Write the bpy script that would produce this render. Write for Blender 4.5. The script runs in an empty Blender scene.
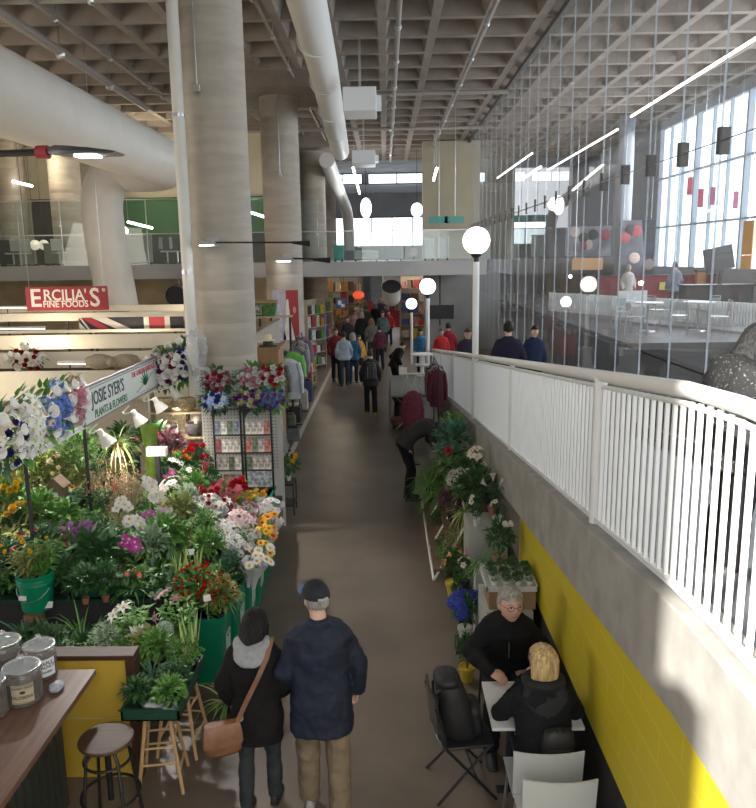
import bpy, bmesh, math, random
from mathutils import Vector, Matrix, noise
from math import sin, cos, pi, radians as R
S = bpy.context.scene
COL = S.collection
rnd = random.Random(7)

# ---------------- camera ----------------
F, H = 760.0, 4.1
PITCH = math.atan(146 / F); ROLL = R(-0.8); YAW = math.atan((387 - 378) / math.hypot(F, 146))
_d = Vector((-sin(YAW) * cos(PITCH), cos(YAW) * cos(PITCH), -sin(PITCH)))
_r = _d.cross(Vector((0, 0, 1))).normalized(); _u = _r.cross(_d)
_r, _u = _r * cos(ROLL) + _u * sin(ROLL), -_r * sin(ROLL) + _u * cos(ROLL)
CAM = Vector((0, 0, H))
cd = bpy.data.cameras.new('camera'); cam = bpy.data.objects.new('camera', cd); COL.objects.link(cam)
m = Matrix((_r, _u, -_d)).transposed().to_4x4(); m.translation = CAM
cam.matrix_world = m
cd.sensor_fit = 'HORIZONTAL'; cd.sensor_width = 36; cd.lens = F / 756 * 36; cd.clip_end = 500; cd.clip_start = .05
S.camera = cam

def _ray(px, py): return _d + _r * ((px - 378) / F) - _u * ((py - 404) / F)
def atZ(px, py, z): v = _ray(px, py); return CAM + v * ((z - H) / v.z)
def atY(px, py, y): v = _ray(px, py); return CAM + v * (y / v.y)
def atX(px, py, x): v = _ray(px, py); return CAM + v * (x / v.x)

# ---------------- colour, world, sun, exposure ----------------
S.view_settings.view_transform = 'Standard'; S.view_settings.look = 'None'; S.view_settings.gamma = 1
S.view_settings.exposure = EXPOSURE = 0.0
W = bpy.data.worlds.new('daylight'); S.world = W; W.use_nodes = True
bg = W.node_tree.nodes['Background']; bg.inputs[0].default_value = (.80, .90, 1.0, 1); bg.inputs[1].default_value = 1.5

def light(kind, name, loc, energy, color=(1, 1, 1), size=.1, target=None, **k):
    l = bpy.data.lights.new(name, kind); o = bpy.data.objects.new(name, l); COL.objects.link(o)
    o.location = loc; l.energy = energy; l.color = color
    if kind == 'AREA':
        l.shape = 'RECTANGLE'; l.size, l.size_y = size if isinstance(size, tuple) else (size, size)
    elif kind == 'SUN': l.angle = size
    else: l.shadow_soft_size = size
    if kind == 'SPOT': l.spot_size = R(k.get('cone', 100)); l.spot_blend = .6
    if target is not None:
        o.rotation_euler = (Vector(target) - Vector(loc)).to_track_quat('-Z', 'Y').to_euler()
    return o
# low sun through the glazed front behind the viewer
SUNAZ = R(30)
_sd = Vector((sin(SUNAZ) * cos(R(24)), cos(SUNAZ) * cos(R(24)), -sin(R(24))))
light('SUN', 'sun', (-6, -8, 8), 16.0, (1, .95, .87), R(1.0), Vector((-6, -8, 8)) + _sd)
# daylight from the glazed front wall behind the viewer
light('AREA', 'front_glazing_daylight', (-1, -3.0, 6.4), 520, (1.0, .95, .88), (11, 5), (-1, 12, 3.0))
# warm fill added off-frame on the left to brighten the hall and ceiling
light('AREA', 'left_fill', (-15.4, 12, 3.6), 1300, (1.0, .92, .82), (20, 5), (0, 14, 5.5))
# daylight from the tall window wall of the hall on the right
light('AREA', 'window_wall_daylight', (11.1, 20, 6.2), 1500, (.95, .97, 1.0), (24, 5), (0, 19, 5.0))
# far atrium
light('AREA', 'atrium_daylight', (1, 50, 8.0), 500, (.90, .95, 1.0), (12, 6), (1, 44, 2))

# ---------------- materials ----------------
MATS = {}
def mat(name, col, rough=.6, metal=0, var=.0, scale=6, bump=0, spec=.5, emit=0, trans=0, stretch=None, col2=None, coat=0, detail=4):
    if name in MATS: return MATS[name]
    M = bpy.data.materials.new(name); M.use_nodes = True; nt = M.node_tree; b = nt.nodes['Principled BSDF']
    c = (*col, 1)
    b.inputs['Base Color'].default_value = c; b.inputs['Roughness'].default_value = rough; b.inputs['Metallic'].default_value = metal
    b.inputs['Specular IOR Level'].default_value = spec
    if coat: b.inputs['Coat Weight'].default_value = coat
    if trans: b.inputs['Transmission Weight'].default_value = trans
    if emit: b.inputs['Emission Color'].default_value = c; b.inputs['Emission Strength'].default_value = emit
    if var or bump or col2:
        tc = nt.nodes.new('ShaderNodeTexCoord'); mp = nt.nodes.new('ShaderNodeMapping')
        nt.links.new(tc.outputs['Object'], mp.inputs[0])
        if stretch: mp.inputs['Scale'].default_value = stretch
        n = nt.nodes.new('ShaderNodeTexNoise'); n.inputs['Scale'].default_value = scale; n.inputs['Detail'].default_value = detail
        nt.links.new(mp.outputs[0], n.inputs[0])
        r = nt.nodes.new('ShaderNodeValToRGB'); nt.links.new(n.outputs[0], r.inputs[0])
        v = var or .08
        a2 = col2 or tuple(min(1, x * (1 + v)) for x in col)
        a1 = col if col2 else tuple(x * (1 - v) for x in col)
        r.color_ramp.elements[0].position = .35; r.color_ramp.elements[1].position = .65
        r.color_ramp.elements[0].color = (*a1, 1); r.color_ramp.elements[1].color = (*a2, 1)
        nt.links.new(r.outputs[0], b.inputs['Base Color'])
        if bump:
            bp = nt.nodes.new('ShaderNodeBump'); bp.inputs['Strength'].default_value = bump; bp.inputs['Distance'].default_value = .02
            nt.links.new(n.outputs[0], bp.inputs['Height']); nt.links.new(bp.outputs[0], b.inputs['Normal'])
    MATS[name] = M
    return M
def leafmat(name, c1, c2, rough=.45):
    """leaves: colour varies from leaf to leaf"""
    if name in MATS: return MATS[name]
    M = bpy.data.materials.new(name); M.use_nodes = True; nt = M.node_tree; b = nt.nodes['Principled BSDF']
    g = nt.nodes.new('ShaderNodeNewGeometry'); r = nt.nodes.new('ShaderNodeValToRGB')
    nt.links.new(g.outputs['Random Per Island'], r.inputs[0])
    r.color_ramp.elements[0].color = (*c1, 1); r.color_ramp.elements[1].color = (*c2, 1)
    nt.links.new(r.outputs[0], b.inputs['Base Color']); b.inputs['Roughness'].default_value = rough
    b.inputs['Subsurface Weight'].default_value = 0
    MATS[name] = M
    return M
def glassmat(name, tint=(1, 1, 1), ior=1.6, rough=0.0, haze=0):
    if name in MATS: return MATS[name]
    M = bpy.data.materials.new(name); M.use_nodes = True; nt = M.node_tree; nt.nodes.clear()
    o = nt.nodes.new('ShaderNodeOutputMaterial'); mx = nt.nodes.new('ShaderNodeMixShader'); t = nt.nodes.new('ShaderNodeBsdfTransparent')
    gl = nt.nodes.new('ShaderNodeBsdfGlossy'); f = nt.nodes.new('ShaderNodeMath'); lw = nt.nodes.new('ShaderNodeLayerWeight'); pw = nt.nodes.new('ShaderNodeMath')
    t.inputs[0].default_value = (*tint, 1); gl.inputs['Roughness'].default_value = rough; lw.inputs[0].default_value = .5; pw.operation = 'POWER'; pw.inputs[1].default_value = 5; f.operation = 'MULTIPLY_ADD'
    r0 = ((ior - 1) / (ior + 1)) ** 2; f.inputs[1].default_value = 1 - r0; f.inputs[2].default_value = r0
    nt.links.new(lw.outputs['Facing'], pw.inputs[0]); nt.links.new(pw.outputs[0], f.inputs[0])
    nt.links.new(f.outputs[0], mx.inputs[0]); nt.links.new(t.outputs[0], mx.inputs[1]); nt.links.new(gl.outputs[0], mx.inputs[2])
    last = mx
    if haze:
        m2 = nt.nodes.new('ShaderNodeMixShader'); m2.inputs[0].default_value = haze; df = nt.nodes.new('ShaderNodeBsdfDiffuse')
        df.inputs[0].default_value = (.8, .84, .9, 1)
        nt.links.new(mx.outputs[0], m2.inputs[1]); nt.links.new(df.outputs[0], m2.inputs[2]); last = m2
    nt.links.new(last.outputs[0], o.inputs[0])
    MATS[name] = M
    return M
def solid(M): return M

# ---------------- mesh builder ----------------
class MB:
    def __init__(s): s.v = []; s.f = []; s.sm = False
    def add(s, vs, fs, M=None):
        o = len(s.v)
        s.v += [(M @ Vector(v)) if M else Vector(v) for v in vs]; s.f += [tuple(i + o for i in f) for f in fs]
        return s
    def box(s, x0, y0, z0, x1, y1, z1, M=None):
        return s.add([(x0, y0, z0), (x1, y0, z0), (x1, y1, z0), (x0, y1, z0), (x0, y0, z1), (x1, y0, z1), (x1, y1, z1), (x0, y1, z1)],
                     [(0, 3, 2, 1), (4, 5, 6, 7), (0, 1, 5, 4), (1, 2, 6, 5), (2, 3, 7, 6), (3, 0, 4, 7)], M)
    def cbox(s, c, d, M=None):
        return s.box(c[0] - d[0] / 2, c[1] - d[1] / 2, c[2] - d[2] / 2, c[0] + d[0] / 2, c[1] + d[1] / 2, c[2] + d[2] / 2, M)
    def loft(s, rings, cap=True, M=None):
        n = len(rings[0]); vs = [p for r in rings for p in r]; fs = []
        for i in range(len(rings) - 1):
            for j in range(n):
                k = (j + 1) % n
                fs.append((i * n + j, i * n + k, (i + 1) * n + k, (i + 1) * n + j))
        if cap: fs.append(tuple(reversed(range(n)))); fs.append(tuple((len(rings) - 1) * n + j for j in range(n)))
        return s.add(vs, fs, M)
    def tube(s, pts, r, n=10, cap=True, M=None, ell=1.0):
        pts = [Vector(p) for p in pts]; rs = r if isinstance(r, (list, tuple)) else [r] * len(pts)
        rings = []; up = None
        for i, p in enumerate(pts):
            t = (pts[min(i + 1, len(pts) - 1)] - pts[max(i - 1, 0)])
            if t.length < 1e-9: t = Vector((0, 0, 1))
            t.normalize()
            if up is None: up = Vector((0, 0, 1)) if abs(t.z) < .9 else Vector((0, 1, 0))
            a = t.cross(up)
            if a.length < 1e-4: a = t.cross(Vector((1, 0, 0)))
            a.normalize(); b = a.cross(t).normalized(); up = b
            rings.append([p + (a * cos(2 * pi * k / n) + b * sin(2 * pi * k / n) * ell) * rs[i] for k in range(n)])
        return s.loft(rings, cap, M)
    def lathe(s, prof, n=24, c=(0, 0, 0), M=None, cap=True):
        rings = [[(c[0] + r * cos(2 * pi * k / n), c[1] + r * sin(2 * pi * k / n), c[2] + z) for k in range(n)] for r, z in prof]
        return s.loft(rings, cap, M)
    def sphere(s, c, r, n=16, m=10, M=None):
        rr = r if isinstance(r, (tuple, list)) else (r, r, r)
        rings = []
        for i in range(m + 1):
            t = -pi / 2 + pi * i / m; q = max(cos(t), .001)
            rings.append([(c[0] + rr[0] * q * cos(2 * pi * k / n), c[1] + rr[1] * q * sin(2 * pi * k / n), c[2] + rr[2] * sin(t)) for k in range(n)])
        return s.loft(rings, True, M)
    def prism(s, poly, y0, y1, axis='y', M=None):
        def P(a, b, t): return {'y': (a, t, b), 'x': (t, a, b), 'z': (a, b, t)}[axis]
        n = len(poly)
        vs = [P(a, b, y0) for a, b in poly] + [P(a, b, y1) for a, b in poly]
        fs = [tuple(range(n)), tuple(reversed(range(n, 2 * n)))] + [(i, (i + 1) % n + 0, (i + 1) % n + n, i + n) for i in range(n)]
        return s.add(vs, fs, M)
    def mesh(s, name, mt, smooth=False):
        me = bpy.data.meshes.new(name); me.from_pydata([tuple(v) for v in s.v], [], s.f)
        if smooth == 'fix' or True:
            pass
        me.materials.append(mt)
        if smooth: me.polygons.foreach_set('use_smooth', [True] * len(me.polygons))
        me.update(); return me
    def build(s, name, mt, parent=None, smooth=False, bevel=0, sharp=35, recalc=True):
        me = s.mesh(name, mt, smooth)
        if recalc and len(me.polygons) < 60000:
            bm = bmesh.new(); bm.from_mesh(me); bmesh.ops.recalc_face_normals(bm, faces=bm.faces); bm.to_mesh(me); bm.free()
        o = bpy.data.objects.new(name, me); COL.objects.link(o)
        if parent is not None: o.parent = parent
        if smooth and sharp: me.set_sharp_from_angle(angle=R(sharp))
        if bevel:
            b = o.modifiers.new('bevel', 'BEVEL'); b.width = bevel; b.segments = 2; b.limit_method = 'ANGLE'
        return o
def tag(o, label=None, cat=None, group=None, kind=None):
    if label: o['label'] = label
    if cat: o['category'] = cat
    if group: o['group'] = group
    if kind: o['kind'] = kind
    return o
def thing(name, label, cat, loc=(0, 0, 0), rz=0, group=None, kind=None, scale=1):
    o = bpy.data.objects.new(name, None); COL.objects.link(o); o.location = loc; o.rotation_euler = (0, 0, rz); o.empty_display_size = .1
    o.scale = (scale,) * 3
    return tag(o, label, cat, group, kind)
def struct(mb, name, mt, parent=None, **k):
    o = mb.build(name, mt, parent, **k)
    if parent is None: o['kind'] = 'structure'
    return o
def sroot(name):
    o = bpy.data.objects.new(name, None); COL.objects.link(o); o['kind'] = 'structure'; return o
def inst(me, name, parent=None, loc=(0, 0, 0), rot=(0, 0, 0), sc=1):
    o = bpy.data.objects.new(name, me); COL.objects.link(o)
    if parent is not None: o.parent = parent
    o.location = loc; o.rotation_euler = rot; o.scale = (sc,) * 3 if not isinstance(sc, (tuple, list)) else sc
    return o
def kids(o): return [c for c in COL.objects if c.parent is o]
def copy_tree(o, parent=None, _k=None):
    c = o.copy(); COL.objects.link(c)
    if parent is not None: c.parent = parent
    for ch in list(o.children): copy_tree(ch, c)
    return c
def text_mesh(txt, size, mt, name, parent, M, ext=.003, bold=0, align='CENTER', sx=1.0):
    cu = bpy.data.curves.new(name, 'FONT'); cu.body = txt; cu.size = size; cu.extrude = ext; cu.offset = bold; cu.align_x = align; cu.align_y = 'CENTER'
    cu.resolution_u = 3
    t = bpy.data.objects.new(name, cu); COL.objects.link(t)
    dg = bpy.context.evaluated_depsgraph_get(); me = bpy.data.meshes.new_from_object(t.evaluated_get(dg))
    bpy.data.objects.remove(t); bpy.data.curves.remove(cu)
    me.materials.clear(); me.materials.append(mt)
    me.transform(Matrix.Diagonal((sx, 1, 1, 1)))
    me.transform(M)
    o = bpy.data.objects.new(name, me); COL.objects.link(o)
    if parent is not None: o.parent = parent
    return o
# text planes: facing -Y, facing +X, facing -X
def faceY(x, y, z): return Matrix.Translation((x, y, z)) @ Matrix.Rotation(pi / 2, 4, 'X')
def faceX(x, y, z): return Matrix.Translation((x, y, z)) @ Matrix.Rotation(pi / 2, 4, 'Z') @ Matrix.Rotation(pi / 2, 4, 'X')
# ======================= SETTING =======================
conc = mat('concrete', (.30, .285, .26), .8, var=.16, scale=3, bump=.25)
conc_l = mat('parapet_concrete', (.36, .35, .325), .8, var=.13, scale=4, bump=.3)
colm = mat('column_concrete', (.38, .335, .28), .8, var=.07, scale=1.6, bump=.2, stretch=(1, 1, 5))
ceilm = mat('waffle_concrete', (.27, .225, .185), .85, var=.12, scale=1.5)
floorm = mat('polished_floor', (.135, .107, .083), .38, var=.17, scale=1.1, spec=.45)
white = mat('white_paint', (.78, .78, .76), .45)
duct_m = mat('duct_white', (.66, .62, .56), .55, var=.03, scale=2)
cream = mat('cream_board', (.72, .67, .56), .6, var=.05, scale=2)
blackm = mat('black_metal', (.015, .015, .016), .45)
darkm = mat('dark_wall', (.03, .03, .032), .7)
steel = mat('steel', (.5, .5, .5), .3, metal=.9)
led = mat('lit_tube', (1, .96, .88), emit=9)
globe_m = mat('globe_lamp', (1, .97, .9), emit=5)
glass_pane = glassmat('glass_pane', (.95, .98, 1), 1.7, haze=.16)
glass_clear = glassmat('glass_clear', (.93, .98, .97), 1.5, haze=.03)

struct(MB().box(-16, -3, -.1, 12, 62, 0), 'floor', floorm)
# white floor edging along the left stalls
struct(MB().box(-2.12, 9.5, 0, -2.02, 33, .006), 'trim_1', mat('floor_stripe', (.55, .52, .45), .6, var=.15, scale=9))
# ceiling waffle: coffers 1.2 x 1.5 m
b = MB(); X0, Y0, NX, NY, DX, DY, ZC = -15.6, 8.0, 23, 24, 1.2, 1.5, 9.4
for i in range(NX):
    for j in range(NY):
        x, y = X0 + i * DX, Y0 + j * DY; g = .10; h = .55; q = .26
        o = [(x, y), (x + DX, y), (x + DX, y + DY), (x, y + DY)]
        a = [(x + g, y + g), (x + DX - g, y + g), (x + DX - g, y + DY - g), (x + g, y + DY - g)]
        c = [(x + q, y + q), (x + DX - q, y + q), (x + DX - q, y + DY - q), (x + q, y + DY - q)]
        b.add([(*p, ZC) for p in o] + [(*p, ZC) for p in a] + [(*p, ZC + h) for p in c],
              [(k, (k + 1) % 4, (k + 1) % 4 + 4, k + 4) for k in range(4)] + [(k + 4, (k + 1) % 4 + 4, (k + 1) % 4 + 8, k + 8) for k in range(4)] + [(8, 9, 10, 11)])
ceil = struct(b, 'ceiling', ceilm, recalc=False)
MB().box(-16, -4, ZC + .6, 12, 44, ZC + .8).build('roof_slab', ceilm, ceil)
MB().box(-16, -4, ZC, 12, 8.0, ZC + .58).build('front_soffit', ceilm, ceil)
# drop beams across the waffle
b = MB()
for x, y in ((-3.2, 24.5), (-3.3, 36.5)): b.box(x - 1.3, y - 1.5, 8.93, x + 1.3, y + 1.5, ZC + .05)
b.build('drop_panel', ceilm, ceil)
# far atrium: end wall, clerestory lights, upper wall
struct(MB().box(-16, 58, 0, 12, 58.3, 11), 'wall_back', mat('far_wall', (.35, .36, .37), .8, var=.1, scale=.6))
cw = MB()
struct(MB().box(-16, 44, 9.4, 12, 58.3, 9.6), 'ceiling_atrium', mat('atrium_ceiling', (.22, .23, .25), .8, var=.2, scale=1))
daylit = mat('daylit_pane', (.86, .94, 1), emit=3.0)
for i, (x0, x1, z0, z1, y) in enumerate([(-3.9, -1.4, 8.75, 9.3, 50), (-1.0, 2.6, 8.75, 9.3, 50), (3.0, 6.4, 8.75, 9.3, 50), (-4.0, 3.6, 5.0, 7.0, 57.9)]):
    w = struct(MB().box(x0, y, z0, x1, y + .04, z1), 'window_%d' % (i + 1), daylit)
    f = MB()
    n = max(2, int((x1 - x0) / 1.3))
    for k in range(n + 1):
        xx = x0 + (x1 - x0) * k / n; f.box(xx - .04, y - .06, z0, xx + .04, y + .1, z1)
    f.box(x0, y - .06, z0 - .08, x1, y + .1, z0); f.box(x0, y - .06, z1, x1, y + .1, z1 + .08)
    f.build('window_frame', mat('grey_frame', (.2, .21, .23), .5), w)
struct(MB().box(-16, 50.2, 8.2, 12, 50.4, 8.7), 'trim_2', mat('far_beam', (.4, .42, .46), .7))
# left walls of the hall and upper level back wall
struct(MB().box(-16.2, -3, 0, -16, 58, 10), 'wall_left', mat('left_wall', (.5, .46, .36), .8))
struct(MB().box(-16, -2.3, 0, -2.02, -2.05, 9.4).box(-2.02, -2.3, 0, -1.72, -2.05, 4.85), 'wall_front_sun_block', mat('sun_block', (.5, .48, .44), .8))  # unseen wall; its edge and lower step are shaped to cut the sun patch

# ---- mezzanine ----
slabm = mat('slab_edge', (.42, .41, .40), .6, var=.06, scale=1)
mz = struct(MB().box(-16, 27, 3.48, 3.55, 43, 3.98), 'floor_mezzanine', slabm)
upw = struct(MB().box(-16, 33.5, 3.98, -4.2, 33.7, 9.4), 'wall_upper', mat('upper_wall', (.50, .45, .33), .8, var=.05, scale=1))
MB().box(-11.8, 33.25, 5.2, -4.3, 33.49, 6.75).build('green_panel', mat('green_panel', (.035, .12, .03), .6), upw)
MB().box(-16, 33.3, 3.99, -11.8, 33.49, 6.75).box(-11.8, 33.3, 3.99, -4.3, 33.49, 5.2).build('dark_interior', mat('dark_interior', (.04, .036, .028), .5, var=.5, scale=.9), upw)  # darkness of the office interior painted as a flat dark panel
g = MB()
for i in range(13):
    x = -15.8 + i * 1.5
    g.box(x, 27.12, 3.98, x + 1.47, 27.14, 6.15 if x < -3 else 5.05)
gl = struct(g, 'wall_mezzanine_glass', glass_clear)
b = MB()
for i in range(9): x = -15.8 + i * 1.5; b.box(x - .01, 27.1, 3.98, x + .01, 27.15, 6.2)
b.box(-16, 27.1, 6.19, -3, 27.15, 6.22); b.box(-16, 27.1, 5.02, 3.55, 27.14, 5.05)
b.build('glazing_bar', steel, gl)

# ---- columns ----
for i, (x, y, r) in enumerate([(-2.63, 12.5, .49), (-3.2, 24.5, .58), (-3.3, 36.5, .57), (-3.4, 46.0, .55), (-15, 31.6, .55), (-12.6, 31, .6)]):
    h = 9.45
    prof = []
    z = 0.0
    while z < h - .01:
        z2 = min(z + .52, h); prof += [(r, z), (r, z2 - .025), (r - .006, z2 - .012)]; z = z2
    prof.append((r, h))
    struct(MB().lathe(prof, 40, (x, y, 0)), 'trim_column_%d' % (i + 1), colm, smooth=True, sharp=60)
# conduit with junction boxes on the two nearest columns
for (x, y, z0, lb) in [(-2.75, 11.88, 6.6, 'nearest large column'), (-3.15, 23.88, 6.6, 'second large column')]:
    t = thing('electrical_conduit', 'thin grey electrical conduit with round box on the ' + lb, 'conduit', (x, y, 0))
    MB().tube([(0, 0, z0), (0, 0, 9.4)], .014, 6).build('pipe', steel, t)
    MB().cbox((0, 0, z0), (.1, .06, .1)).build('junction_box', steel, t, bevel=.01)
# tall white pipe beside nearest column
t = thing('downpipe', 'tall white vertical pipe in front of the nearest concrete column', 'pipe', (-3.05, 11.9, 0))
MB().tube([(0, 0, 0), (0, 0, 9.4)], .09, 16).build('pipe', mat('pipe_white', (.62, .60, .55), .5), t, smooth=True)
for z in (3.9, 6.2, 8.4): MB().tube([(0, 0, z), (0, 0, z + .05)], .1, 16).build('collar', steel, t, smooth=True)

# ---- ducts ----
def arc(p0, p1, p2, n=8):
    p0, p1, p2 = Vector(p0), Vector(p1), Vector(p2)
    return [p0 * (1 - t) ** 2 + p1 * 2 * t * (1 - t) + p2 * t * t for t in [i / n for i in range(n + 1)]]
b = MB()
pts = [(-6.4, 3, 6.9), (-6.4, 12, 6.9), (-6.4, 21.2, 6.9)] + arc((-6.4, 22, 6.9), (-6.4, 24.2, 6.9), (-7.5, 24.2, 6.9)) + arc((-7.7, 24.2, 6.9), (-8.75, 24.2, 6.9), (-8.75, 24.2, 5.6)) + [(-8.7, 24.2, 4.6), (-8.55, 24.1, 3.6), (-8.4, 24.0, 2.6)]
b.tube(pts, [.70] * 14 + [.62] * (len(pts) - 14), 28)
tag(b.build('air_duct', duct_m, smooth=True), 'huge off-white round duct at left bending down past the upper floor', 'air duct')
b = MB(); b.tube([(-1.28, 10, 8.75), (-1.42, 19, 8.6), (-1.75, 32, 8.35)], [.36, .36, .36], 28)
b.tube([(-1.75, 32, 8.35), (-1.78, 32.4, 8.3)], [.36, .2], 28)
for y in (13.5, 17, 20.5, 24, 27.5): 
    f = (y - 10) / 22; b.tube([(-1.28 - .47 * f, y, 8.75 - .4 * f), (-1.28 - .47 * f, y + .06, 8.75 - .4 * f)], .375, 28)
tag(b.build('air_duct', mat('duct_bright', (.72, .71, .67), .5), smooth=True), 'long straight white round duct under the ceiling above the aisle', 'air duct')
b = MB(); b.tube([(-2.45, 34, 8.25), (-2.35, 42, 7.45)] + arc((-2.25, 46, 7.0), (-2.2, 48, 6.7), (-2.2, 48, 4.6)), .33, 18)
tag(b.build('air_duct', mat('duct_far', (.62, .62, .60), .5), smooth=True), 'grey duct far off descending behind the bridge floor', 'air duct')
t = thing('exhaust_duct', 'short white duct with dark round open mouth below the bridge floor', 'air duct', (.22, 27.9, 2.95), 0)
MB().tube([(0, -.42, .16), (0, -.25, -.02)] + arc((0, -.1, -.16), (0, .35, -.5), (0, .42, .2)) + [(0, .42, .60)], [.36] + [.33] * 11, 24, cap=False).build('duct_body', duct_m, t, smooth=True)
MB().tube([(0, -.40, .14), (0, -.36, .10)], .33, 24).build('mouth_shade', darkm, t, smooth=True)  # dark disc painted in for the shade inside the open mouth
t = thing('exhaust_duct', 'dark round duct opening under the upper floor left of the white pipe', 'air duct', (-7.45, 27.6, 2.85), 0)
MB().tube([(0, -.45, 0), (-.3, 1.5, .1)], [.38, .36], 24, cap=False).build('duct_body', duct_m, t, smooth=True)
MB().tube([(-.1, .5, .3), (-.1, .5, .65)], .02, 6).build('hanger', steel, t)
MB().tube([(0, -.40, 0), (0, -.36, 0)], .36, 24).build('mouth_shade', darkm, t, smooth=True)  # shade within the opening drawn as a dark disc
# white fan units beside the centre duct
for i, (px0, px1, py0, py1, y, lb) in enumerate([(343, 376, 86, 111, 19.5, 'nearer white box unit attached to the centre duct'), (352, 375, 150, 164, 29, 'farther white box unit attached to the centre duct')]):
    p0, p1 = atY(px0, py1, y), atY(px1, py0, y)
    t = thing('fan_unit', lb, 'ventilation unit', (p0.x, y, p0.z)); w, h = p1.x - p0.x, p1.z - p0.z
    MB().box(0, 0, 0, w, 1.2, h).build('casing', mat('unit_white', (.74, .76, .76), .5), t, bevel=.02)
    MB().box(w, .2, h * .25, w + .12, .9, h * .7).build('side_box', mat('unit_white', (.7, .72, .72), .5), t, bevel=.01)
    MB().box(w * .5 - .03, .55, h, w * .5 + .03, .6, 9.97 - p0.z).build('hanger', steel, t)
# sprinkler / conduit runs on the ceiling
pm = mat('ceiling_pipe', (.30, .27, .24), .6)
for nm, lb, p0, p1, r in [
    ('ceiling_pipe', 'pale pipe running above the big left duct', (-7.7, 6, 9.15), (-7.7, 26, 9.0), .11),
    ('ceiling_pipe', 'thin ceiling conduit left of the pale pipe end', (-6.9, 14, 9.15), (-6.9, 40, 9.15), .04),
    ('ceiling_pipe', 'ceiling pipe crossing the frame top from side to side', (-9, 16.3, 9.25), (3.9, 16.3, 9.25), .09),
    ('ceiling_pipe', 'ceiling pipe just right of the white centre duct', (.35, 12, 9.12), (.35, 42, 9.12), .06),
    ('ceiling_pipe', 'slim ceiling pipe nearest to the glass wall', (2.3, 12, 9.15), (2.3, 42, 9.15), .05),
    ('ceiling_pipe', 'thin conduit between the nearest column and the centre duct', (-2.55, 13, 9.2), (-2.55, 40, 9.2), .035),
    ('ceiling_pipe', 'crossing pipe beyond the first fan unit', (-7, 25.2, 9.15), (3.9, 25.2, 9.15), .07),
    ('ceiling_pipe', 'farthest crossing pipe before the atrium', (-7, 31.5, 9.1), (3.9, 31.5, 9.1), .07)]:
    t = thing(nm, lb, 'pipe')
    MB().tube([p0, p1], r, 10).build('pipe', pm, t, smooth=True)
    n = max(2, int((Vector(p1) - Vector(p0)).length / 3))
    for k in range(1, n):
        p = Vector(p0).lerp(Vector(p1), k / n); MB().tube([p, (p.x, p.y, 9.96)], .012, 5).sphere((p.x, p.y, p.z - r * .5), r * 1.4 if r < .07 else r * 1.1, 8, 6).build('hanger', steel, t)

# ---- ramp on the right ----
def top(y): return 2.37 if y < 3.5 else max(.02, 2.37 - .1096 * (y - 3.5))
XW = 1.42
ys = [-2, 0, 2, 4.0] + [4 + i for i in range(1, 19)]
def side(x0, x1, za, zb, name, m_, ylist, **k):
    b = MB(); ring = []
    for y in ylist: ring.append([(x0, y, za(y)), (x1, y, za(y)), (x1, y, zb(y)), (x0, y, zb(y))])
    b.loft(ring); return struct(b, name, m_, **k)
yy = [-2, 2, 3.5, 6, 8, 10, 12, 14, 16, 18, 20, 22, 24.9]
side(XW, XW + .22, lambda y: max(top(y) - .56, 0), lambda y: max(top(y), .02), 'wall_parapet', conc_l, yy, bevel=.012)
bandz = lambda y: max(top(y) - .56, 0)
b = MB(); yl = [y for y in yy if bandz(y) > .8]
# yellow block wall
ym = bpy.data.materials.new('yellow_block'); ym.use_nodes = True; nt = ym.node_tree; bs = nt.nodes['Principled BSDF']
tc = nt.nodes.new('ShaderNodeTexCoord'); sp = nt.nodes.new('ShaderNodeSeparateXYZ'); cb = nt.nodes.new('ShaderNodeCombineXYZ')
nt.links.new(tc.outputs['Object'], sp.inputs[0]); nt.links.new(sp.outputs[1], cb.inputs[0]); nt.links.new(sp.outputs[2], cb.inputs[1])
br = nt.nodes.new('ShaderNodeTexBrick'); nt.links.new(cb.outputs[0], br.inputs[0])
br.inputs['Color1'].default_value = (.62, .50, .022, 1); br.inputs['Color2'].default_value = (.60, .485, .022, 1); br.inputs['Mortar'].default_value = (.68, .56, .06, 1)
br.inputs['Scale'].default_value = 1; br.inputs['Mortar Size'].default_value = .006; br.inputs['Brick Width'].default_value = .61; br.inputs['Row Height'].default_value = .2
nt.links.new(br.outputs[0], bs.inputs[0]); bs.inputs['Roughness'].default_value = .55
bp = nt.nodes.new('ShaderNodeBump'); bp.inputs['Strength'].default_value = .3; bp.inputs['Distance'].default_value = .01; nt.links.new(br.outputs['Fac'], bp.inputs['Height']); nt.links.new(bp.outputs[0], bs.inputs['Normal'])
side(XW + .012, XW + .2, lambda y: .80, bandz, 'wall_right', ym, [-2, 2, 3.5, 6, 7.9])
side(XW + .012, XW + .2, lambda y: .80, bandz, 'wall_right_concrete', mat('wall_concrete', (.16, .15, .14), .85, var=.2, scale=3), [7.9, 10, 12.7])
side(XW + .02, XW + .2, lambda y: 0, lambda y: min(.80, bandz(y)), 'baseboard_right', darkm, [-2, 4, 8, 12.7, 14, 16, 18, 20])
# ramp deck
rampm = mat('ramp_deck', (.10, .105, .115), .45, var=.2, scale=3)
side(XW + .2, 3.95, lambda y: top(y) - .35, lambda y: max(top(y) - .12, .01), 'floor_ramp', rampm, yy)
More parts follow.
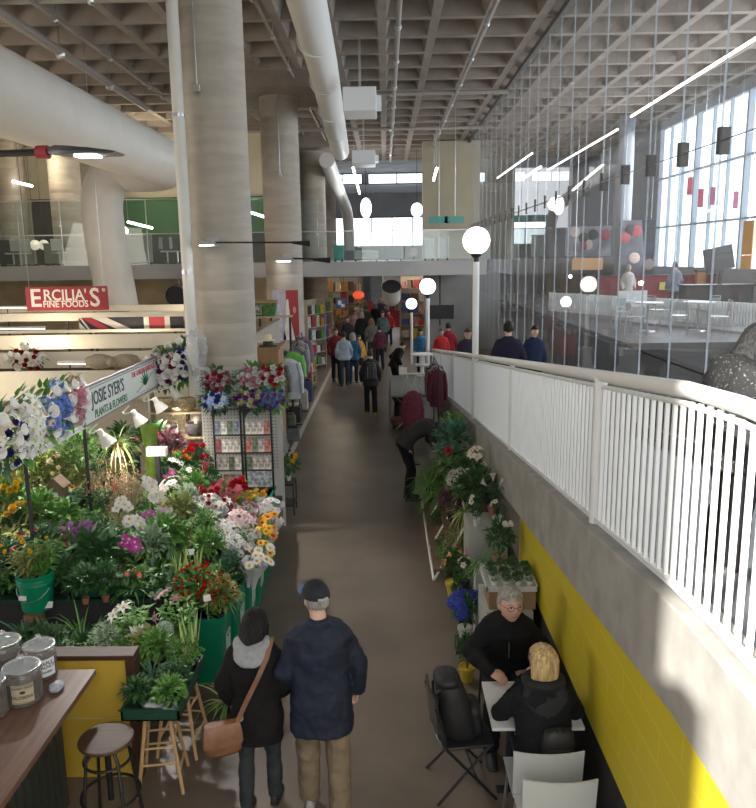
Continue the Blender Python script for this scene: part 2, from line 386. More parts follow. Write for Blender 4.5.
# railing
def rail_z(y): return top(y) + 1.09
rail = thing('ramp_railing', 'long white metal railing with vertical balusters along the ramp edge', 'railing', (XW + .1, 0, 0))
yr = [-1, 2.1, 3.2, 3.8] + [5 + i for i in range(20)] + [24.8]
MB().tube([(0, y, rail_z(y) + 0) for y in yr], .042, 14).build('top_rail', white, rail, smooth=True)
MB().tube([(0, y, rail_z(y) - .075) for y in yr], .016, 8).build('under_rail', white, rail, smooth=True)
b = MB(); ring = [[(-.02, y, top(y) + .02), (.02, y, top(y) + .02), (.02, y, top(y) + .05), (-.02, y, top(y) + .05)] for y in yr]
b.loft(ring).build('bottom_rail', white, rail)
def balu(y, bb): bb.box(-.011, y - .011, top(y) + .04, .011, y + .011, rail_z(y) - .06)
y = 2.0; n = 0; far = MB()
while y < 24.75:
    if all(abs(y - p) > .05 for p in (5.33, 9.1, 12.9, 16.9, 20.9, 24.9)):
        if n < 98: bb = MB(); balu(y, bb); bb.build('baluster', white, rail)
        else: balu(y, far)
        n += 1
    y += .108
o = far.build('distant_balusters', white, rail); o['kind'] = 'stuff'
for p in (5.33, 9.1, 16.9, 20.9): MB().tube([(0, p, top(p)), (0, p, rail_z(p))], .045 if p == 5.33 else .03, 12).build('post', white, rail, smooth=True)
# inner handrail on the glass side
hr = thing('handrail', 'low white handrail on the inner glass side of the ramp', 'handrail', (3.75, 0, 0))
MB().tube([(0, y, top(y) + .62) for y in [0, 3.5] + [5 + i for i in range(18)]], .035, 10).build('rail', white, hr, smooth=True)
for y in [2, 4, 6, 8, 10, 12, 14, 16, 18, 20]: MB().tube([(0, y, top(y) + .6), (.0, y, top(y) - .12)], .02, 8).build('stanchion', steel, hr)
# kick plate band below handrail, glass side
side(3.82, 3.9, lambda y: top(y) - .35, lambda y: top(y) + .05, 'trim_3', mat('kerb_grey', (.2, .2, .21), .6), yy)
# lamp posts
def lamp_post(x, y, z0, zg, r, label, pr_=.05):
    t = thing('lamp_post', label, 'lamp post', (x, y, z0)); h = zg - z0
    MB().tube([(0, 0, 0), (0, 0, h - r - .12)], pr_, 14).build('pole', white, t, smooth=True)
    MB().lathe([(pr_ * .8, h - r - .14), (pr_ * .8, h - r - .05), (pr_ * 1.7, h - r - .01), (pr_ * 1.7, h - r + .03)], 16).build('collar', blackm, t, smooth=True)
    MB().sphere((0, 0, h), r, 24, 16).build('globe', globe_m, t, smooth=True)
    light('POINT', 'globe_light', (x, y, zg), 16, (1, .93, .82), r * 1.02)
lamp_post(XW + .1, 12.9, top(12.9), 4.36, .225, 'nearest white globe lamp post on the ramp railing', .055)
lamp_post(XW - .05, 24.9, 0, 3.17, .26, 'second white globe lamp post where the white railing ends', .065)
lamp_post(1.0, 29.5, 0, 2.35, .21, 'farthest small globe lamp post above the white table stand', .05)

# ---- glass wall ----
GX = 3.97
fr = MB()
gw = None
YP = [-1.8 + 1.25 * i for i in range(31)]
b = MB()
for a in YP[:-1]:
    for z0, z1 in ((0.0, 2.6), (2.62, 5.38), (5.40, 9.38)):
        b.add([(GX, a + .006, z0), (GX, a + 1.244, z0), (GX, a + 1.244, z1), (GX, a + .006, z1)], [(0, 1, 2, 3)])
gw = struct(b, 'wall_glass', glass_pane, recalc=False)
gfin = glassmat('glass_fin', (.85, .9, .92), 1.5, haze=.45)
for a in YP:
    if a < 6: continue
    MB().box(GX + .01, a - .007, .5, GX + .035, a + .006, 9.38).build('glass_fin', gfin, gw)
    MB().box(GX - .02, a - .03, 5.25, GX + .12, a + .03, 5.56).build('fitting_plate', mat('dark_plate', (.06, .055, .05), .5), gw)
MB().tube([(GX, 2, 5.4), (GX, 36, 5.4)], .008, 6).build('cable', steel, gw)
MB().box(GX - .06, -2, 9.3, GX + .06, 37, 9.42).build('head_channel', mat('channel', (.12, .11, .10), .5), gw)

# ---- hall beyond the glass ----
struct(MB().box(11.45, 5, 0, 11.7, 58, 3.6).box(11.45, 5, 9.1, 11.7, 58, 9.5).box(11.45, 33, 0, 11.7, 58, 9.5), 'wall_far_right', mat('hall_wall', (.38, .39, .42), .8))
hallfl = struct(MB().box(5.4, 17, 2.0, 11.4, 40, 2.15), 'floor_terrace', mat('terrace', (.075, .07, .07), .5))
sky_m = mat('bright_window', (.80, .90, 1), emit=2.6)
for i in range(7):
    y0 = 5.2 + i * 4.0; w = struct(MB().box(11.62, y0, 3.6, 11.66, y0 + 3.9, 9.1), 'window_%d' % (i + 5), sky_m)
    f = MB(); f.box(11.4, y0 - .1, 3.6, 11.6, y0 + .02, 9.1)
    for zz in (5.15, 7.1): f.box(11.44, y0, zz, 11.6, y0 + 4, zz + .07)
    for k in (1, 2): f.box(11.46, y0 + 1.33 * k, 3.6, 11.58, y0 + 1.33 * k + .05, 9.1)
    f.build('window_frame', mat('frame_pale', (.45, .5, .55), .5), w)
struct(MB().lathe([(.30, 0), (.30, 9.45)], 28, (9.6, 31.5, 0)), 'trim_column_7', mat('grey_column', (.30, .32, .36), .6), smooth=True)
# LED lines
for i, (p0, p1, lb) in enumerate([((7.3, 13.8, 8.25), (7.5, 24.3, 8.2), 'long bright linear light beyond the glass, nearest'), ((7.9, 27, 8.25), (8.1, 39, 8.25), 'bright linear light beyond the glass, farther along'),
    ((5.6, 30, 7.9), (5.6, 39, 7.9), 'short linear light near the far end of the glass wall'), ((2.0, 30.0, 7.4), (2.1, 33.4, 7.3), 'linear light beside the far tan wall, right of the duct'),
    ((-1.3, 33.4, 7.85), (-1.2, 38.2, 7.2), 'linear light hanging below the far end of centre duct')]):
    t = thing('linear_light', lb, 'light')
    MB().tube([p0, p1], .032 if i < 3 else .05, 8).build('tube', led, t)
    for k in (.15, .85):
        p = Vector(p0).lerp(Vector(p1), k); MB().tube([p, (p.x, p.y, 9.96)], .008, 5).build('hanger', steel, t)
struct(MB().box(1.8, 37, 3.98, 4.5, 37.4, 9.4), 'wall_tan', mat('tan_wall', (.42, .37, .27), .8, var=.05, scale=1))
# ======================= FURNITURE, SEATING, COUNTER =======================
plastic_w = mat('white_plastic', (.58, .60, .60), .4)
# white square cafe table
t = thing('cafe_table', 'small white square table against the yellow wall', 'table', (1.07, 5.27, 0))
MB().box(-.335, -.31, .725, .335, .31, .75).build('tabletop', mat('table_white', (.66, .67, .67), .35), t, bevel=.004)
MB().tube([(0, 0, .02), (0, 0, .72)], .035, 16).build('pedestal', blackm, t, smooth=True)
MB().box(-.25, -.03, 0, .25, .03, .03).box(-.03, -.25, 0, .03, .25, .03).build('base', blackm, t, bevel=.005)
nap = MB(); rn = random.Random(3)
for i in range(5): nap.box(-.05 + rn.random() * .02, -.04, .0 + i * .001, .05, .04 + rn.random() * .02, .001 + i * .001, Matrix.Translation((.98, 5.42, .751)) @ Matrix.Rotation(rn.random(), 4, 'Z'))
tag(nap.build('paper_napkin', mat('napkin', (.45, .58, .58), .8)), 'crumpled pale green paper napkin on the white table', 'napkin')
# white chairs
def white_chair(label, x, y, zb, rz=0):
    t = thing('plastic_chair', label, 'chair', (x, y, 0), rz)
    w = .235
    # backrest curved slab
    rg = []
    for i in range(9):
        u = -1 + 2 * i / 8; rg.append([(w * u, -.20 - .035 * (1 - u * u), .47), (w * u, -.20 - .035 * (1 - u * u) + .014, .47), (w * u * 1.02, -.235 - .04 * (1 - u * u) + .014, zb), (w * u * 1.02, -.235 - .04 * (1 - u * u), zb)])
    MB().loft(rg).build('backrest', plastic_w, t, smooth=True)
    MB().loft([[(-w, y_, z_), (w, y_, z_), (w, y_, z_ - .02), (-w, y_, z_ - .02)] for y_, z_ in ((-.22, .47), (-.1, .45), (.1, .45), (.2, .46), (.23, .44))]).build('seat', plastic_w, t, smooth=True)
    for sx in (-1, 1):
        for sy in (-1, 1): MB().tube([(sx * .20, sy * .17, .45), (sx * .225, sy * .215, 0)], .012, 8).build('leg', steel, t, smooth=True)
white_chair('white plastic chair the blonde woman sits on', 1.07, 4.84, .81)
white_chair('white plastic chair in the foreground with its back to the viewer', 1.08, 4.545, .82)
# chair under the seated man
t = thing('cafe_chair', 'dark chair beneath the seated grey-haired man', 'chair', (1.02, 6.20, 0), pi)
MB().box(-.2, -.2, .43, .2, .2, .46).build('seat', blackm, t, bevel=.01)
MB().box(-.2, -.235, .50, .2, -.215, .80).build('backrest', blackm, t, bevel=.01)
for sx in (-1, 1):
    for sy in (-1, 1): MB().tube([(sx * .18, sy * .18, .44), (sx * .2, sy * .21, 0)], .011, 8).build('leg', blackm, t)
# black chair with black backpack
t = thing('folding_chair', 'black chair standing in the aisle beside the white table', 'chair', (.56, 5.36, 0), R(8))
MB().loft([[(x_, y_, z_) for x_, y_ in ((-.2, -.2), (.2, -.2), (.22, 0), (.2, .2), (-.2, .2), (-.22, 0))] for z_ in (.435, .46)]).build('seat', mat('chair_black', (.02, .02, .022), .4), t, bevel=.01)
MB().loft([[(-.235 - .02 * (1 - abs(u)), u * .19, .58), (-.215 - .02 * (1 - abs(u)), u * .19, .58), (-.235 - .02 * (1 - abs(u)), u * .19, .86), (-.255 - .02 * (1 - abs(u)), u * .19, .86)] for u in (-1, -.5, 0, .5, 1)]).build('backrest', mat('chair_black', (.02, .02, .022), .4), t)
for sy in (-1, 1):
    MB().tube([(-.25, sy * .19, .80), (-.16, sy * .2, .44), (.22, sy * .22, 0)], .012, 8).build('leg', blackm, t, smooth=True)
    MB().tube([(.17, sy * .19, .44), (-.24, sy * .22, 0)], .012, 8).build('leg', blackm, t, smooth=True)
MB().tube([(.08, -.21, .15), (.08, .21, .15)], .009, 8).build('stretcher', blackm, t)
bk = thing('backpack', 'large black backpack on the black chair', 'backpack', (.56, 5.34, .462), R(6))
nyl = mat('nylon_pack', (.014, .014, .016), .6, bump=.5, scale=14)
def ringxy(c, w, d, n=20, pw=3): 
    out = []
    for k in range(n):
        a = 2 * pi * k / n; f = (abs(cos(a)) ** pw + abs(sin(a)) ** pw) ** (-1 / pw); out.append((c[0] + w * cos(a) * f, c[1] + d * sin(a) * f, c[2]))
    return out
MB().loft([ringxy((-.01 - z_ * .22, 0, z_), d_, w) for z_, w, d_ in ((0, .12, .10), (.05, .16, .14), (.22, .16, .13), (.38, .14, .11), (.47, .12, .09), (.50, .09, .06))]).build('bag_body', nyl, bk, smooth=True, sharp=0)
MB().loft([ringxy((.11 - z_ * .15, -.01, z_), .05, .12) for z_ in (.05, .1, .22, .26)]).build('front_pocket', nyl, bk, smooth=True, sharp=0)
MB().loft([ringxy((-.13, -.02, .47 + z_), d_, w) for z_, w, d_ in ((0, .14, .10), (.04, .135, .09), (.06, .10, .06))]).build('top_flap', nyl, bk, smooth=True, sharp=0)
for s in (-.08, .08): MB().tube([(-.13, s, .46), (-.22, s, .40), (-.21, s, .20), (-.14, s, .06)], .012, 8).build('strap', nyl, bk)

# ---- counter with jars ----
wood = mat('counter_wood', (.155, .085, .060), .28, var=.22, scale=3, stretch=(8, .6, 1), spec=.5)
t = thing('counter', 'dark brown wooden counter with jars in the bottom left corner', 'counter', (-3.0, 4.2, 0))
MB().box(-1.4, -1.6, 1.005, .76, 1.09, 1.05).build('worktop', wood, t, bevel=.004)
b = MB().box(-1.3, -1.5, 0, .52, .95, 1.0); b.build('base', mat('counter_base', (.045, .05, .045), .6, var=.2, scale=3), t)
b = MB()
for i in range(24): b.box(.52, -1.5 + i * .1, .02, .53, -1.47 + i * .1, .99)
b.build('batten_cladding', mat('counter_batten', (.03, .034, .03), .6), t)
# yellow end panel with dark wood trim
t = thing('partition_panel', 'yellow low partition with dark brown wooden frame behind the counter', 'partition', (-2.4, 5.50, 0))
MB().box(-.9, -.04, 0, .33, .04, 1.04).build('panel', mat('panel_yellow', (.52, .34, .04), .6, var=.04, scale=3), t)
dw = mat('dark_wood', (.055, .022, .014), .55, var=.2, scale=6)
MB().box(-.95, -.07, 1.04, .40, .09, 1.08).build('cap_rail', dw, t, bevel=.006)
MB().box(.33, -.07, 0, .40, .07, 1.04).build('end_post', dw, t, bevel=.005)
MB().box(-.9, -.048, .52, .33, -.04, .53).build('seam', mat('seam', (.5, .4, .12), .6), t)
# candy jars
jar_g = glassmat('jar_glass', (.93, .94, .92), 1.5, .03, haze=.06)
def jar(label, x, y, r, h, fill, lab, z=1.051):
    t = thing('glass_jar', label, 'jar', (x, y, z))
    MB().lathe([(r * .9, .0), (r, .015), (r, h * .62), (r * .93, h * .72), (r * .80, h * .78), (r * .80, h * .80)], 32).build('jar_body', jar_g, t, smooth=True)
    MB().lathe([(r * .88, .008), (r * .95, .02), (r * .95, h * fill)], 28).build('contents', mat('jar_fill', (.075, .045, .035), .7, var=.5, scale=60, bump=1.0), t, smooth=True)
    l = MB().lathe([(r * .86, h * .80), (r * .98, h * .82), (r * .98, h * .845), (r * .8, h * .89), (r * .35, h * .95), (r * .12, h * .97), (r * .16, h), (r * .2, h * 1.04), (r * .14, h * 1.08), (.002, h * 1.09)], 32).build('lid', glassmat('lid_glass', (.93, .94, .92), 1.7, .08, haze=.22), t, smooth=True)
    MB().lathe([(r * .9, h * .795), (r * 1.0, h * .80), (r * 1.0, h * .83), (r * .9, h * .835)], 32, cap=False).build('lid_rim', steel, l, smooth=True)
    if lab:
        kind, a0 = lab
        m1 = mat('label_paper', (.42, .36, .24), .7, var=.08, scale=20) if kind == 'tan' else mat('label_white', (.72, .74, .78), .6)
        b = MB(); n = 14; wA = 1.15 if kind == 'tan' else 1.25; rings = []
        for i in range(n + 1):
            a = a0 - wA / 2 * 1 + wA * i / n; c, s = cos(a), sin(a); rr = r * 1.012
            rings.append([(rr * c, rr * s, h * .14), (rr * c, rr * s, h * .58), (rr * c * 1.008, rr * s * 1.008, h * .58), (rr * c * 1.008, rr * s * 1.008, h * .14)])
        lb = b.loft(rings).build('label', m1, t)
        ink = mat('ink', (.03, .03, .03), .7)
        def bend(o, a0):
            for v in o.data.vertices:
                u, w_, e = v.co.x, v.co.z, v.co.y; a = a0 + u / r; rr = r * 1.026 - e; v.co = (rr * cos(a), rr * sin(a), w_)
        lines = [('MAPLE', .034, .47), ('WALNUT', .030, .38), ('Candies', .026, .26)] if kind == 'white' else [('CANDY SHOP', .018, .50), ('WILDBERRY', .026, .28)]
        for tx, sz, zz in lines:
            o = text_mesh(tx, sz * r / .105, ink, 'lettering', t, Matrix.Rotation(pi / 2, 4, 'X'), .0005, .0006)
            for v in o.data.vertices: v.co.z += h * zz
            bend(o, a0)
            o.parent = lb
        if kind == 'tan':
            b = MB()
            for (x0, x1, z0, z1) in ((-.5, .5, .155, .165), (-.5, .5, .555, .565)):
                rings = []
                for i in range(9):
                    a = a0 + x0 + (x1 - x0) * i / 8; rings.append([(r * 1.024 * cos(a), r * 1.024 * sin(a), h * z0), (r * 1.024 * cos(a), r * 1.024 * sin(a), h * z1), (r * 1.02 * cos(a), r * 1.02 * sin(a), h * z1), (r * 1.02 * cos(a), r * 1.02 * sin(a), h * z0)])
                b.loft(rings)
            b.sphere((0, 0, 0), (.02, .012, .004), 12, 6, Matrix.Translation((r * 1.02 * cos(a0), r * 1.02 * sin(a0), h * .40)) @ Matrix.Rotation(a0 + pi / 2, 4, 'Z') @ Matrix.Rotation(pi / 2, 4, 'X'))
            b.build('ornament', ink, lb)
A0 = -pi / 2 + .45
jar('glass jar with tan printed label at the front of the counter', *atZ(25, 700, 1.05).xy, .128, .32, .55, ('tan', A0 - .05))
jar('glass jar with white printed label nearest the yellow partition', *atZ(42, 676, 1.05).xy, .115, .31, .5, ('white', A0 + .30))
jar('unlabelled glass jar at the back left of the counter', *atZ(6, 672, 1.05).xy, .13, .31, .5, None)
jar('glass jar cut by the left edge of the picture, front row', *atZ(-10, 715, 1.05).xy, .125, .31, .6, None)
# wrapped clear plastic on counter
b = MB(); rn = random.Random(5)
pc = atZ(57, 690, 1.05)
b.sphere((0, 0, 0), (.05, .07, .03), 14, 10)
b.v = [v * (1 + .35 * noise.noise(v * 40)) for v in b.v]
o = b.build('crumpled_wrap', mat('wrap_white', (.36, .38, .42), .35), smooth=False); o.location = (pc.x, pc.y, 1.078)
tag(o, 'crumpled pale plastic wrap lying beside the white labelled jar', 'plastic wrap')

# ---- stools ----
st = atZ(106, 737, .75)
t = thing('bar_stool', 'round dark wooden bar stool with black metal frame', 'stool', (st.x, st.y, 0))
MB().lathe([(.02, .715), (.175, .715), (.19, .722), (.195, .735), (.19, .748), (.17, .752), (.002, .750)], 36).build('seat', mat('stool_seat', (.085, .045, .032), .55, var=.2, scale=4, stretch=(1, 8, 1)), t, smooth=True)
for i in range(4):
    a = pi / 4 + i * pi / 2; MB().tube([(.09 * cos(a), .09 * sin(a), .70), (.16 * cos(a), .16 * sin(a), .62), (.23 * cos(a), .23 * sin(a), 0)], .013, 8).build('leg', blackm, t, smooth=True)
for nm, r0, zz in (('footrest_ring', .205, .30), ('brace_ring', .165, .585)):
    MB().tube([(r0 * cos(a), r0 * sin(a), zz) for a in [2 * pi * i / 32 for i in range(33)]], .011, 8, cap=False).build(nm, blackm, t, smooth=True)
MB().tube([(0, 0, .25), (0, 0, .71)], .022, 12).build('screw_post', blackm, t, smooth=True)
pine = mat('pine', (.52, .33, .17), .5, var=.12, scale=3, stretch=(1, 1, .2))
def wood_stool(label, x, y, rz):
    t = thing('wooden_stool', label, 'stool', (x, y, 0), rz)
    MB().lathe([(.12, .66), (.15, .665), (.155, .68), (.15, .69), (.002, .69)], 28).build('seat', pine, t, smooth=True)
    L = []
    for sx, sy in ((-1, -1), (1, -1), (1, 1), (-1, 1)):
        p0, p1 = Vector((sx * .085, sy * .085, .66)), Vector((sx * .17, sy * .17, 0)); L.append((p0, p1))
        MB().tube([p0, p1], [.016, .014], 10).build('leg', pine, t, smooth=True)
    for i in range(4):
        for f in ((.35, .75) if i % 2 else (.42, .62)):
            a, b_ = L[i], L[(i + 1) % 4]; MB().tube([a[0].lerp(a[1], f), b_[0].lerp(b_[1], f)], .0095, 8).build('rung', pine, t)
wood_stool('pale wooden stool under the plant tray, nearer the viewer', -1.82, 5.40, R(8))
wood_stool('pale wooden stool under the plant tray, farther back', -1.78, 5.85, R(-5))
# ======================= PLANTS AND FLOWERS =======================
LM = {
 'green': leafmat('leaf_green', (0.061, 0.176, 0.034), (0.150, 0.325, 0.062)), 'dark': leafmat('leaf_dark', (0.020, 0.074, 0.024), (0.062, 0.163, 0.050)),
 'lime': leafmat('leaf_lime', (0.216, 0.351, 0.041), (0.475, 0.575, 0.112)), 'grey': leafmat('leaf_grey', (0.176, 0.270, 0.176), (0.400, 0.500, 0.350)),
 'olive': leafmat('leaf_olive', (0.121, 0.162, 0.041), (0.300, 0.325, 0.088)), 'stripe': leafmat('leaf_variegated', (0.135, 0.297, 0.068), (0.625, 0.688, 0.275)),
 'brown': leafmat('dry_brown', (0.189, 0.121, 0.068), (0.450, 0.350, 0.225)), 'purple': leafmat('leaf_purple', (0.081, 0.027, 0.054), (0.200, 0.075, 0.100)),
 'bluegreen': leafmat('leaf_blue_green', (0.041, 0.135, 0.081), (0.125, 0.275, 0.163))}
def blade(mb, base, dirv, L, w, droop=.5, seg=4, twist=0, fold=.25):
    """a leaf: tapered folded strip curving down along its length"""
    d = Vector(dirv).normalized(); s = d.cross(Vector((0, 0, 1)))
    if s.length < .05: s = Vector((1, 0, 0))
    s.normalize()
    if twist: s = Matrix.Rotation(twist, 3, d) @ s
    n = s.cross(d); p = Vector(base); vs = []; prof = [.55, 1, .85, .5, .0] if seg == 4 else ([.4, 1, 0] if seg == 2 else [.5, 1, .6, 0])
    for i in range(seg + 1):
        ww = w * prof[i] * .5 + .0001
        vs += [p - s * ww + n * ww * fold, p, p + s * ww + n * ww * fold]
        d = (d + Vector((0, 0, -droop / seg))).normalized(); n = s.cross(d); p = p + d * (L / seg)
    fs = []
    for i in range(seg):
        a = i * 3; fs += [(a, a + 1, a + 4, a + 3), (a + 1, a + 2, a + 5, a + 4)]
    mb.add(vs, fs)
def rdir(r, zmin=-.2, zmax=1):
    z = r.uniform(zmin, zmax); a = r.uniform(0, 2 * pi); q = math.sqrt(max(0, 1 - z * z)); return Vector((q * cos(a), q * sin(a), z))
def fol(kind, seed):
    r = random.Random(seed * 31 + sum(map(ord, kind))); b = MB()
    if kind in ('bush', 'fine', 'big'):
        N, L, w = {'bush': (230, .22, .10), 'fine': (620, .11, .045), 'big': (90, .40, .22)}[kind]
        for i in range(N):
            d = rdir(r, -.35); rr = r.uniform(.45, 1) ; p = Vector((d.x * .46 * rr, d.y * .46 * rr, .48 + d.z * .44 * rr))
            dd = (d + Vector((r.uniform(-.6, .6), r.uniform(-.6, .6), r.uniform(-.1, .7)))); blade(b, p, dd, L * r.uniform(.7, 1.2), w, .7, 2 if kind == 'fine' else 3, r.uniform(-.6, .6))
        for i in range(7): d = rdir(r, .5); b.tube([(0, 0, 0), (d.x * .15, d.y * .15, .25), (d.x * .35, d.y * .35, .5 + .2 * d.z)], [.015, .012, .006], 5)
    elif kind in ('strap', 'spider', 'grass', 'palm'):
        N, L, w, dr = {'strap': (34, .95, .075, 1.5), 'spider': (70, .95, .032, 2.2), 'grass': (230, .95, .014, .8), 'palm': (90, .9, .03, 1.9)}[kind]
        for i in range(N):
            d = rdir(r, .35, .98); blade(b, (d.x * .05, d.y * .05, 0), d, L * r.uniform(.6, 1.1), w, dr * r.uniform(.6, 1.2), 4, r.uniform(-.3, .3))
    elif kind == 'sword':
        for i in range(11):
            a = r.uniform(0, 2 * pi); q = r.uniform(0, .13); blade(b, (q * cos(a), q * sin(a), 0), (cos(a) * .18, sin(a) * .18, 1), r.uniform(.7, 1.1), .10, .05, 4, r.uniform(-1.5, 1.5), .5)
    elif kind == 'rosette':
        for c in range(5):
            cx, cy = (0, 0) if c == 0 else (.24 * cos(c * 1.57), .24 * sin(c * 1.57)); s = r.uniform(.7, 1.1)
            for ring in range(4):
                for i in range(9 - ring):
                    a = 2 * pi * i / (9 - ring) + ring * .4; e = .25 + ring * .35
                    blade(b, (cx + .01 * cos(a), cy + .01 * sin(a), .12 + ring * .03), (cos(a) * cos(e), sin(a) * cos(e), sin(e)), .22 * s * (1 - ring * .13), .09 * s, -.5, 3, 0, .4)
    elif kind == 'stemmy':
        for i in range(16):
            d = rdir(r, .55, .98); p0 = Vector((0, 0, 0)); p1 = Vector((d.x * .45, d.y * .45, .55 + .4 * d.z * r.uniform(.6, 1))); b.tube([p0, p0.lerp(p1, .5) + Vector((0, 0, .08)), p1], [.012, .01, .005], 5)
            for j in range(11):
                q = p0.lerp(p1, .2 + .08 * j); blade(b, q, rdir(r, -.1, .8), .20, .075, .6, 3)
    elif kind == 'dry':
        for i in range(70):
            d = rdir(r, .3, .99); p1 = Vector((d.x * .6, d.y * .6, .95 * d.z)) * r.uniform(.7, 1.05); b.tube([(0, 0, 0), p1 * .6 + Vector((0, 0, .05)), p1], [.006, .004, .003], 4)
            for j in range(10): b.sphere(p1 + rdir(r, -1) * r.uniform(.02, .14), r.uniform(.010, .02), 5, 4)
    return b
FC = {}
def folmesh(kind, col, seed):
    k = (kind, col, seed)
    if k not in FC: FC[k] = fol(kind, seed).mesh('foliage', LM[col], False)
    return FC[k]
PC = {}
def petalmat(c, c2=None):
    nm = 'petal_%.2f_%.2f_%.2f' % c
    return mat(nm, c, .6, var=.12, scale=25, spec=.2)
def flower(kind, col, cen=(.5, .33, .05)):
    k = (kind, col, cen)
    if k in PC: return PC[k]
    b = MB(); r = random.Random(5)
    def petal(a, e, L, w, cup, base=.0, z=0): blade(b, (base * cos(a), base * sin(a), z), (cos(a) * cos(e), sin(a) * cos(e), sin(e)), L, w, cup, 3, 0, .3)
    if kind == 'daisy':
        for i in range(13): petal(2 * pi * i / 13, .25, .5, .22, .3)
    elif kind == 'five':
        for i in range(5): petal(2 * pi * i / 5, .35, .5, .5, .5)
    elif kind == 'lily':
        for i in range(6): petal(2 * pi * i / 6, .8, .72, .30, 1.2)
    elif kind == 'orchid':
        for i in range(3): petal(2 * pi * i / 3 + .5, .2, .5, .34, .3)
        for s in (0, pi): petal(s, .15, .52, .62, .3)
        petal(-pi / 2, .5, .3, .25, .8)
    elif kind in ('rose', 'pom'):
        n = 5 if kind == 'rose' else 9
        for ring in range(5):
            for i in range(n): petal(2 * pi * i / n + ring * .7, .2 + ring * .30, .46 - ring * .04, (.42 if kind == 'rose' else .2), -.6, .0, ring * .05)
    elif kind == 'calla':
        b.loft([[(rr * cos(a), rr * sin(a) + off, z + .15 * (sin(a) > 0) * sin(a)) for a in [2 * pi * q / 12 for q in range(12)]] for rr, z, off in ((.05, 0, 0), (.14, .3, 0), (.34, .62, .05), (.40, .66, .08))], False)
    elif kind == 'hyd':
        for i in range(46):
            d = rdir(r, -.3); c = d * .42
            for j in range(4):
                a = j * pi / 2 + i; t = d.cross(Vector((0, 0, 1))).normalized(); u = t.cross(d); q = (t * cos(a) + u * sin(a) + d * .35)
                blade(b, c, q, .15, .13, 0, 2)
    nf = len(b.f)
    if kind in ('daisy', 'five', 'orchid', 'lily', 'pom'): b.sphere((0, 0, .04), (.12, .12, .07) if kind != 'daisy' else (.17, .17, .08), 8, 5)
    me = b.mesh('flower', petalmat(col)); me.materials.append(petalmat(cen))
    for i in range(nf, len(me.polygons)): me.polygons[i].material_index = 1
    PC[k] = me
    return me
def potmesh(kind):
    k = ('pot', kind)
    if k in PC: return PC[k]
    cols = {'terra': (.34, .13, .065), 'green': (.02, .17, .09), 'white': (.62, .62, .60), 'black': (.02, .02, .022), 'yellow': (.6, .45, .05), 'greyband': (.55, .55, .55), 'tan': (.35, .24, .13), 'glass': (.3, .36, .34)}
    b = MB().lathe([(.30, 0), (.40, .62), (.45, .63), (.45, .80), (.40, .80), (.38, .70), (.001, .70)], 20)
    me = b.mesh('pot', mat('pot_' + kind, cols[kind], .5, var=.06, scale=10), True); me.set_sharp_from_angle(angle=R(35)); PC[k] = me; return me
CNT = {}
def plant(name, label, px, py, z, h, kind='bush', col='green', pot='black', fl=None, w=1.0, group=None, potr=.28, at=None, root=None, rise=.55):
    """h = foliage height in m; visible centre of the foliage sits where the ray meets that height"""
    ph = h * potr
    p = Vector(at) if at else atZ(px, py, z + ph * .7 + h * rise)
    CNT['n'] = CNT.get('n', 0) + 1; sd = CNT['n'] % 3
    h *= 1.18 if p.x < 0 else 1.0
    t = root or thing(name, label, 'plant', (p.x, p.y, z), (CNT['n'] * 1.7) % 6.28, group)
    if pot: inst(potmesh(pot), 'pot', t, (0, 0, 0), (0, 0, 0), ph)
    f = inst(folmesh(kind, col, sd), 'foliage', t, (0, 0, ph * .66 if pot else 0), (0, 0, sd), (h * w, h * w, h))
    if fl:
        fk, fc, n, fs = fl[:4]; cen = fl[4] if len(fl) > 4 else (.5, .35, .06); me = flower(fk, fc, cen); r = random.Random(CNT['n'] * 7)
        for i in range(n):
            d = rdir(r, fl[5] if len(fl) > 5 else .15, 1); q = Vector((d.x * .48 * h * w, d.y * .48 * h * w, ph * .66 + h * (.50 + .50 * d.z)))
            inst(me, 'blossom', t, q, (d.to_track_quat('Z', 'Y').to_euler()), fs * 1.3 * r.uniform(.8, 1.15))
    return t
wrapm = glassmat('wrap_film', (.96, .96, .97), 1.4, .15, haze=.30)
wrapw = mat('wrap_paper', (.66, .64, .66), .6, bump=.3, scale=14, var=.06)
wrapp = mat('wrap_pink', (.62, .16, .20), .5, bump=.3, scale=14, var=.1)
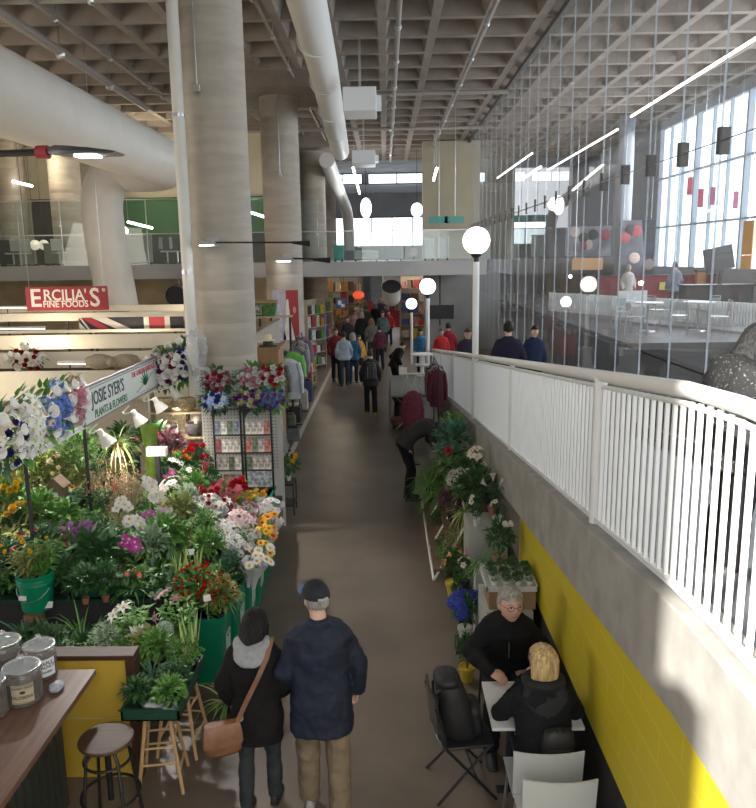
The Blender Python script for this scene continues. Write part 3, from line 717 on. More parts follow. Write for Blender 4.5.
def bouquet(label, px, py, z, s, fl, wrap=wrapw, lean=(0.25, -.3), group=None, rz=0, at=None):
    """flowers standing in a cone of paper: wrap > flowers, leaves"""
    p = Vector(at) if at else atZ(px, py, z + s * .9); t = thing('wrapped_bouquet', label, 'bouquet', (p.x, p.y, z), rz, group)
    r = random.Random(int(px * 13 + py)); b = MB(); n = 18; rings = []
    M = Matrix.Rotation(lean[0] * .6, 4, 'Y') @ Matrix.Rotation(-lean[1] * .6, 4, 'X')
    for rr, zz in ((.05, 0), (.10, .3), (.22, .60), (.34, .82)):
        rings.append([((rr * s * (1 + (.22 if zz > .5 else .05) * ((k % 2) * 2 - 1) * .5)) * cos(2 * pi * k / n), rr * s * (1 + (.2 if zz > .5 else .03) * (k % 3 - 1) * .5) * sin(2 * pi * k / n), (zz + (.05 * (k % 3 - 1) if zz > .8 else 0)) * s) for k in range(n)])
    b.loft(rings, False, M); b.build('wrap', wrap, t, recalc=False)
    f = inst(folmesh('stemmy', 'green', 1), 'foliage', t, (0, 0, .25 * s), M.to_euler(), (s * .45, s * .45, s * .75))
    for (fk, fc, cnt, fs, cen) in fl:
        me = flower(fk, fc, cen)
        for i in range(int(cnt * 1.8)):
            a = r.uniform(0, 2 * pi); q = math.sqrt(r.random()) * .36 * s; v = M @ Vector((q * cos(a), q * sin(a), s * (.98 - q / s * .45 + r.uniform(-.04, .05))))
            d = Vector((v.x * 1.2, v.y * 1.2 - .12 * s, s * .6)); inst(me, 'flower', t, v, d.to_track_quat('Z', 'Y').to_euler(), fs * 1.35 * r.uniform(.85, 1.15))
    return t
def card(label, px, py, z, w=.08, h=.05, rz=.2, stake=.22):
    p = atZ(px, py, z); t = thing('price_card', label, 'price card', (p.x, p.y, z - stake), rz)
    MB().cbox((0, 0, stake), (w, .004, h), Matrix.Translation((0, 0, stake)) @ Matrix.Rotation(-.5, 4, 'X') @ Matrix.Translation((0, 0, -stake))).build('card', mat('card_white', (.75, .75, .73), .6), t)
    MB().tube([(0, .003, 0), (0, .003, stake)], .002, 4).build('stake', mat('stake', (.5, .5, .48), .5), t)

# display tables
dk = mat('display_green', (.012, .045, .028), .6)
for lb, (x0, y0, x1, y1, z) in [('low dark display table directly behind the yellow partition', (-3.5, 5.72, -2.16, 6.6, .60)), ('dark display table under the flats and the green bucket', (-3.95, 6.95, -2.10, 8.6, .84)),
    ('dark display table in the middle of the flower stand', (-3.95, 8.62, -2.10, 10.5, .94)), ('raised dark display table behind the flower shop sign', (-6.6, 6.95, -4.0, 12.0, 1.05))]:
    t = thing('display_table', lb, 'table', ((x0 + x1) / 2, (y0 + y1) / 2, 0)); w, d = (x1 - x0) / 2, (y1 - y0) / 2
    MB().box(-w, -d, z - .04, w, d, z).build('tabletop', dk, t)
    MB().box(-w + .03, -d + .03, .2, w - .03, d - .03, z - .04).build('skirt', darkm, t)
    for sx in (-1, 1):
        for sy in (-1, 1): MB().cbox((sx * (w - .05), sy * (d - .05), .1), (.05, .05, .2)).build('leg', darkm, t)
# green crates along the aisle
gp = mat('green_plastic', (.0, .20, .10), .42, var=.08, scale=3); gw_ = mat('crate_print', (.55, .68, .6), .6)
def crate(i, x, y, rz, label):
    t = thing('green_crate', label, 'crate', (x, y, 0), rz, 'green plastic crates along the aisle edge')
    b = MB(); h = .70; b.loft([[(-.21 * f, -.25 * f, z_), (.21 * f, -.25 * f, z_), (.21 * f, .25 * f, z_), (-.21 * f, .25 * f, z_)] for z_, f in ((0, .90), (h, 1))])
    b.build('tub', gp, t, bevel=.01)
    MB().loft([[(-.23, -.27, z_), (.23, -.27, z_), (.23, .27, z_), (-.23, .27, z_)] for z_ in (h - .04, h)]).build('rim', gp, t, bevel=.006)
    M = Matrix.Translation((.207, 0, .33)) @ Matrix.Rotation(R(2), 4, 'Y') @ Matrix.Rotation(pi / 2, 4, 'Z') @ Matrix.Rotation(pi / 2, 4, 'X')
    b = MB()
    for a0, b0, a1, b1 in ((-.09, -.12, .09, -.112), (-.09, .112, .09, .12), (-.09, -.12, -.083, .12), (.083, -.12, .09, .12), (-.05, -.08, -.035, .08), (-.01, -.08, .005, .03), (.035, -.08, .05, .08), (-.05, .04, .05, .052)): b.box(a0, b0, -.002, a1, b1, .004, M)
    b.build('printed_mark', gw_, t)
for i in range(8):
    crate(i, [-1.83, -1.79, -1.76, -1.75, -1.76, -1.80, -1.86, -1.93][i], 7.05 + i * .55, 0, 'green plastic crate with pale printed box mark, ' + ['nearest the viewer', 'second from the viewer', 'third from the viewer', 'fourth from the viewer', 'fifth from the viewer', 'third from the far end', 'second from the far end', 'farthest, beside the black card rack'][i])

# nursery flats (black / green trays)
def tray(label, x, y, z, w, d, m_=None, cells=True, rz=0):
    t = thing('nursery_tray', label, 'tray', (x, y, z), rz); m_ = m_ or mat('tray_green', (.012, .07, .045), .5)
    h = .10
    MB().box(-w / 2, -d / 2, 0, w / 2, d / 2, .01).build('tray_base', m_, t)
    b = MB()
    for a in ((-w / 2, -d / 2, w / 2, -d / 2 + .015), (-w / 2, d / 2 - .015, w / 2, d / 2), (-w / 2, -d / 2, -w / 2 + .015, d / 2), (w / 2 - .015, -d / 2, w / 2, d / 2)): b.box(a[0], a[1], 0, a[2], a[3], h)
    b.box(-w / 2 - .012, -d / 2 - .012, h - .012, w / 2 + .012, -d / 2 + .002, h).box(-w * .12, -d / 2 - .004, h * .35, w * .12, -d / 2, h * .65)
    b.build('tray_wall', m_, t)
    return t
tray('dark green flat under red-potted leafy plants, left end of the front row', -2.93, 7.16, .845, .44, .36)
tray('dark green flat in the middle of the front row', -2.55, 7.14, .845, .30, .34)
tray('dark flat holding pale rosette succulents', -2.22, 7.2, .845, .36, .46, mat('tray_dark', (.02, .045, .04), .45))
tray('dark green tray of leafy plants standing on two pale wooden stools', -1.81, 5.56, .695, .44, .80, mat('tray_stool', (.015, .06, .035), .5))
tray('black flat between price card and white bouquets', -2.3, 8.9, .945, .5, .5, mat('tray_black', (.02, .02, .025), .45), rz=.3)

# ---- the left flower stand ----
WH, PK, MG, RD, YL, OR, BL, PU, LV = (.74, .72, .69), (.66, .25, .34), (.48, .06, .30), (.52, .015, .03), (.75, .50, .03), (.70, .22, .03), (.09, .13, .42), (.20, .04, .24), (.50, .26, .52)
CY = (.55, .45, .08)
P_ = plant
# low table behind partition, z .60
P_('agave', 'pale spiky agave behind the glass jars', 22, 622, .60, .34, 'strap', 'bluegreen', 'black', w=.9)
P_('grass_plant', 'tall spiky grass plant behind the yellow partition', 80, 616, .60, .50, 'palm', 'green', 'black')
P_('leafy_plant', 'dark leafy plant behind the white labelled jar', 50, 640, .60, .28, 'fine', 'dark', 'black')
P_('leafy_plant', 'pale green leafy plant left of the white lilies', 108, 640, .60, .30, 'fine', 'grey', 'black')
P_('leafy_plant', 'low bright bush at the right end of low table', 127, 655, .60, .24, 'bush', 'green', 'black')
P_('white_lily', 'white lily with yellowish buds behind the stool tray', 132, 628, .60, .42, 'stemmy', 'green', 'black', ('lily', WH, 5, .10))
P_('pink_orchid', 'pink lily-like orchid beside the clear round dome', 178, 636, .62, .40, 'stemmy', 'green', None, ('lily', (.60, .34, .40), 5, .085), at=(-1.93, 6.45, .62))
P_('leafy_plant', 'mixed green plant behind the stool tray', 150, 650, .60, .32, 'bush', 'olive', 'black')
t = thing('glass_dome', 'clear round plastic dome among the plants beside pink orchid', 'dome', (*atZ(164, 632, .98).xy, .90))
MB().sphere((0, 0, .09), .085, 20, 14).build('bowl', glassmat('dome_film', (.9, .92, .93), 1.5, .1, haze=.22), t, smooth=True)
MB().tube([(0, 0, -.30), (0, 0, .02)], .008, 6).build('stake', steel, t)
# on the stool tray z .70
zt = .708
P_('agave', 'blue-green agave in terracotta pot on the stool tray', 0, 0, zt, .30, 'strap', 'bluegreen', 'terra', at=(-1.93, 5.62, zt), w=.75, potr=.36)
P_('leafy_plant', 'dark small-leaved plant at the front left of the stool tray', 0, 0, zt, .20, 'bush', 'dark', 'black', at=(-1.93, 5.30, zt), w=1.1)
P_('leafy_plant', 'green small-leaved plant at the front right of the stool tray', 0, 0, zt, .20, 'bush', 'green', 'black', at=(-1.70, 5.28, zt), w=1.1)
P_('leafy_plant', 'grey-green bushy plant in the middle of the stool tray', 0, 0, zt, .22, 'fine', 'dark', 'black', at=(-1.70, 5.50, zt), w=1.1)
P_('leafy_plant', 'speckled leafy plant at the back right of the stool tray', 0, 0, zt, .26, 'fine', 'green', 'black', at=(-1.70, 5.78, zt))
P_('snake_plant', 'snake plant with pale edged upright leaves on the stool tray', 0, 0, zt, .40, 'sword', 'stripe', 'black', at=(-1.66, 5.86, zt), w=.8)
P_('leafy_plant', 'bright green plant at the back left of the stool tray', 0, 0, zt, .28, 'bush', 'green', 'black', at=(-1.95, 5.86, zt))
P_('spider_plant', 'trailing striped plant on the floor right of the wooden stools', 0, 0, 0, .42, 'strap', 'stripe', 'black', at=(-1.50, 6.35, 0), w=.7)
# green bucket of mixed bouquets
def bucket(label, x, y, z, r, h):
    t = thing('green_bucket', label, 'bucket', (x, y, z))
    MB().lathe([(r * .84, 0), (r * .97, h * .72), (r * 1.03, h * .74), (r, h * .78), (r * 1.03, h * .84), (r, h * .88), (r * 1.06, h * .97), (r * 1.06, h), (r * .94, h), (r * .85, .02), (.01, .02)], 32).build('tub', gp, t, smooth=True)
    MB().tube([(r * 1.02 * cos(a), r * 1.02 * sin(a), h * .62 - .10 * sin((a - R(200)) / R(140) * pi)) for a in [R(200 + 14 * i) for i in range(11)]], .004, 6).build('handle', steel, t)
    MB().cbox((-.06, -r * .93, h * .45), (.07, .02, .04)).build('label', mat('card_white', (.75, .75, .73), .6), t)
    return t
bp0 = atZ(38, 607, .845)
bucket('round green bucket filled with mixed bouquets at left', bp0.x, bp0.y, .845, .165, .36)
P_('mixed_flowers', 'mixed yellow and rust bouquet standing in the green bucket', 0, 0, 1.12, .34, 'stemmy', 'olive', None, ('pom', YL, 9, .06, (.25, .1, .02)), at=(bp0.x - .06, bp0.y - .02, 1.06), w=1.2)
P_('mixed_flowers', 'bouquet with dark red, mauve and white blooms in the green bucket', 0, 0, 1.12, .36, 'stemmy', 'green', None, ('pom', (.36, .05, .07), 5, .06), at=(bp0.x + .07, bp0.y + .03, 1.06), w=1.2)
card('white card strip leaning in front of the green bucket', 45, 605, .90, .14, .06, .1, .06)
bx = MB().box(-.09, -.05, 0, .09, .05, .10).build('cardboard_box', mat('cardboard', (.30, .19, .11), .8, var=.06, scale=10)); bx.location = (*atZ(35, 618, .65).xy, .60)
tag(bx, 'small brown cardboard box in front of the green bucket', 'box')
bp1 = atZ(133, 628, .845)
bucket('small green pot-shaped bucket below the middle flat', -2.45, 6.72, .60, .075, .16)
# front row T1 z .85-.95
z1 = .86
for a in [('kalanchoe', 'red-potted broad-leaved plant, left of two in the flat', 84, 582, z1, .30, 'bush', 'dark', 'terra'), ('kalanchoe', 'red-potted broad-leaved plant, right of two in the flat', 104, 580, z1, .30, 'bush', 'dark', 'terra'),
    ('stock_flower', 'mauve flower spike above dark green leaves', 80, 543, z1, .34, 'stemmy', 'dark', 'black', ('pom', LV, 16, .085, LV, .6)),
    ('leafy_plant', 'leafy plant with small orange tips in middle flat', 133, 577, z1, .26, 'strap', 'green', 'black', ('five', (.6, .16, .08), 4, .05)),
    ('leafy_plant', 'dark glossy plant behind the red pots', 98, 555, z1, .40, 'big', 'dark', 'black'),
    ('succulent', 'pale grey rosette succulent at the left of the dark flat', 158, 588, z1, .22, 'rosette', 'grey', 'black'), ('succulent', 'grey-green rosette succulent at the right of the dark flat', 173, 580, z1, .24, 'rosette', 'grey', 'black'),
    ('succulent', 'bright lime rosette succulent at the front of dark flat', 180, 592, z1, .18, 'rosette', 'lime', 'black'), ('succulent', 'pale rosette succulent at the back of the dark flat', 167, 572, z1, .24, 'rosette', 'grey', 'black'),
    ('leafy_plant', 'strap-leaved plant behind the middle flat', 122, 560, z1, .34, 'strap', 'green', 'black'), ('leafy_plant', 'small red-tipped plant behind the succulent flat', 148, 572, z1, .26, 'strap', 'dark', 'black', ('five', (.5, .12, .08), 4, .05)),
    ('snake_plant', 'yellow-edged snake plant behind the succulents, left one', 178, 566, z1, .30, 'sword', 'stripe', 'black'), ('snake_plant', 'yellow-edged snake plant behind the succulents, right one', 194, 562, z1, .32, 'sword', 'stripe', 'black'),
    ('leafy_plant', 'dark leafy plant at the left edge below yellow flowers', 14, 560, z1, .36, 'bush', 'dark', 'black'), ('leafy_plant', 'dark plant between bucket and red pots', 62, 572, z1, .30, 'bush', 'dark', 'black'),
    ('lavender', 'blue-grey lavender beside the mauve spike', 62, 538, z1, .30, 'dry', 'brown', 'black', ('pom', (.28, .26, .46), 7, .045)),
    ('dieffenbachia', 'variegated bushy plant left of the lower price card', 150, 545, z1, .36, 'bush', 'grey', 'black'), ('dieffenbachia', 'bright bushy plant under the white orchids', 165, 535, z1, .40, 'bush', 'green', 'black'),
    ('leafy_plant', 'olive strap-leaved plant behind the price card', 190, 530, .95, .36, 'strap', 'olive', 'black'), ('leafy_plant', 'green shrub right of the price card', 208, 545, .95, .30, 'bush', 'green', 'black'),
    ('leafy_plant', 'feathery green plant left of the white bouquets', 205, 525, .95, .34, 'fine', 'green', 'black'), ('croton', 'yellow-green croton in the centre of the stand', 178, 512, .95, .36, 'bush', 'olive', 'black', ('five', YL, 3, .05)),
    ('leafy_plant', 'grey leafy plant with white tips near the bouquets', 190, 500, .95, .32, 'bush', 'grey', 'black', ('five', WH, 5, .05)),
    ('grass_plant', 'bright fine grass plant left of the orchids', 95, 525, .95, .36, 'grass', 'lime', 'black'), ('leafy_plant', 'low dark leafy plant below the grass plant', 115, 545, .95, .30, 'bush', 'dark', 'black'),
    ('leafy_plant', 'green leafy plant right of the yellow flowers', 40, 510, .95, .40, 'bush', 'green', 'black'), ('leafy_plant', 'broad leaf plant below the wooden birdhouse', 62, 518, .95, .30, 'big', 'green', 'black'),
    ('dry_flowers', 'brown dried baby\'s breath bunch in front of the tall fern', 110, 482, .95, .52, 'dry', 'brown', 'tan'), ('dry_flowers', 'brown dried bunch behind the white orchids', 130, 490, .95, .44, 'dry', 'brown', 'tan'), ('dry_flowers', 'small brown dried bunch above the magenta orchid', 118, 515, .95, .34, 'dry', 'brown', 'tan'),
    ('salmon_flower', 'salmon red flower among the dried bunches', 104, 500, .95, .34, 'stemmy', 'dark', 'black', ('pom', (.62, .16, .12), 7, .055, (.6, .2, .1), .5)),
    ('red_flower', 'red ribbed bloom near the wooden birdhouse', 72, 500, .95, .28, 'stemmy', 'dark', 'black', ('pom', (.50, .06, .06), 6, .06, (.5, .06, .06), .6)),
    ('begonia', 'yellow flowering plant at the left edge, upper', 8, 494, 1.06, .34, 'bush', 'green', 'black', ('rose', YL, 8, .12, OR, .3)), ('begonia', 'yellow flowering plant at the left edge, lower', 16, 522, .95, .30, 'bush', 'dark', 'black', ('rose', (.75, .48, .08), 5, .11, OR, .3)),
    ('fern', 'large dense feathery green fern under the blue wreath', 80, 452, 1.06, .62, 'fine', 'green', 'black'), ('fern', 'dark fern right of the feathery green fern', 112, 466, 1.06, .50, 'bush', 'dark', 'black'),
    ('shrub', 'yellow-green shrub with peach blooms under the white wreath', 28, 462, 1.06, .56, 'fine', 'lime', 'black', ('five', (.62, .38, .24), 8, .07)), ('shrub', 'peach and pale blooming plant beside the birdhouse', 52, 470, 1.06, .40, 'bush', 'olive', 'black', ('five', (.60, .45, .33), 9, .075)),
    ('shrub', 'dark shrub at the left edge beneath the wreaths', 2, 468, 1.06, .50, 'bush', 'olive', 'black'),
    ('leafy_plant', 'dark plant with red flowers behind the clip lamps', 150, 440, 1.06, .50, 'bush', 'dark', 'black', ('five', (.40, .02, .06), 8, .07)), ('leafy_plant', 'dark plant with crimson flowers right of the lime stem', 168, 448, 1.0, .46, 'bush', 'purple', 'black', ('five', (.40, .02, .08), 7, .07)),
    ('dry_flowers', 'thin brown twig bunch behind the red geranium', 176, 432, 1.0, .56, 'dry', 'brown', 'tan'), ('leafy_plant', 'dark green filler plant below the brown pot', 122, 440, 1.06, .46, 'bush', 'dark', 'black'),
    ('cyclamen', 'white cyclamen beside the orange flowers', 172, 470, .95, .34, 'bush', 'dark', 'black', ('orchid', WH, 7, .085)), ('geranium', 'orange flowering plant left of the red geranium', 184, 465, .95, .36, 'bush', 'green', 'black', ('pom', OR, 9, .07, OR, .5)),
    ('geranium', 'bright red geranium near the white peg panel', 197, 462, .95, .38, 'bush', 'dark', 'black', ('rose', RD, 16, .10, RD, .45)), ('geranium', 'red-pink flowering plant right of the red geranium', 208, 478, .95, .30, 'bush', 'dark', 'black', ('rose', (.55, .05, .10), 5, .085, RD, .4)),
    ('cyclamen', 'magenta flowering plant left of the white mass', 165, 480, .95, .28, 'bush', 'dark', 'black', ('orchid', MG, 9, .095)), ('azalea', 'mass of pink and white blooms in the centre', 174, 492, .95, .32, 'bush', 'green', 'black', ('five', (.74, .66, .68), 30, .085, (.6, .2, .3))),
    ('leafy_plant', 'fresh green leafy plant below the geraniums', 196, 486, .95, .30, 'bush', 'green', 'black'), ('azalea', 'white azalea with pink centres right of the pale mass', 190, 478, .95, .28, 'bush', 'green', 'black', ('five', (.70, .62, .60), 9, .06, (.6, .2, .3))),
    ('leafy_plant', 'thin grassy plant at the far left between shrubs', 30, 490, 1.0, .36, 'palm', 'olive', 'black'),
    ('leafy_plant', 'dark leafy filler behind the mauve spike', 100, 535, .90, .34, 'bush', 'dark', 'black'), ('leafy_plant', 'dark leafy filler behind the green bucket', 40, 545, .90, .36, 'bush', 'dark', 'black')]:
    a = list(a); fl = a[9] if len(a) > 9 else None
    P_(*a[:9], fl=fl)
# orchids on arching stems
def orchid(label, px, py, z, h, col, n, name='orchid', s=.085, dx=.14, cen=(.6, .45, .1)):
    p = atZ(px, py, z + h * .82); t = thing(name, label, 'orchid', (p.x - dx * .6, p.y, z))
    inst(potmesh('white'), 'pot', t, (0, 0, 0), sc=.12); inst(folmesh('strap', 'green', 0), 'foliage', t, (0, 0, .08), sc=(.16, .16, .14))
    pts = [(0, 0, .08), (-.02, 0, h * .5), (dx * .3, 0, h * .88), (dx * .8, 0, h * .95), (dx * 1.4, -.02, h * .80)]
    MB().tube(pts, [.005, .005, .004, .003, .002], 6).build('stem', mat('stem_green', (.08, .16, .04), .5), t)
    me = flower('orchid', col, cen); r = random.Random(int(px)); s *= 1.4; n += 4
    for i in range(n):
        u = .45 + .55 * i / max(1, n - 1); f = u * 3.99; j = min(3, int(f)); q = Vector(pts[j]).lerp(Vector(pts[j + 1]), f - j) if j < 4 else Vector(pts[4])
        inst(me, 'flower', t, q + Vector((r.uniform(-.035, .035), r.uniform(-.04, 0), r.uniform(-.03, .03))), (R(70), r.uniform(-.4, .4), r.uniform(-.6, .9)), s * r.uniform(.85, 1.1))
orchid('tall white orchid with the longest flower spray', 150, 486, .95, .62, WH, 12, s=.095, dx=.05)
orchid('second white orchid spray right beside the longest one', 156, 497, .95, .52, WH, 9, s=.09, dx=.08)
orchid('white orchid standing left of the longest spray', 123, 506, .95, .52, WH, 4, s=.10, dx=.08)
orchid('lower white orchid above the magenta orchid', 133, 523, .95, .42, WH, 5, s=.095)
orchid('magenta orchid above the white price card', 127, 545, .90, .42, MG, 7, s=.095, cen=(.7, .6, .6))
orchid('purple orchid hanging under the longest white spray', 150, 516, .95, .40, (.45, .12, .42), 5, s=.075)
orchid('pale mauve orchid right of the purple orchid', 163, 512, .95, .40, (.60, .42, .56), 3, s=.07)
card('white price card on stake below the magenta orchid', 113, 551, 1.12, .10, .085, -.2)
card('white price card on stake in front of olive strap leaves', 190, 552, 1.15, .085, .06, .1)
card('white price card on stake near the spider plant', 217, 566, 1.02, .08, .04, .5)
card('white price card stuck in the red berry plant', 207, 598, .98, .07, .06, .5)
card('white tag among the geraniums', 196, 507, 1.2, .05, .07, .4)
# pots with open flowers along crate tops, z .6
zc = .66
P_('berry_plant', 'red berried plant on the nearest green crate', 205, 600, zc, .36, 'bush', 'green', 'black', ('pom', (.60, .015, .015), 98, .040, (.5, .02, .02), -.2), at=(-1.86, 7.02, .60), w=1.25)
P_('berry_plant', 'small red berried plant on the second crate', 219, 597, zc, .32, 'bush', 'olive', 'black', ('pom', (.55, .03, .02), 30, .036))
P_('spider_plant', 'variegated spider plant behind the red berries', 217, 573, .75, .36, 'spider', 'stripe', 'black', w=.9)
P_('leafy_plant', 'dark grey-green small plant on the third crate', 236, 572, zc, .26, 'fine', 'dark', 'black')
P_('leafy_plant', 'grey-green low plant left of the bouquets', 232, 562, zc + .1, .24, 'fine', 'bluegreen', 'black')
# bouquets in paper (aisle side)
cen = (.6, .45, .1); BQ = 'wrapped bouquets on the crates by the aisle'
for lb, px, py, z, s, fl, wr in [
    ('white wrapped bouquet with a single yellow daisy, nearest', 252, 555, zc, .42, [('daisy', WH, 4, .09, (.7, .45, .03)), ('pom', YL, 1, .06, OR)], wrapw),
    ('white wrapped bouquet with lilac shade second from the front', 240, 545, zc, .42, [('daisy', (.62, .58, .68), 6, .08, cen)], wrapw),
    ('white wrapped bouquet with yellow striped bloom beside the aisle', 257, 543, zc, .42, [('daisy', WH, 3, .09, cen), ('daisy', YL, 3, .08, (.3, .05, .02))], wrapw),
    ('bouquet of yellow and red daisies under clear film', 262, 528, zc, .42, [('daisy', YL, 4, .09, (.4, .05, .02)), ('daisy', OR, 3, .08, (.3, .04, .02))], wrapw),
    ('bouquet of orange gerberas in pale wrap by the aisle', 268, 516, zc, .42, [('daisy', (.75, .36, .03), 6, .09, (.35, .06, .02))], wrapw),
    ('bouquet of golden blooms left of the orange gerberas', 250, 518, zc, .42, [('pom', (.72, .38, .02), 7, .07, OR)], wrapw),
    ('lilac white daisy bouquet at the far aisle corner', 270, 500, zc, .42, [('daisy', (.66, .60, .68), 7, .09, cen)], wrapm),
    ('white lily bouquet in clear film near the corner', 262, 507, zc, .42, [('lily', WH, 4, .10, cen), ('daisy', (.64, .62, .72), 3, .08, cen)], wrapm),
    ('pink tipped white lily bouquet in the middle', 235, 515, .8, .46, [('lily', (.70, .50, .52), 8, .10, cen)], wrapm),
    ('white and blush bouquet left of the pink lilies', 222, 522, .8, .44, [('lily', WH, 7, .10, cen)], wrapw),
    ('white bouquet with green buds behind the golden one', 240, 530, .75, .44, [('rose', WH, 5, .08, cen), ('pom', (.35, .5, .2), 3, .05, cen)], wrapw),
    ('small white bouquet under the pink gift wrap', 213, 505, .85, .42, [('lily', WH, 5, .10, cen)], wrapw),
    ('tall folded white paper bouquet left of the yellow mums', 200, 500, .9, .44, [('rose', (.68, .62, .64), 5, .08, cen)], wrapw),
    ('white paper bouquet with red edge below geraniums', 210, 496, .9, .46, [('lily', WH, 3, .10, cen), ('rose', RD, 3, .07, RD)], wrapw),
    ('yellow mum bouquet in clear film behind the lilies, left one', 236, 495, .85, .42, [('pom', (.70, .45, .04), 8, .065, OR)], wrapm),
    ('yellow mum bouquet in clear film behind the lilies, right one', 250, 492, .85, .42, [('pom', (.70, .48, .05), 8, .065, OR)], wrapm),
    ('pink and white rose bouquet in front of the yellow mums', 243, 505, .8, .42, [('rose', (.66, .36, .40), 6, .08, cen)], wrapw),
    ('white bouquet with lavender sprigs beside the third crate', 247, 560, zc, .34, [('five', (.55, .52, .66), 8, .05, cen)], wrapw),
    ('green and white bouquet in the centre of the bouquets', 228, 535, .8, .38, [('five', WH, 8, .06, (.3, .45, .1))], wrapw),
    ('large pink wrapped gift bouquet with red roses', 226, 480, .95, .52, [('rose', RD, 5, .10, RD), ('rose', (.65, .25, .30), 3, .09, RD)], wrapp),
    ('red bouquet left of the large pink gift wrap', 207, 488, .9, .44, [('rose', RD, 6, .09, RD)], wrapp)]:
    bouquet(lb, px, py, z, s, fl, wr, group=BQ)
# one more line of bouquets standing in the crates
k_ = 0
WD = ['nearest', 'second', 'third', 'fourth', 'fifth', 'sixth', 'seventh', 'eighth', 'ninth', 'tenth', 'eleventh', 'farthest']
for j in range(12):
    y = 8.0 + j * .265; x = [-1.79, -1.76, -1.76, -1.80, -1.86, -1.93][min(5, int((y - 7.3) / .55))] + (.06 if j % 2 else -.10)
    bouquet('%s bouquet in the line of bouquets standing in the green crates, %s' % (WD[j], ['mostly white', 'white and pink', 'white and yellow', 'golden'][j % 4]), 0, 0, .30, .44,
        [[('rose', WH, 5, .085, cen)], [('lily', WH, 3, .09, cen), ('rose', (.66, .36, .42), 2, .08, cen)], [('daisy', WH, 3, .09, cen), ('daisy', YL, 2, .08, (.3, .05, .02))], [('daisy', OR, 3, .09, (.3, .05, .02)), ('pom', YL, 2, .07, OR)]][j % 4], wrapw, group=BQ, at=(x, y, 0), rz=j)
# low foliage filling the gaps between pots
def filler(name, label, x0, y0, x1, y1, z, n, col, seed):
    r = random.Random(seed); b = MB()
    for i in range(n):
        p = (r.uniform(x0, x1), r.uniform(y0, y1), z + r.uniform(.0, .16)); blade(b, p, rdir(r, .2), r.uniform(.10, .2), r.uniform(.03, .07), .7, 3)
    tag(b.build(name, LM[col], recalc=False), label, 'foliage', kind='stuff')
filler('low_foliage', 'low dark green foliage filling gaps between pots in the middle of the flower stand', -3.9, 7.0, -2.1, 10.5, .86, 3800, 'dark', 1)
filler('low_foliage', 'low bright foliage filling gaps between pots in the middle of the flower stand', -3.9, 7.0, -2.1, 10.5, .88, 1800, 'green', 2)
filler('low_foliage', 'low olive foliage filling gaps behind the flower shop sign', -6.2, 7.2, -4.05, 11.5, 1.06, 3200, 'olive', 3)
filler('low_foliage', 'low bright foliage in the tops of the nearest green crates', -2.01, 6.84, -1.64, 8.0, .66, 420, 'green', 5)
filler('low_foliage', 'low foliage filling the table behind the yellow partition', -3.4, 5.75, -2.2, 6.55, .61, 900, 'dark', 4)
# plant stand beside the aisle end of the flower stand
st_ = atZ(272, 500, .35)
t = thing('plant_stand', 'small black plant stand with yellow flowers beside the aisle', 'stand', (-1.72, 12.0, 0))
MB().box(-.2, -.2, .50, .2, .2, .53).build('shelf', blackm, t)
MB().box(-.2, -.2, .15, .2, .2, .17).build('shelf', blackm, t)
for sx in (-1, 1):
    for sy in (-1, 1): MB().tube([(sx * .19, sy * .19, 0), (sx * .19, sy * .19, .5)], .01, 6).build('leg', blackm, t)
P_('marigold', 'orange flowering pot on the small black stand, left one', 0, 0, .535, .30, 'bush', 'dark', 'black', ('rose', (.6, .28, .05), 6, .09), at=(-1.84, 11.95, .535))
P_('marigold', 'yellow flowering pot on the small black stand, right one', 0, 0, .535, .32, 'bush', 'dark', 'white', ('rose', (.75, .42, .03), 6, .10), at=(-1.62, 12.0, .535))
card('white price card hanging on the small black stand', 262, 487, .62, .10, .08, 0, .09)

# ---- flower shop sign with swags ----
sg = thing('shop_sign', 'long white sign reading JOSIE SYER\'S PLANTS & FLOWERS, facing the aisle', 'sign', (-3.65, 10.3, 2.36))
sw = mat('sign_white', (.70, .72, .68), .5)
MB().box(-.02, -1.35, -.22, 0, 1.65, .24).build('board', sw, sg)
b = MB()
for z0, z1 in ((.235, .26), (.205, .213), (-.225, -.205)): b.box(-.03, -1.36, z0, .012, 1.66, z1)
b.box(-.03, -1.37, -.225, .012, -1.35, .26).box(-.03, 1.65, -.225, .012, 1.67, .26).build('frame', mat('sign_frame', (.25, .22, .24), .5), sg)
def T(txt, y, z, size, m_, **k): return text_mesh(txt, size, m_, 'lettering', sg, faceX(.002, y, z), **k)
T("JOSIE SYER'S", -.50, .06, .25, mat('sign_ink', (.04, .05, .06), .6), bold=.002, sx=.88)
T("PLANTS & FLOWERS", -.42, -.135, .145, mat('sign_green', (.03, .16, .08), .6), bold=.001, sx=.92)
T("THE GARDEN HERITAGE", .98, .13, .105, mat('sign_red', (.50, .05, .09), .6), bold=.001, sx=.95)
b = MB()
for i in range(7):
    a = -.9 + i * .3; blade(b, (.004, 1.0, -.10), (.0, sin(a) * .9, cos(a) * .5 + .15), .26, .035, .3, 4)
b.tube([(.006, .6, -.14), (.006, .9, -.08), (.006, 1.4, .04)], .004, 5)
b.build('leaf_drawing', mat('sign_green', (.03, .16, .08), .6), sg)
text_mesh('. . . . . . . . . . . . .', .07, mat('sign_ink', (.04, .05, .06), .6), 'lettering', sg, faceX(.002, .98, -.16))
for y in (-1.25, 1.3): MB().tube([(-.06, y, -1.31), (-.06, y, .24)], .022, 8).build('sign_post', mat('post_white', (.6, .62, .58), .5) if y > 0 else darkm, sg)
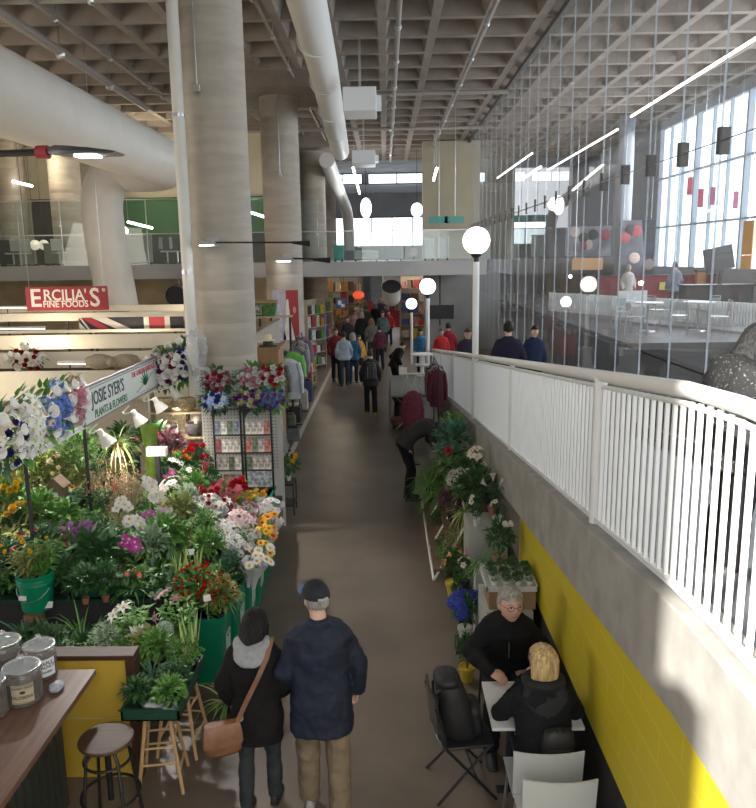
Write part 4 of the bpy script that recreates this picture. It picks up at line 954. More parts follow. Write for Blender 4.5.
# wooden beam continuing the sign to the left
t = thing('sign_beam', 'white slatted beam the flower wreaths hang from, left of the sign', 'beam', (-3.68, 8.0, 2.25))
for z in (-.14, 0, .16): MB().box(-.02, -2.2, z, .01, 1.05, z + .05).build('slat', white, t)
MB().tube([(-.03, -.5, -1.2), (-.03, -.5, .2)], .02, 8).build('post', darkm, t)
def swag(label, at_, w, h, fls, group='artificial flower swags on the stand', d=.16, face='x', leaf='green', n=26, seed=1):
    t = thing('flower_swag', label, 'flower arrangement', at_, 0 if face == 'x' else -pi / 2, group); r = random.Random(seed)
    b = MB()
    for i in range(90):
        a = r.uniform(0, 2 * pi); q = r.uniform(.5, 1.08); p = (0 + r.uniform(0, d * .6), w * .5 * q * cos(a), h * .5 * q * sin(a)); blade(b, p, (r.uniform(.2, 1), cos(a) * 1.2, sin(a) * 1.2), r.uniform(.08, .15), .055, .4, 3)
    b.build('leaves', LM[leaf], t, recalc=False)
    for i in range(n):
        fk, fc, fs, cn = fls[i % len(fls)]; a = i * 2.39996; q = math.sqrt((i + .5) / n) * .95
        p = (d * (1.15 - .75 * q * q) , w * .5 * q * cos(a), h * .5 * q * sin(a)); dv = Vector((1, q * .7 * cos(a), q * .7 * sin(a) + .25))
        inst(flower(fk, fc, cn), 'flower', t, p, dv.to_track_quat('Z', 'Y').to_euler(), fs * r.uniform(.85, 1.15))
    return t
cy = (.6, .5, .15)
def sx_(px, py, dx=0): p = atX(px, py, -3.60); return (p.x + dx, p.y, p.z)
def sy_(px, py): p = atY(px, py, 12.1); return (p.x, 12.1, p.z)
swag('navy blue and white flower swag at the left picture edge', sx_(0, 438), .55, .62, [('rose', (.03, .03, .14), .14, cy), ('calla', WH, .15, cy), ('five', WH, .13, cy)], seed=2, leaf='dark')
swag('cream and white magnolia swag left of the blue swag', sx_(21, 425), .62, .66, [('five', (.72, .72, .66), .17, cy), ('lily', (.70, .72, .62), .17, cy), ('five', WH, .15, (.6, .4, .1))], seed=3)
swag('light blue hydrangea and white flower swag', sx_(46, 411), .56, .58, [('hyd', (.14, .24, .58), .17, cy), ('five', (.20, .32, .66), .14, cy), ('calla', WH, .15, cy)], seed=4)
swag('pink hydrangea and white flower swag touching the left end of the sign', sx_(64, 401), .50, .50, [('hyd', (.60, .26, .34), .15, cy), ('rose', (.64, .30, .38), .12, cy), ('calla', WH, .15, cy)], seed=5)
swag('purple and white flower swag touching the right end of the sign', sy_(161, 370), .42, .60, [('rose', (.16, .03, .16), .13, cy), ('calla', WH, .16, cy), ('five', WH, .13, cy)], seed=6, leaf='dark', n=30, face='y')
swag('dark red and white flower swag right of the purple one', sy_(173, 365), .42, .66, [('rose', (.34, .03, .05), .13, cy), ('calla', WH, .15, cy), ('five', WH, .12, cy)], seed=7, n=30, face='y')
swag('blue and white flower swag beside the white pipe', sy_(184, 361), .36, .66, [('rose', (.04, .06, .26), .13, cy), ('calla', WH, .15, cy), ('rose', (.10, .16, .42), .11, cy)], seed=8, n=28, face='y')
P_('ivy', 'bright ivy on top of the right-hand swags', 0, 0, 2.62, .16, 'fine', 'green', None, at=(-3.5, 12.0, 2.68), w=2.4)
# clear plastic bag at the foot of the white pipe
b = MB().sphere((0, 0, 0), (.17, .15, .36), 30, 24); b.v = [v * (1 + .30 * noise.noise(v * 11)) for v in b.v]
o = b.build('plastic_cover', glassmat('bag_film', (.92, .92, .92), 1.4, .2, haze=.16), smooth=True, sharp=0); pq = atY(197, 352, 11.75); o.location = pq
tag(o, 'gathered clear plastic sheet tied to the white pipe', 'plastic sheet')
# peg panel with swags and card rack, facing the viewer
t = thing('peg_panel', 'white perforated panel behind the flower swags and card rack', 'panel', (-2.2, 11.3, 0))
pegm = mat('peg_white', (.42, .42, .40), .6)
MB().box(-.62, 0, .5, .58, .02, 2.52).build('panel', pegm, t)
b = MB()
for i in range(22):
    for j in range(30): b.box(-.59 + i * .052, -.003, .95 + j * .052, -.575 + i * .052, .001, .965 + j * .052)
b.build('peg_holes', darkm, t)['kind'] = 'stuff'
for x in (-.6, .56): MB().box(x, .02, 0, x + .04, .06, 2.5).build('post', pegm, t)
for lb, px, py, fls, lf, sd in [('crimson and pink rose swag, upper left of peg panel', 218, 380, [('rose', (.30, .03, .07), .14, cy), ('rose', (.50, .14, .20), .13, cy), ('rose', (.62, .52, .50), .10, cy)], 'dark', 11),
    ('blush pink and white rose swag, upper middle of peg panel', 253, 377, [('rose', (.66, .34, .42), .14, cy), ('rose', WH, .14, cy)], 'green', 12),
    ('red and white rose swag, upper right of the peg panel', 271, 376, [('rose', (.46, .03, .05), .13, cy), ('rose', WH, .13, cy)], 'green', 13),
    ('blue flower swag with white blooms, lower left of the peg panel', 216, 400, [('rose', (.05, .08, .32), .13, cy), ('five', (.24, .36, .66), .14, cy), ('five', (.55, .66, .75), .13, cy)], 'dark', 14),
    ('yellow and purple rose swag, lower middle of the peg panel', 250, 399, [('rose', (.62, .62, .34), .13, cy), ('rose', (.20, .05, .26), .13, cy)], 'dark', 15),
    ('light blue flower swag, lower right of the peg panel', 272, 398, [('rose', (.16, .26, .58), .13, cy), ('rose', (.25, .10, .36), .12, cy)], 'green', 16)]:
    p = atY(px, py, 11.2); swag(lb, (p.x, 11.24, p.z), .40, .34, fls, 'rose swags on the white peg panel', .12, 'y', lf, 18, sd)
# greeting card rack
rk = thing('card_rack', 'tall black wire rack of greeting cards before the white peg panel', 'rack', (-2.14, 10.95, 0))
for x in (-.42, -.02, .03, .43): MB().box(x - .012, -.02, .25, x + .012, .02, 2.0).build('upright', blackm, rk)
MB().box(-.43, -.15, 0, .44, .15, .03).build('base', blackm, rk)
MB().box(-.05, -.015, .03, .06, .015, .3).build('stem', blackm, rk)
for z in (.75, 1.02, 1.29, 1.56, 1.95):
    MB().box(-.43, -.04, z - .012, .44, .02, z).build('shelf_rail', blackm, rk)
rn = random.Random(12); cc = 0
cols_ = [(.50, .46, .42), (.42, .16, .14), (.20, .22, .30), (.55, .50, .48), (.30, .10, .12), (.14, .18, .12), (.45, .38, .42), (.60, .58, .55)]
for col_, x0 in ((0, -.40), (1, .05)):
    for row, z in enumerate((.76, 1.03, 1.30, 1.57)):
        for k in range(4 if not (col_ == 1 and row < 1) else 1):
            w = .085 if not (col_ == 1 and row < 1) else .36; c = cols_[rn.randrange(8)] if w < .3 else (.40, .42, .46)
            o = MB().box(0, -.035, 0, w, -.030, .20 if w < .3 else .26).build('greeting_card', mat('card_%.2f_%.2f' % c[:2], c, .6, var=.5, scale=22, detail=2)); o.location = (rk.location.x + x0 + k * .092, 10.95, z)
            cc += 1; tag(o, ('plain grey card sheet in the lowest right pocket of the rack' if w > .3 else '%s greeting card, %s %s column of the rack, %s row' % ({0: 'cream', 1: 'red', 2: 'blue', 3: 'pale', 4: 'maroon', 5: 'dark green', 6: 'mauve', 7: 'white'}[cols_.index(c)], ['outer left', 'inner left', 'inner right', 'outer right'][k], ['left', 'right'][col_], ['bottom', 'third', 'second', 'top'][row])), 'greeting card', 'greeting cards in the rack')
# clip lamps on the sign
lampw = mat('lamp_white', (.74, .72, .66), .4)
for lb, (px, py), Yd in [('lowest white clip lamp hanging left under the sign', (104, 437), 9.2), ('white clip lamp hanging in front of the lime stem', (137, 417), 10.4), ('white clip lamp right of the lime stem', (158, 404), 11.2), ('white clip lamp nearest to the white pipe', (174, 392), 11.9)]:
    p = atY(px, py, Yd); t = thing('clip_lamp', lb, 'lamp', p)
    M = Matrix.Rotation(R(-28), 4, 'Y') @ Matrix.Rotation(R(10), 4, 'X') @ Matrix.Diagonal((1.15, 1.15, 1.15, 1))
    MB().lathe([(.02, .10), (.032, .09), (.035, .03), (.04, .02), (.085, -.10), (.09, -.10), (.045, .02), (.02, .03)], 20, M=M, cap=False).lathe([(.001, .102), (.02, .10)], 20, M=M, cap=False).build('lamp_shade', lampw, t, smooth=True)
    MB().sphere((0, 0, -.03), .028, 12, 8, M).build('bulb', mat('bulb_glow', (1, .9, .72), emit=6), t, smooth=True)
    s = Vector((-3.60 - p.x, 0, 2.12 - p.z))
    MB().tube(arc((-.01, 0, .10), (-.30, -.05, -.02), s + Vector((0, 0, 0)), 10), .009, 6).build('gooseneck', lampw, t, smooth=True)
    light('SPOT', 'clip_lamp_light', p + M @ Vector((0, 0, -.11)), 45, (1, .88, .70), .04, p + M @ Vector((0, 0, -1)), cone=130)
# assorted: spider plant on terracotta, lime vase, wooden shelves, birdhouse
P_('spider_plant', 'pale spider plant in large terracotta pot hanging under the sign', 116, 424, 1.62, .50, 'spider', 'stripe', 'terra', potr=.4, w=.8)
t = thing('plant_column', 'wooden pedestal carrying the terracotta spider plant', 'pedestal', (*atZ(116, 424, 1.62 + .50 * .28 + .275).xy, 1.05))
MB().box(-.12, -.12, 0, .12, .12, .57).build('column', mat('pedestal_dark', (.08, .05, .03), .7), t)
p = atY(150, 440, 9.9); t = thing('lime_vase', 'tall lime green vase standing behind the clip lamps', 'vase', (p.x, 9.9, .945))
MB().lathe([(.08, 0), (.07, .3), (.085, .75), (.12, 1.0), (.11, 1.0), (.07, .7)], 20).build('vase_body', mat('lime', (.15, .23, .03), .4, var=.2, scale=6), t, smooth=True)
p = atY(157, 452, 9.6); o = MB().box(-.13, -.05, 0, .13, .05, .12).build('white_planter_box', white, bevel=.01); o.location = (p.x, 9.6, p.z - .05)
tag(o, 'small white box planter below the clip lamps', 'planter')
MB().box(-.03, -.03, .945 - p.z + .05, .03, .03, 0).build('stand', darkm, o)
p = atY(58, 490, 9.0); t = thing('birdhouse', 'rustic wooden birdhouse with white tag at left', 'birdhouse', (p.x, 9.0, p.z - .14))
bw_ = mat('bird_wood', (.20, .14, .10), .8, var=.2, scale=8)
MB().prism([(-.09, 0), (.09, 0), (.09, .20), (0, .30), (-.09, .20)], -.08, .08).build('house', bw_, t)
for s in (-1, 1): MB().loft([[(s * .0, y_, .32), (s * .0, y_, .30), (s * .12, y_, .18), (s * .12, y_, .20)] for y_ in (-.11, .11)]).build('roof', bw_, t)
MB().box(-.035, -.088, .04, .03, -.082, .13).build('tag', mat('card_white', (.75, .75, .73), .6), t)
MB().box(-.015, -.015, .945 - p.z + .14, .015, .015, 0).build('post', bw_, t)
# back shelf of the stand
t = thing('wooden_shelf', 'pale wooden shelf with straw baskets behind the clip lamps', 'shelf', (-3.0, 11.75, 0))
shw = mat('shelf_wood', (.42, .34, .22), .7, var=.1, scale=4)
for z in (1.35, 1.75): MB().box(-.75, -.18, z, .25, .18, z + .03).build('board', shw, t)
for x in (-.74, .23): MB().box(x, -.17, 0, x + .03, .17, 2.05).build('side', shw, t)
for i, (x, z, c, lb) in enumerate([(-3.5, 1.785, (.40, .30, .16), 'straw basket on the top shelf, left one'), (-3.15, 1.785, (.36, .27, .15), 'straw basket on the top shelf, right one'), (-3.45, 1.385, (.06, .05, .05), 'dark round ornament on the lower shelf, left'), (-3.05, 1.385, (.10, .09, .10), 'dark round ornament on the lower shelf, right')]):
    o = MB().lathe([(.09, 0), (.14, .05), (.15, .16), (.12, .20), (.10, .2), (.10, .04), (.001, .03)], 18).build('basket' if i < 2 else 'ornament_bowl', mat('straw_%d' % i, c, .8, var=.3, scale=30, bump=.6), smooth=True); o.location = (x, 11.72, z)
    tag(o, lb, 'basket' if i < 2 else 'bowl')
# ======================= STALLS, SIGNS, LAMPS =======================
# pale parapet boards of the food booths at left
def board(label, y, z0, z1, x0=-14, x1=-3.35, name='booth_fascia', sag=0, m_=cream):
    t = thing(name, label, 'fascia board', ((x0 + x1) / 2, y, 0)); w = (x1 - x0) / 2
    MB().box(-w, 0, z0, w, .06, z1).build('board', m_, t)
    for x in (-w + .05, 0, w - .08): MB().box(x, .06, 0, x + .06, .12, z1 - .05).build('post', darkm, t)
def zfor(py, y, px=60): return atY(px, py, y).z
board('nearest cream booth board, just behind the flower shop sign', 12.6, zfor(400, 12.6), zfor(371, 12.6))
board('wide cream booth board above the nearest one', 14.0, zfor(368, 14), zfor(352, 14))
board('cream booth board, third from the front', 15.6, zfor(349, 15.6), zfor(335, 15.6))
board('thin bright board under the flag graphic', 18, zfor(333, 18), zfor(330, 18))
board('cream booth board right below the red shop sign', 20.5, zfor(321, 20.5), zfor(313, 20.5))
board('pale farthest booth board at left, behind the red sign', 22.5, zfor(312, 22.5), zfor(306, 22.5))
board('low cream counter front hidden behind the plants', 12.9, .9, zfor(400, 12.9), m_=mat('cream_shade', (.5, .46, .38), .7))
# thin light tubes on booth boards; the first one's glow imitates a glint
for i, (px0, px1, py, y, lb) in enumerate([(58, 92, 364, 13.2, 'thin strip along the wide cream board at left, glint made to glow'), (130, 183, 313, 21.5, 'lit strip light right of the red sign'), (0, 30, 308, 22, 'short lit strip light left of the red sign'), (0, 45, 329, 18.6, 'warm lit strip below the red sign')]):
    a, b_ = atY(px0, py, y), atY(px1, py, y)
    t = thing('strip_light', lb, 'light', (a.x, y, a.z)); MB().tube([(0, 0, 0), (b_.x - a.x, 0, b_.z - a.z)], .010, 8).build('tube', mat('warm_tube', (1, .88, .7), emit=3), t)
    MB().box(0, -.02, .02, b_.x - a.x, .05, .05).build('housing', white, t)
    MB().tube([(.2, .02, .04), (.2, .02, -a.z)], .015, 6).build('support_rod', darkm, t)
# warm light inside the booths
for x, y, e in ((-6.5, 11.6, 30), (-7, 15.0, 60), (-6, 17.2, 60), (-9, 19.4, 80), (-5.5, 21.6, 60)):
    light('POINT', 'booth_lamp', (x, y, 2.2), e, (1, .82, .58), .12)
# flag graphic board (red, white and dark stripes)
fz0, fz1 = zfor(333, 18.2), zfor(323, 18.2); t = thing('flag_banner', 'long banner with red, white and dark diagonal flag stripes', 'banner', (0, 18.2, fz0)); xa, xb = atY(80, 330, 18.2).x, atY(184, 330, 18.2).x; Hh = fz1 - fz0 + .12
MB().box(xa, 0, 0, xb, .03, Hh).build('banner_cloth', mat('banner_dark', (.02, .02, .03), .6), t)
W_, Rr = mat('banner_white', (.66, .62, .56), .6), mat('banner_red', (.42, .03, .05), .6); L = xb - xa
def stripe(x0, x1, w, m_):
    MB().prism([(xa + x0, 0), (xa + x0 + w, 0), (xa + x1 + w, Hh), (xa + x1, Hh)], -.006, 0).build('stripe', m_, t)
stripe(L * .62, L * .62, L * .25, W_); MB().prism([(xa + L * .67, 0), (xa + L * .82, 0), (xa + L * .82, Hh), (xa + L * .67, Hh)], -.009, -.006).build('stripe', Rr, t)
stripe(L * .42, L * .12, L * .14, W_); stripe(L * .24, L * .02, L * .10, Rr); stripe(L * .10, L * .0, L * .02, W_)
MB().prism([(xa, 0), (xa + L * .09, 0), (xa, Hh * .7)], -.009, -.004).build('stripe', W_, t)
MB().box(xa + .2, .03, -fz0, xa + .26, .08, Hh - .03).build('post', darkm, t); MB().box(xb - .26, .03, -fz0, xb - .2, .08, Hh - .03).build('post', darkm, t)
# red shop sign
p0, p1 = atY(27, 311, 20.2), atY(107, 286, 20.2)
sg = thing('shop_sign', 'red hanging sign reading ERCILIA\'S FINE FOODS', 'sign', ((p0.x + p1.x) / 2, 20.2, (p0.z + p1.z) / 2)); w, h = (p1.x - p0.x) / 2, (p1.z - p0.z) / 2
redm = mat('sign_redboard', (.28, .008, .018), .45, var=.05, scale=2); lw_ = mat('sign_letters', (.72, .68, .64), .5)
MB().box(-w, 0, -h, w, .04, h).build('board', redm, sg, bevel=.01)
def T2(txt, x, z, s, sx=1, bold=.002): return text_mesh(txt, s, lw_, 'lettering', sg, faceY(x, -.003, z), bold=bold, sx=sx)
T2('E', -w * .76, 0, .66, .95, .01); T2('S', w * .68, 0, .68, .9, .01); T2("RCILIA'", -w * .04, h * .26, .40, .92, .005); T2('FINE FOODS', -w * .04, -h * .48, .235, .92, .004); T2('®', w * .91, h * .66, .12)
MB().box(-w * .57, -.004, -h * .22, w * .5, 0, -h * .17).build('rule', lw_, sg)
for x in (-w * .9, w * .9): MB().tube([(x, .02, h), (x, .02, 9.96 - sg.location.z)], .008, 5).build('wire', steel, sg)
# black long-arm LED street-type lamps
def arm_lamp(label, p, rz, arm, s=1.0, lit=True, tilt=0):
    t = thing('arm_lamp', label, 'lamp', p, rz, None); b = MB()
    prof = [(0, .05, .03, .0), (.08, .085, .05, .0), (.22, .15, .045, -.01), (.45, .17, .03, -.02), (.62, .15, .016, -.03), (.66, .12, .01, -.03)]
    b.loft([[(x * s, y_ * w * s, (z + zz * hh) * s) for y_, zz in ((-1, 0), (-.8, 1), (.8, 1), (1, 0), (.9, -.6), (-.9, -.6))] for x, w, hh, z in prof]).build('lamp_head', mat('lamp_grey', (.07, .075, .09), .4), t, smooth=True)
    MB().box(.26 * s, -.07 * s, -.055 * s, .46 * s, .07 * s, -.042 * s).build('lens', mat('led_panel', (.95, .97, 1), emit=14) if lit else mat('glass_dark', (.2, .2, .2), .2), t)
    MB().tube([(0, 0, 0), (-arm, 0, -.02)], .032 * s, 10).build('arm', blackm, t, smooth=True)
    MB().tube([(-.02, 0, 0), (-.12 * s, 0, 0)], .06 * s, 12).build('joint', mat('joint_red', (.35, .04, .05), .5) if s > .9 else steel, t, smooth=True)
    return t
p = atY(50, 152, 10.5); t = arm_lamp('large dark lamp head on a black arm with red band at upper left', (p.x, 10.5, p.z), R(-5), 6.2, 1.45)
light('SPOT', 'arm_lamp_light', (p.x + .5, 10.4, p.z - .12), 1300, (1, .96, .90), .12, (-3.3, 8.6, .8), cone=84)
for lb, px, py, y, ln in [('small lit arm lamp on the front of the nearest column', 206, 245, 11.7, 1.7), ('small lit arm lamp on the second column', 283, 261, 23.6, .75)]:
    p = atY(px, py, y); t = thing('arm_lamp', lb, 'lamp', (p.x, y, p.z)); s = y / 11.7 * .9
    MB().loft([[(x * s, y_ * .09 * s, z_ * s) for y_, z_ in ((-1, 0), (-.6, h_), (.6, h_), (1, 0))] for x, h_ in ((-.14, .02), (-.08, .06), (.10, .07), (.18, .03))]).build('lamp_head', mat('lamp_light_grey', (.4, .4, .4), .4), t)
    MB().box(-.10 * s, -.07 * s, -.012 * s, .12 * s, .07 * s, -.001).build('lens', mat('led_panel', (.95, .97, 1), emit=14), t)
    MB().tube([(.15 * s, 0, .04 * s), (ln * s, .0, .02 * s)], .014 * s, 8).build('arm', blackm, t)
    MB().tube([((ln - .25) * s, 0, .02 * s), ((ln + .05) * s, 0, .0)], [.022 * s, .05 * s], 8).build('mount', blackm, t)
    MB().box(.0, .0, -.02 * s, .18 * s, .40, .12 * s).build('bracket', steel, t)
    light('SPOT', 'arm_lamp_light', (p.x, y - .2, p.z - .03), 9, (1, .95, .85), .08, (p.x - .4, y - 1, 0), cone=140)
# wreath hanging over nearest booth board
t = swag('red and white flower wreath on the cream booth boards', (atY(22, 361, 13.6).x, 13.85, atY(22, 361, 13.6).z), .62, .50, [('rose', (.40, .02, .04), .14, (.6, .5, .15)), ('calla', (.74, .72, .69), .16, (.6, .5, .15))], 'wreath on booth', .14, 'y', 'green', 22, 30); del t['group']
p = atY(112, 362, 12.4); b = MB().sphere((-.22, 0, 0), (.26, .10, .13), 14, 8).sphere((.22, 0, 0), (.26, .10, .13), 14, 8).sphere((0, -.04, 0), (.09, .1, .09), 10, 8)
b.v = [v * (1 + .12 * noise.noise(v * 9)) for v in b.v]; o = b.build('burlap_bow', mat('burlap', (.34, .28, .20), .9, var=.12, scale=30, bump=.5), smooth=True, sharp=0); o.location = (p.x, 12.45, p.z); tag(o, 'large beige burlap bow above the flower shop sign', 'bow'); MB().tube([(0, .05, -.02), (0, .16, -.42)], .01, 6).build('wire', steel, o)
# pendant globes far off
for lb, px, py, y, r, h in [('tall bright lozenge pendant lamp in the far opening', 366, 208, 40, .28, .5), ('half hidden round pendant beside the tan wall', 417, 210, 40, .30, .35)]:
    p = atY(px, py, y); t = thing('pendant_lamp', lb, 'pendant lamp', p); MB().sphere((0, 0, 0), (r, r, h), 20, 14).build('shade', globe_m, t, smooth=True); MB().tube([(0, 0, h), (0, 0, 9.96 - p.z)], .012, 5).build('cord', blackm, t)
for i, px in enumerate((26, 35, 44)):
    p = atY(px, 245, 30.5); t = thing('pendant_lamp', 'round frosted lamp on the upper floor at left, ' + ['left', 'middle', 'right'][i] + ' of three', 'pendant lamp', p, 0, 'frosted lamps on the upper floor'); MB().sphere((0, 0, 0), .2, 16, 12).build('shade', mat('frosted', (.8, .72, .58), .5, emit=.6), t, smooth=True); MB().tube([(0, 0, .2), (0, 0, 9.96 - p.z)], .01, 5).build('cord', blackm, t)
p = atY(123, 231, 31); t = thing('pendant_lamp', 'small bright round lamp on the upper floor right of the duct', 'pendant lamp', p); MB().sphere((0, 0, 0), .2, 16, 12).build('shade', globe_m, t, smooth=True); MB().tube([(0, 0, .2), (0, 0, 9.96 - p.z)], .01, 5).build('cord', blackm, t)
for i, (a, b_) in enumerate([((3, 179), (32, 186)), ((128, 222), (152, 228)), ((228, 205), (268, 218))]):
    p0, p1 = atY(*a, 31.5), atY(*b_, 30.5); t = thing('linear_light', 'short linear light of the upper floor, ' + ['far left', 'right of the bent duct', 'between the two nearest columns'][i], 'light')
    MB().tube([p0, p1], .05, 8).build('tube', led, t); MB().tube([p0, (p0.x, p0.y, 9.96)], .01, 5).build('hanger', steel, t)
light('POINT', 'upper_floor_lamp', (-9, 30, 7.8), 200, (1, .86, .62), .3); light('POINT', 'upper_floor_lamp', (-13, 29.5, 7.8), 140, (1, .86, .62), .3)
light('POINT', 'upper_floor_lamp', (-.5, 39, 6.6), 260, (.95, .97, 1), .3)
# upper floor office furniture
offw = mat('office_white', (.5, .5, .47), .6)
for lb, px0, px1, py0, py1, y, m_ in [('pale screen on the upper floor right of the bent duct', 128, 148, 265, 234, 29, mat('screen_grey', (.33, .34, .28), .7)), ('dark cabinet on the upper floor at far left', 0, 12, 266, 240, 29, darkm), ('pale cabinet on the upper floor left of the duct', 45, 57, 266, 243, 29, mat('cab_olive', (.28, .28, .22), .7)),
    ('white panel seen through the upper floor glass at far left', 3, 30, 240, 200, 33.2, mat('panel_pale', (.38, .36, .30), .7)), ('teal armchair at the left end of the bridge', 334, 343, 262, 245, 28.5, mat('teal', (.02, .26, .22), .7)),
    ('white reception desk on the bridge', 354, 378, 262, 250, 29, offw), ('white kiosk on the bridge right of centre', 424, 434, 262, 238, 29, offw), ('white kiosk right next to the other kiosk on the bridge', 437, 449, 262, 236, 29, offw),
    ('grey display case on the bridge beside the desk', 386, 402, 262, 246, 30, mat('case_grey', (.24, .28, .31), .5))]:
    a, b_ = atY(px0, py0, y), atY(px1, py1, y); t = thing(lb.split()[1] if lb.split()[1] not in ('screen',) else 'office_screen', lb, 'office furniture', ((a.x + b_.x) / 2, y, 3.98)); w = (b_.x - a.x) / 2; hh = b_.z - 3.98
    t.name = {'screen': 'office_screen', 'cabinet': 'cabinet', 'panel': 'wall_panel', 'armchair': 'armchair', 'reception': 'reception_desk', 'kiosk': 'kiosk', 'display': 'display_case'}.get(lb.split()[1], 'kiosk')
    MB().box(-w, 0, .08, w, .45, hh * .94).build('body', m_, t, bevel=.02); MB().box(-w - .02, -.03, hh * .94, w + .02, .47, hh).build('top', m_, t, bevel=.01)
    for sx in (-1, 1): MB().box(sx * (w - .05) - .03, .05, 0, sx * (w - .05) + .03, .4, .08).build('foot', blackm, t)
for i, px in enumerate((14, 26, 60, 118, 168, 178)):
    p = atY(px, 262, 28.6); t = thing('office_chair', 'white office chair on the upper floor, ' + ['first from the left', 'second from the left', 'just left of the bent duct', 'just right of the bent duct', 'second from the white pipe', 'nearest to the white pipe'][i], 'chair', (p.x, 28.6, 3.98), .4 * i, 'office chairs on the upper floor')
    MB().box(-.22, -.22, .44, .22, .22, .49).build('seat', offw, t, bevel=.02); MB().box(-.2, .2, .55, .2, .25, .98).build('backrest', offw, t, bevel=.02); MB().tube([(0, 0, .03), (0, 0, .44)], .03, 8).build('column', steel, t)
    for k in range(5): MB().tube([(0, 0, .06), (.27 * cos(k * 1.257), .27 * sin(k * 1.257), .02)], .018, 6).build('foot', blackm, t)
for lb, px, py in [('teal and white panel over the bridge, left one', 439, 220), ('teal and white panel over the bridge, right one', 455, 220)]:
    p = atY(px, py, 30); t = thing('teal_board', lb, 'panel', p, 0, 'teal panels beyond the bridge'); MB().box(-.40, 0, -.12, .34, .03, .14).build('panel', mat('teal_pale', (.10, .36, .30), .5), t)
    MB().tube([(0, .01, .14), (0, .01, 9.96 - p.z)], .01, 5).build('wire', steel, t)

# ---- left stall line beyond the flower stand ----
brown = mat('fibreboard', (.30, .17, .085), .75, var=.08, scale=3)
t = thing('cabinet', 'tall brown fibreboard cabinet beside the nearest column', 'cabinet', (-2.32, 14.6, 0))
MB().box(-.52, -.02, 0, .24, .70, 2.40).build('body', brown, t); MB().box(-.56, -.06, 2.40, .28, .74, 2.44).build('top', brown, t)
# glass display case with slanted front
t = thing('display_case', 'slant-fronted glass display case before the brown cabinet', 'display case', (-2.42, 13.4, 0))
MB().prism([(-.45, 0), (.42, 0), (.50, .55), (.20, .62), (-.45, .62)], -.05, 1.0, 'y').build('base', mat('case_base', (.30, .29, .28), .6), t)
MB().add([(.20, -.05, .62), (.50, -.05, .56), (.28, -.05, 1.45), (-.45, -.05, 1.45), (-.45, -.05, .62), (.20, 1, .62), (.50, 1, .56), (.28, 1, 1.45), (-.45, 1, 1.45), (-.45, 1, .62)],
    [(0, 1, 2, 3, 4), (1, 6, 7, 2), (2, 7, 8, 3), (5, 6, 7, 8, 9)]).build('glass', glassmat('case_glass', (.85, .88, .86), 1.5, .05, haze=.12), t, recalc=False)
MB().tube([(.50, -.05, .56), (.28, -.05, 1.45), (.28, 1, 1.45)], .014, 6).build('metal_edge', steel, t)
rn = random.Random(8)
for i in range(10):
    c = rn.choice([(.5, .42, .28), (.35, .30, .26), (.55, .5, .42)]); o = MB().lathe([(.03, 0), (.05, .02), (.045, .1), (.02, .12)], 10).build('pastry_jar', mat('jarc_%.2f' % c[0], c, .6), smooth=True)
    o.location = (-2.75 + (i % 5) * .17, 13.55 + (i // 5) * .4, .625); tag(o, 'small pale jar inside the slanted glass case, %s row, %s' % (['front', 'back'][i // 5], ['leftmost', 'second from left', 'middle', 'second from right', 'rightmost'][i % 5]), 'jar', 'jars inside the glass display case')
# yellow/dark hat display on cabinet
for lb, x, z, c, r in [('yellow cloth bundle on top of the brown cabinet', -2.62, 2.44, (.55, .50, .12), .15), ('dark wide-brimmed hat on top of the brown cabinet', -2.30, 2.44, (.03, .025, .025), .19), ('cream hat stacked on the dark wide-brimmed hat', -2.30, 2.55, (.62, .56, .36), .15)]:
    o = MB().lathe([(r, 0), (r, .012), (r * .55, .025), (r * .5, .10), (r * .35, .125), (.001, .13)], 20).build('hat', mat('hat_%.2f_%.2f' % c[:2], c, .8, var=.15, scale=12), smooth=True); o.location = (x, 14.75, z); tag(o, lb, 'hat')
# white dress poster on second column and picnic basket shelf
p0, p1 = atY(274, 342, 23.88), atY(298, 290, 23.88)
t = thing('poster', 'tall poster of white dresses on a red ground, on the second column', 'poster', (p0.x, 23.88, p0.z)); w, h = p1.x - p0.x, p1.z - p0.z
MB().box(0, 0, 0, w, .03, h).build('print', mat('poster_grey', (.36, .34, .38), .5, var=.2, scale=2), t)
MB().box(w * .52, -.004, h * .02, w, 0, h).build('red_ground', mat('poster_red', (.30, .03, .04), .5), t)
for cx, hh, m_ in ((.24, .96, mat('dress_blue', (.40, .40, .54), .6, var=.2, scale=5)), (.58, .82, mat('dress_white', (.62, .60, .60), .6, var=.12, scale=5))):
    MB().prism([(w * (cx - .22), h * .03), (w * (cx + .26), h * .03), (w * (cx + .09), h * hh * .55), (w * (cx + .06), h * hh * .75), (w * (cx + .03), h * hh), (w * (cx - .04), h * hh), (w * (cx - .07), h * hh * .75), (w * (cx - .09), h * hh * .55)], -.010, -.003).build('dress_print', m_, t)
MB().sphere((w * .84, -.006, h * .62), (.05, .004, .11), 10, 8).build('face_print', mat('poster_pink', (.5, .25, .22), .6), t)
p = atY(264, 316, 19); t = thing('wooden_shelf', 'thin wooden shelf carrying a green basket left of the dress poster', 'shelf', (p.x, 19, 0))
MB().box(-.45, -.2, p.z - .03, .7, .2, p.z).build('board', mat('shelf_wood', (.42, .34, .22), .7, var=.1, scale=4), t)
for x in (-.4, .62): MB().box(x, -.03, 0, x + .05, .03, p.z - .03).build('post', blackm, t)
z_ = p.z; t = thing('picnic_basket', 'green and plaid basket on the thin wooden shelf', 'basket', (p.x + .05, 19, z_))
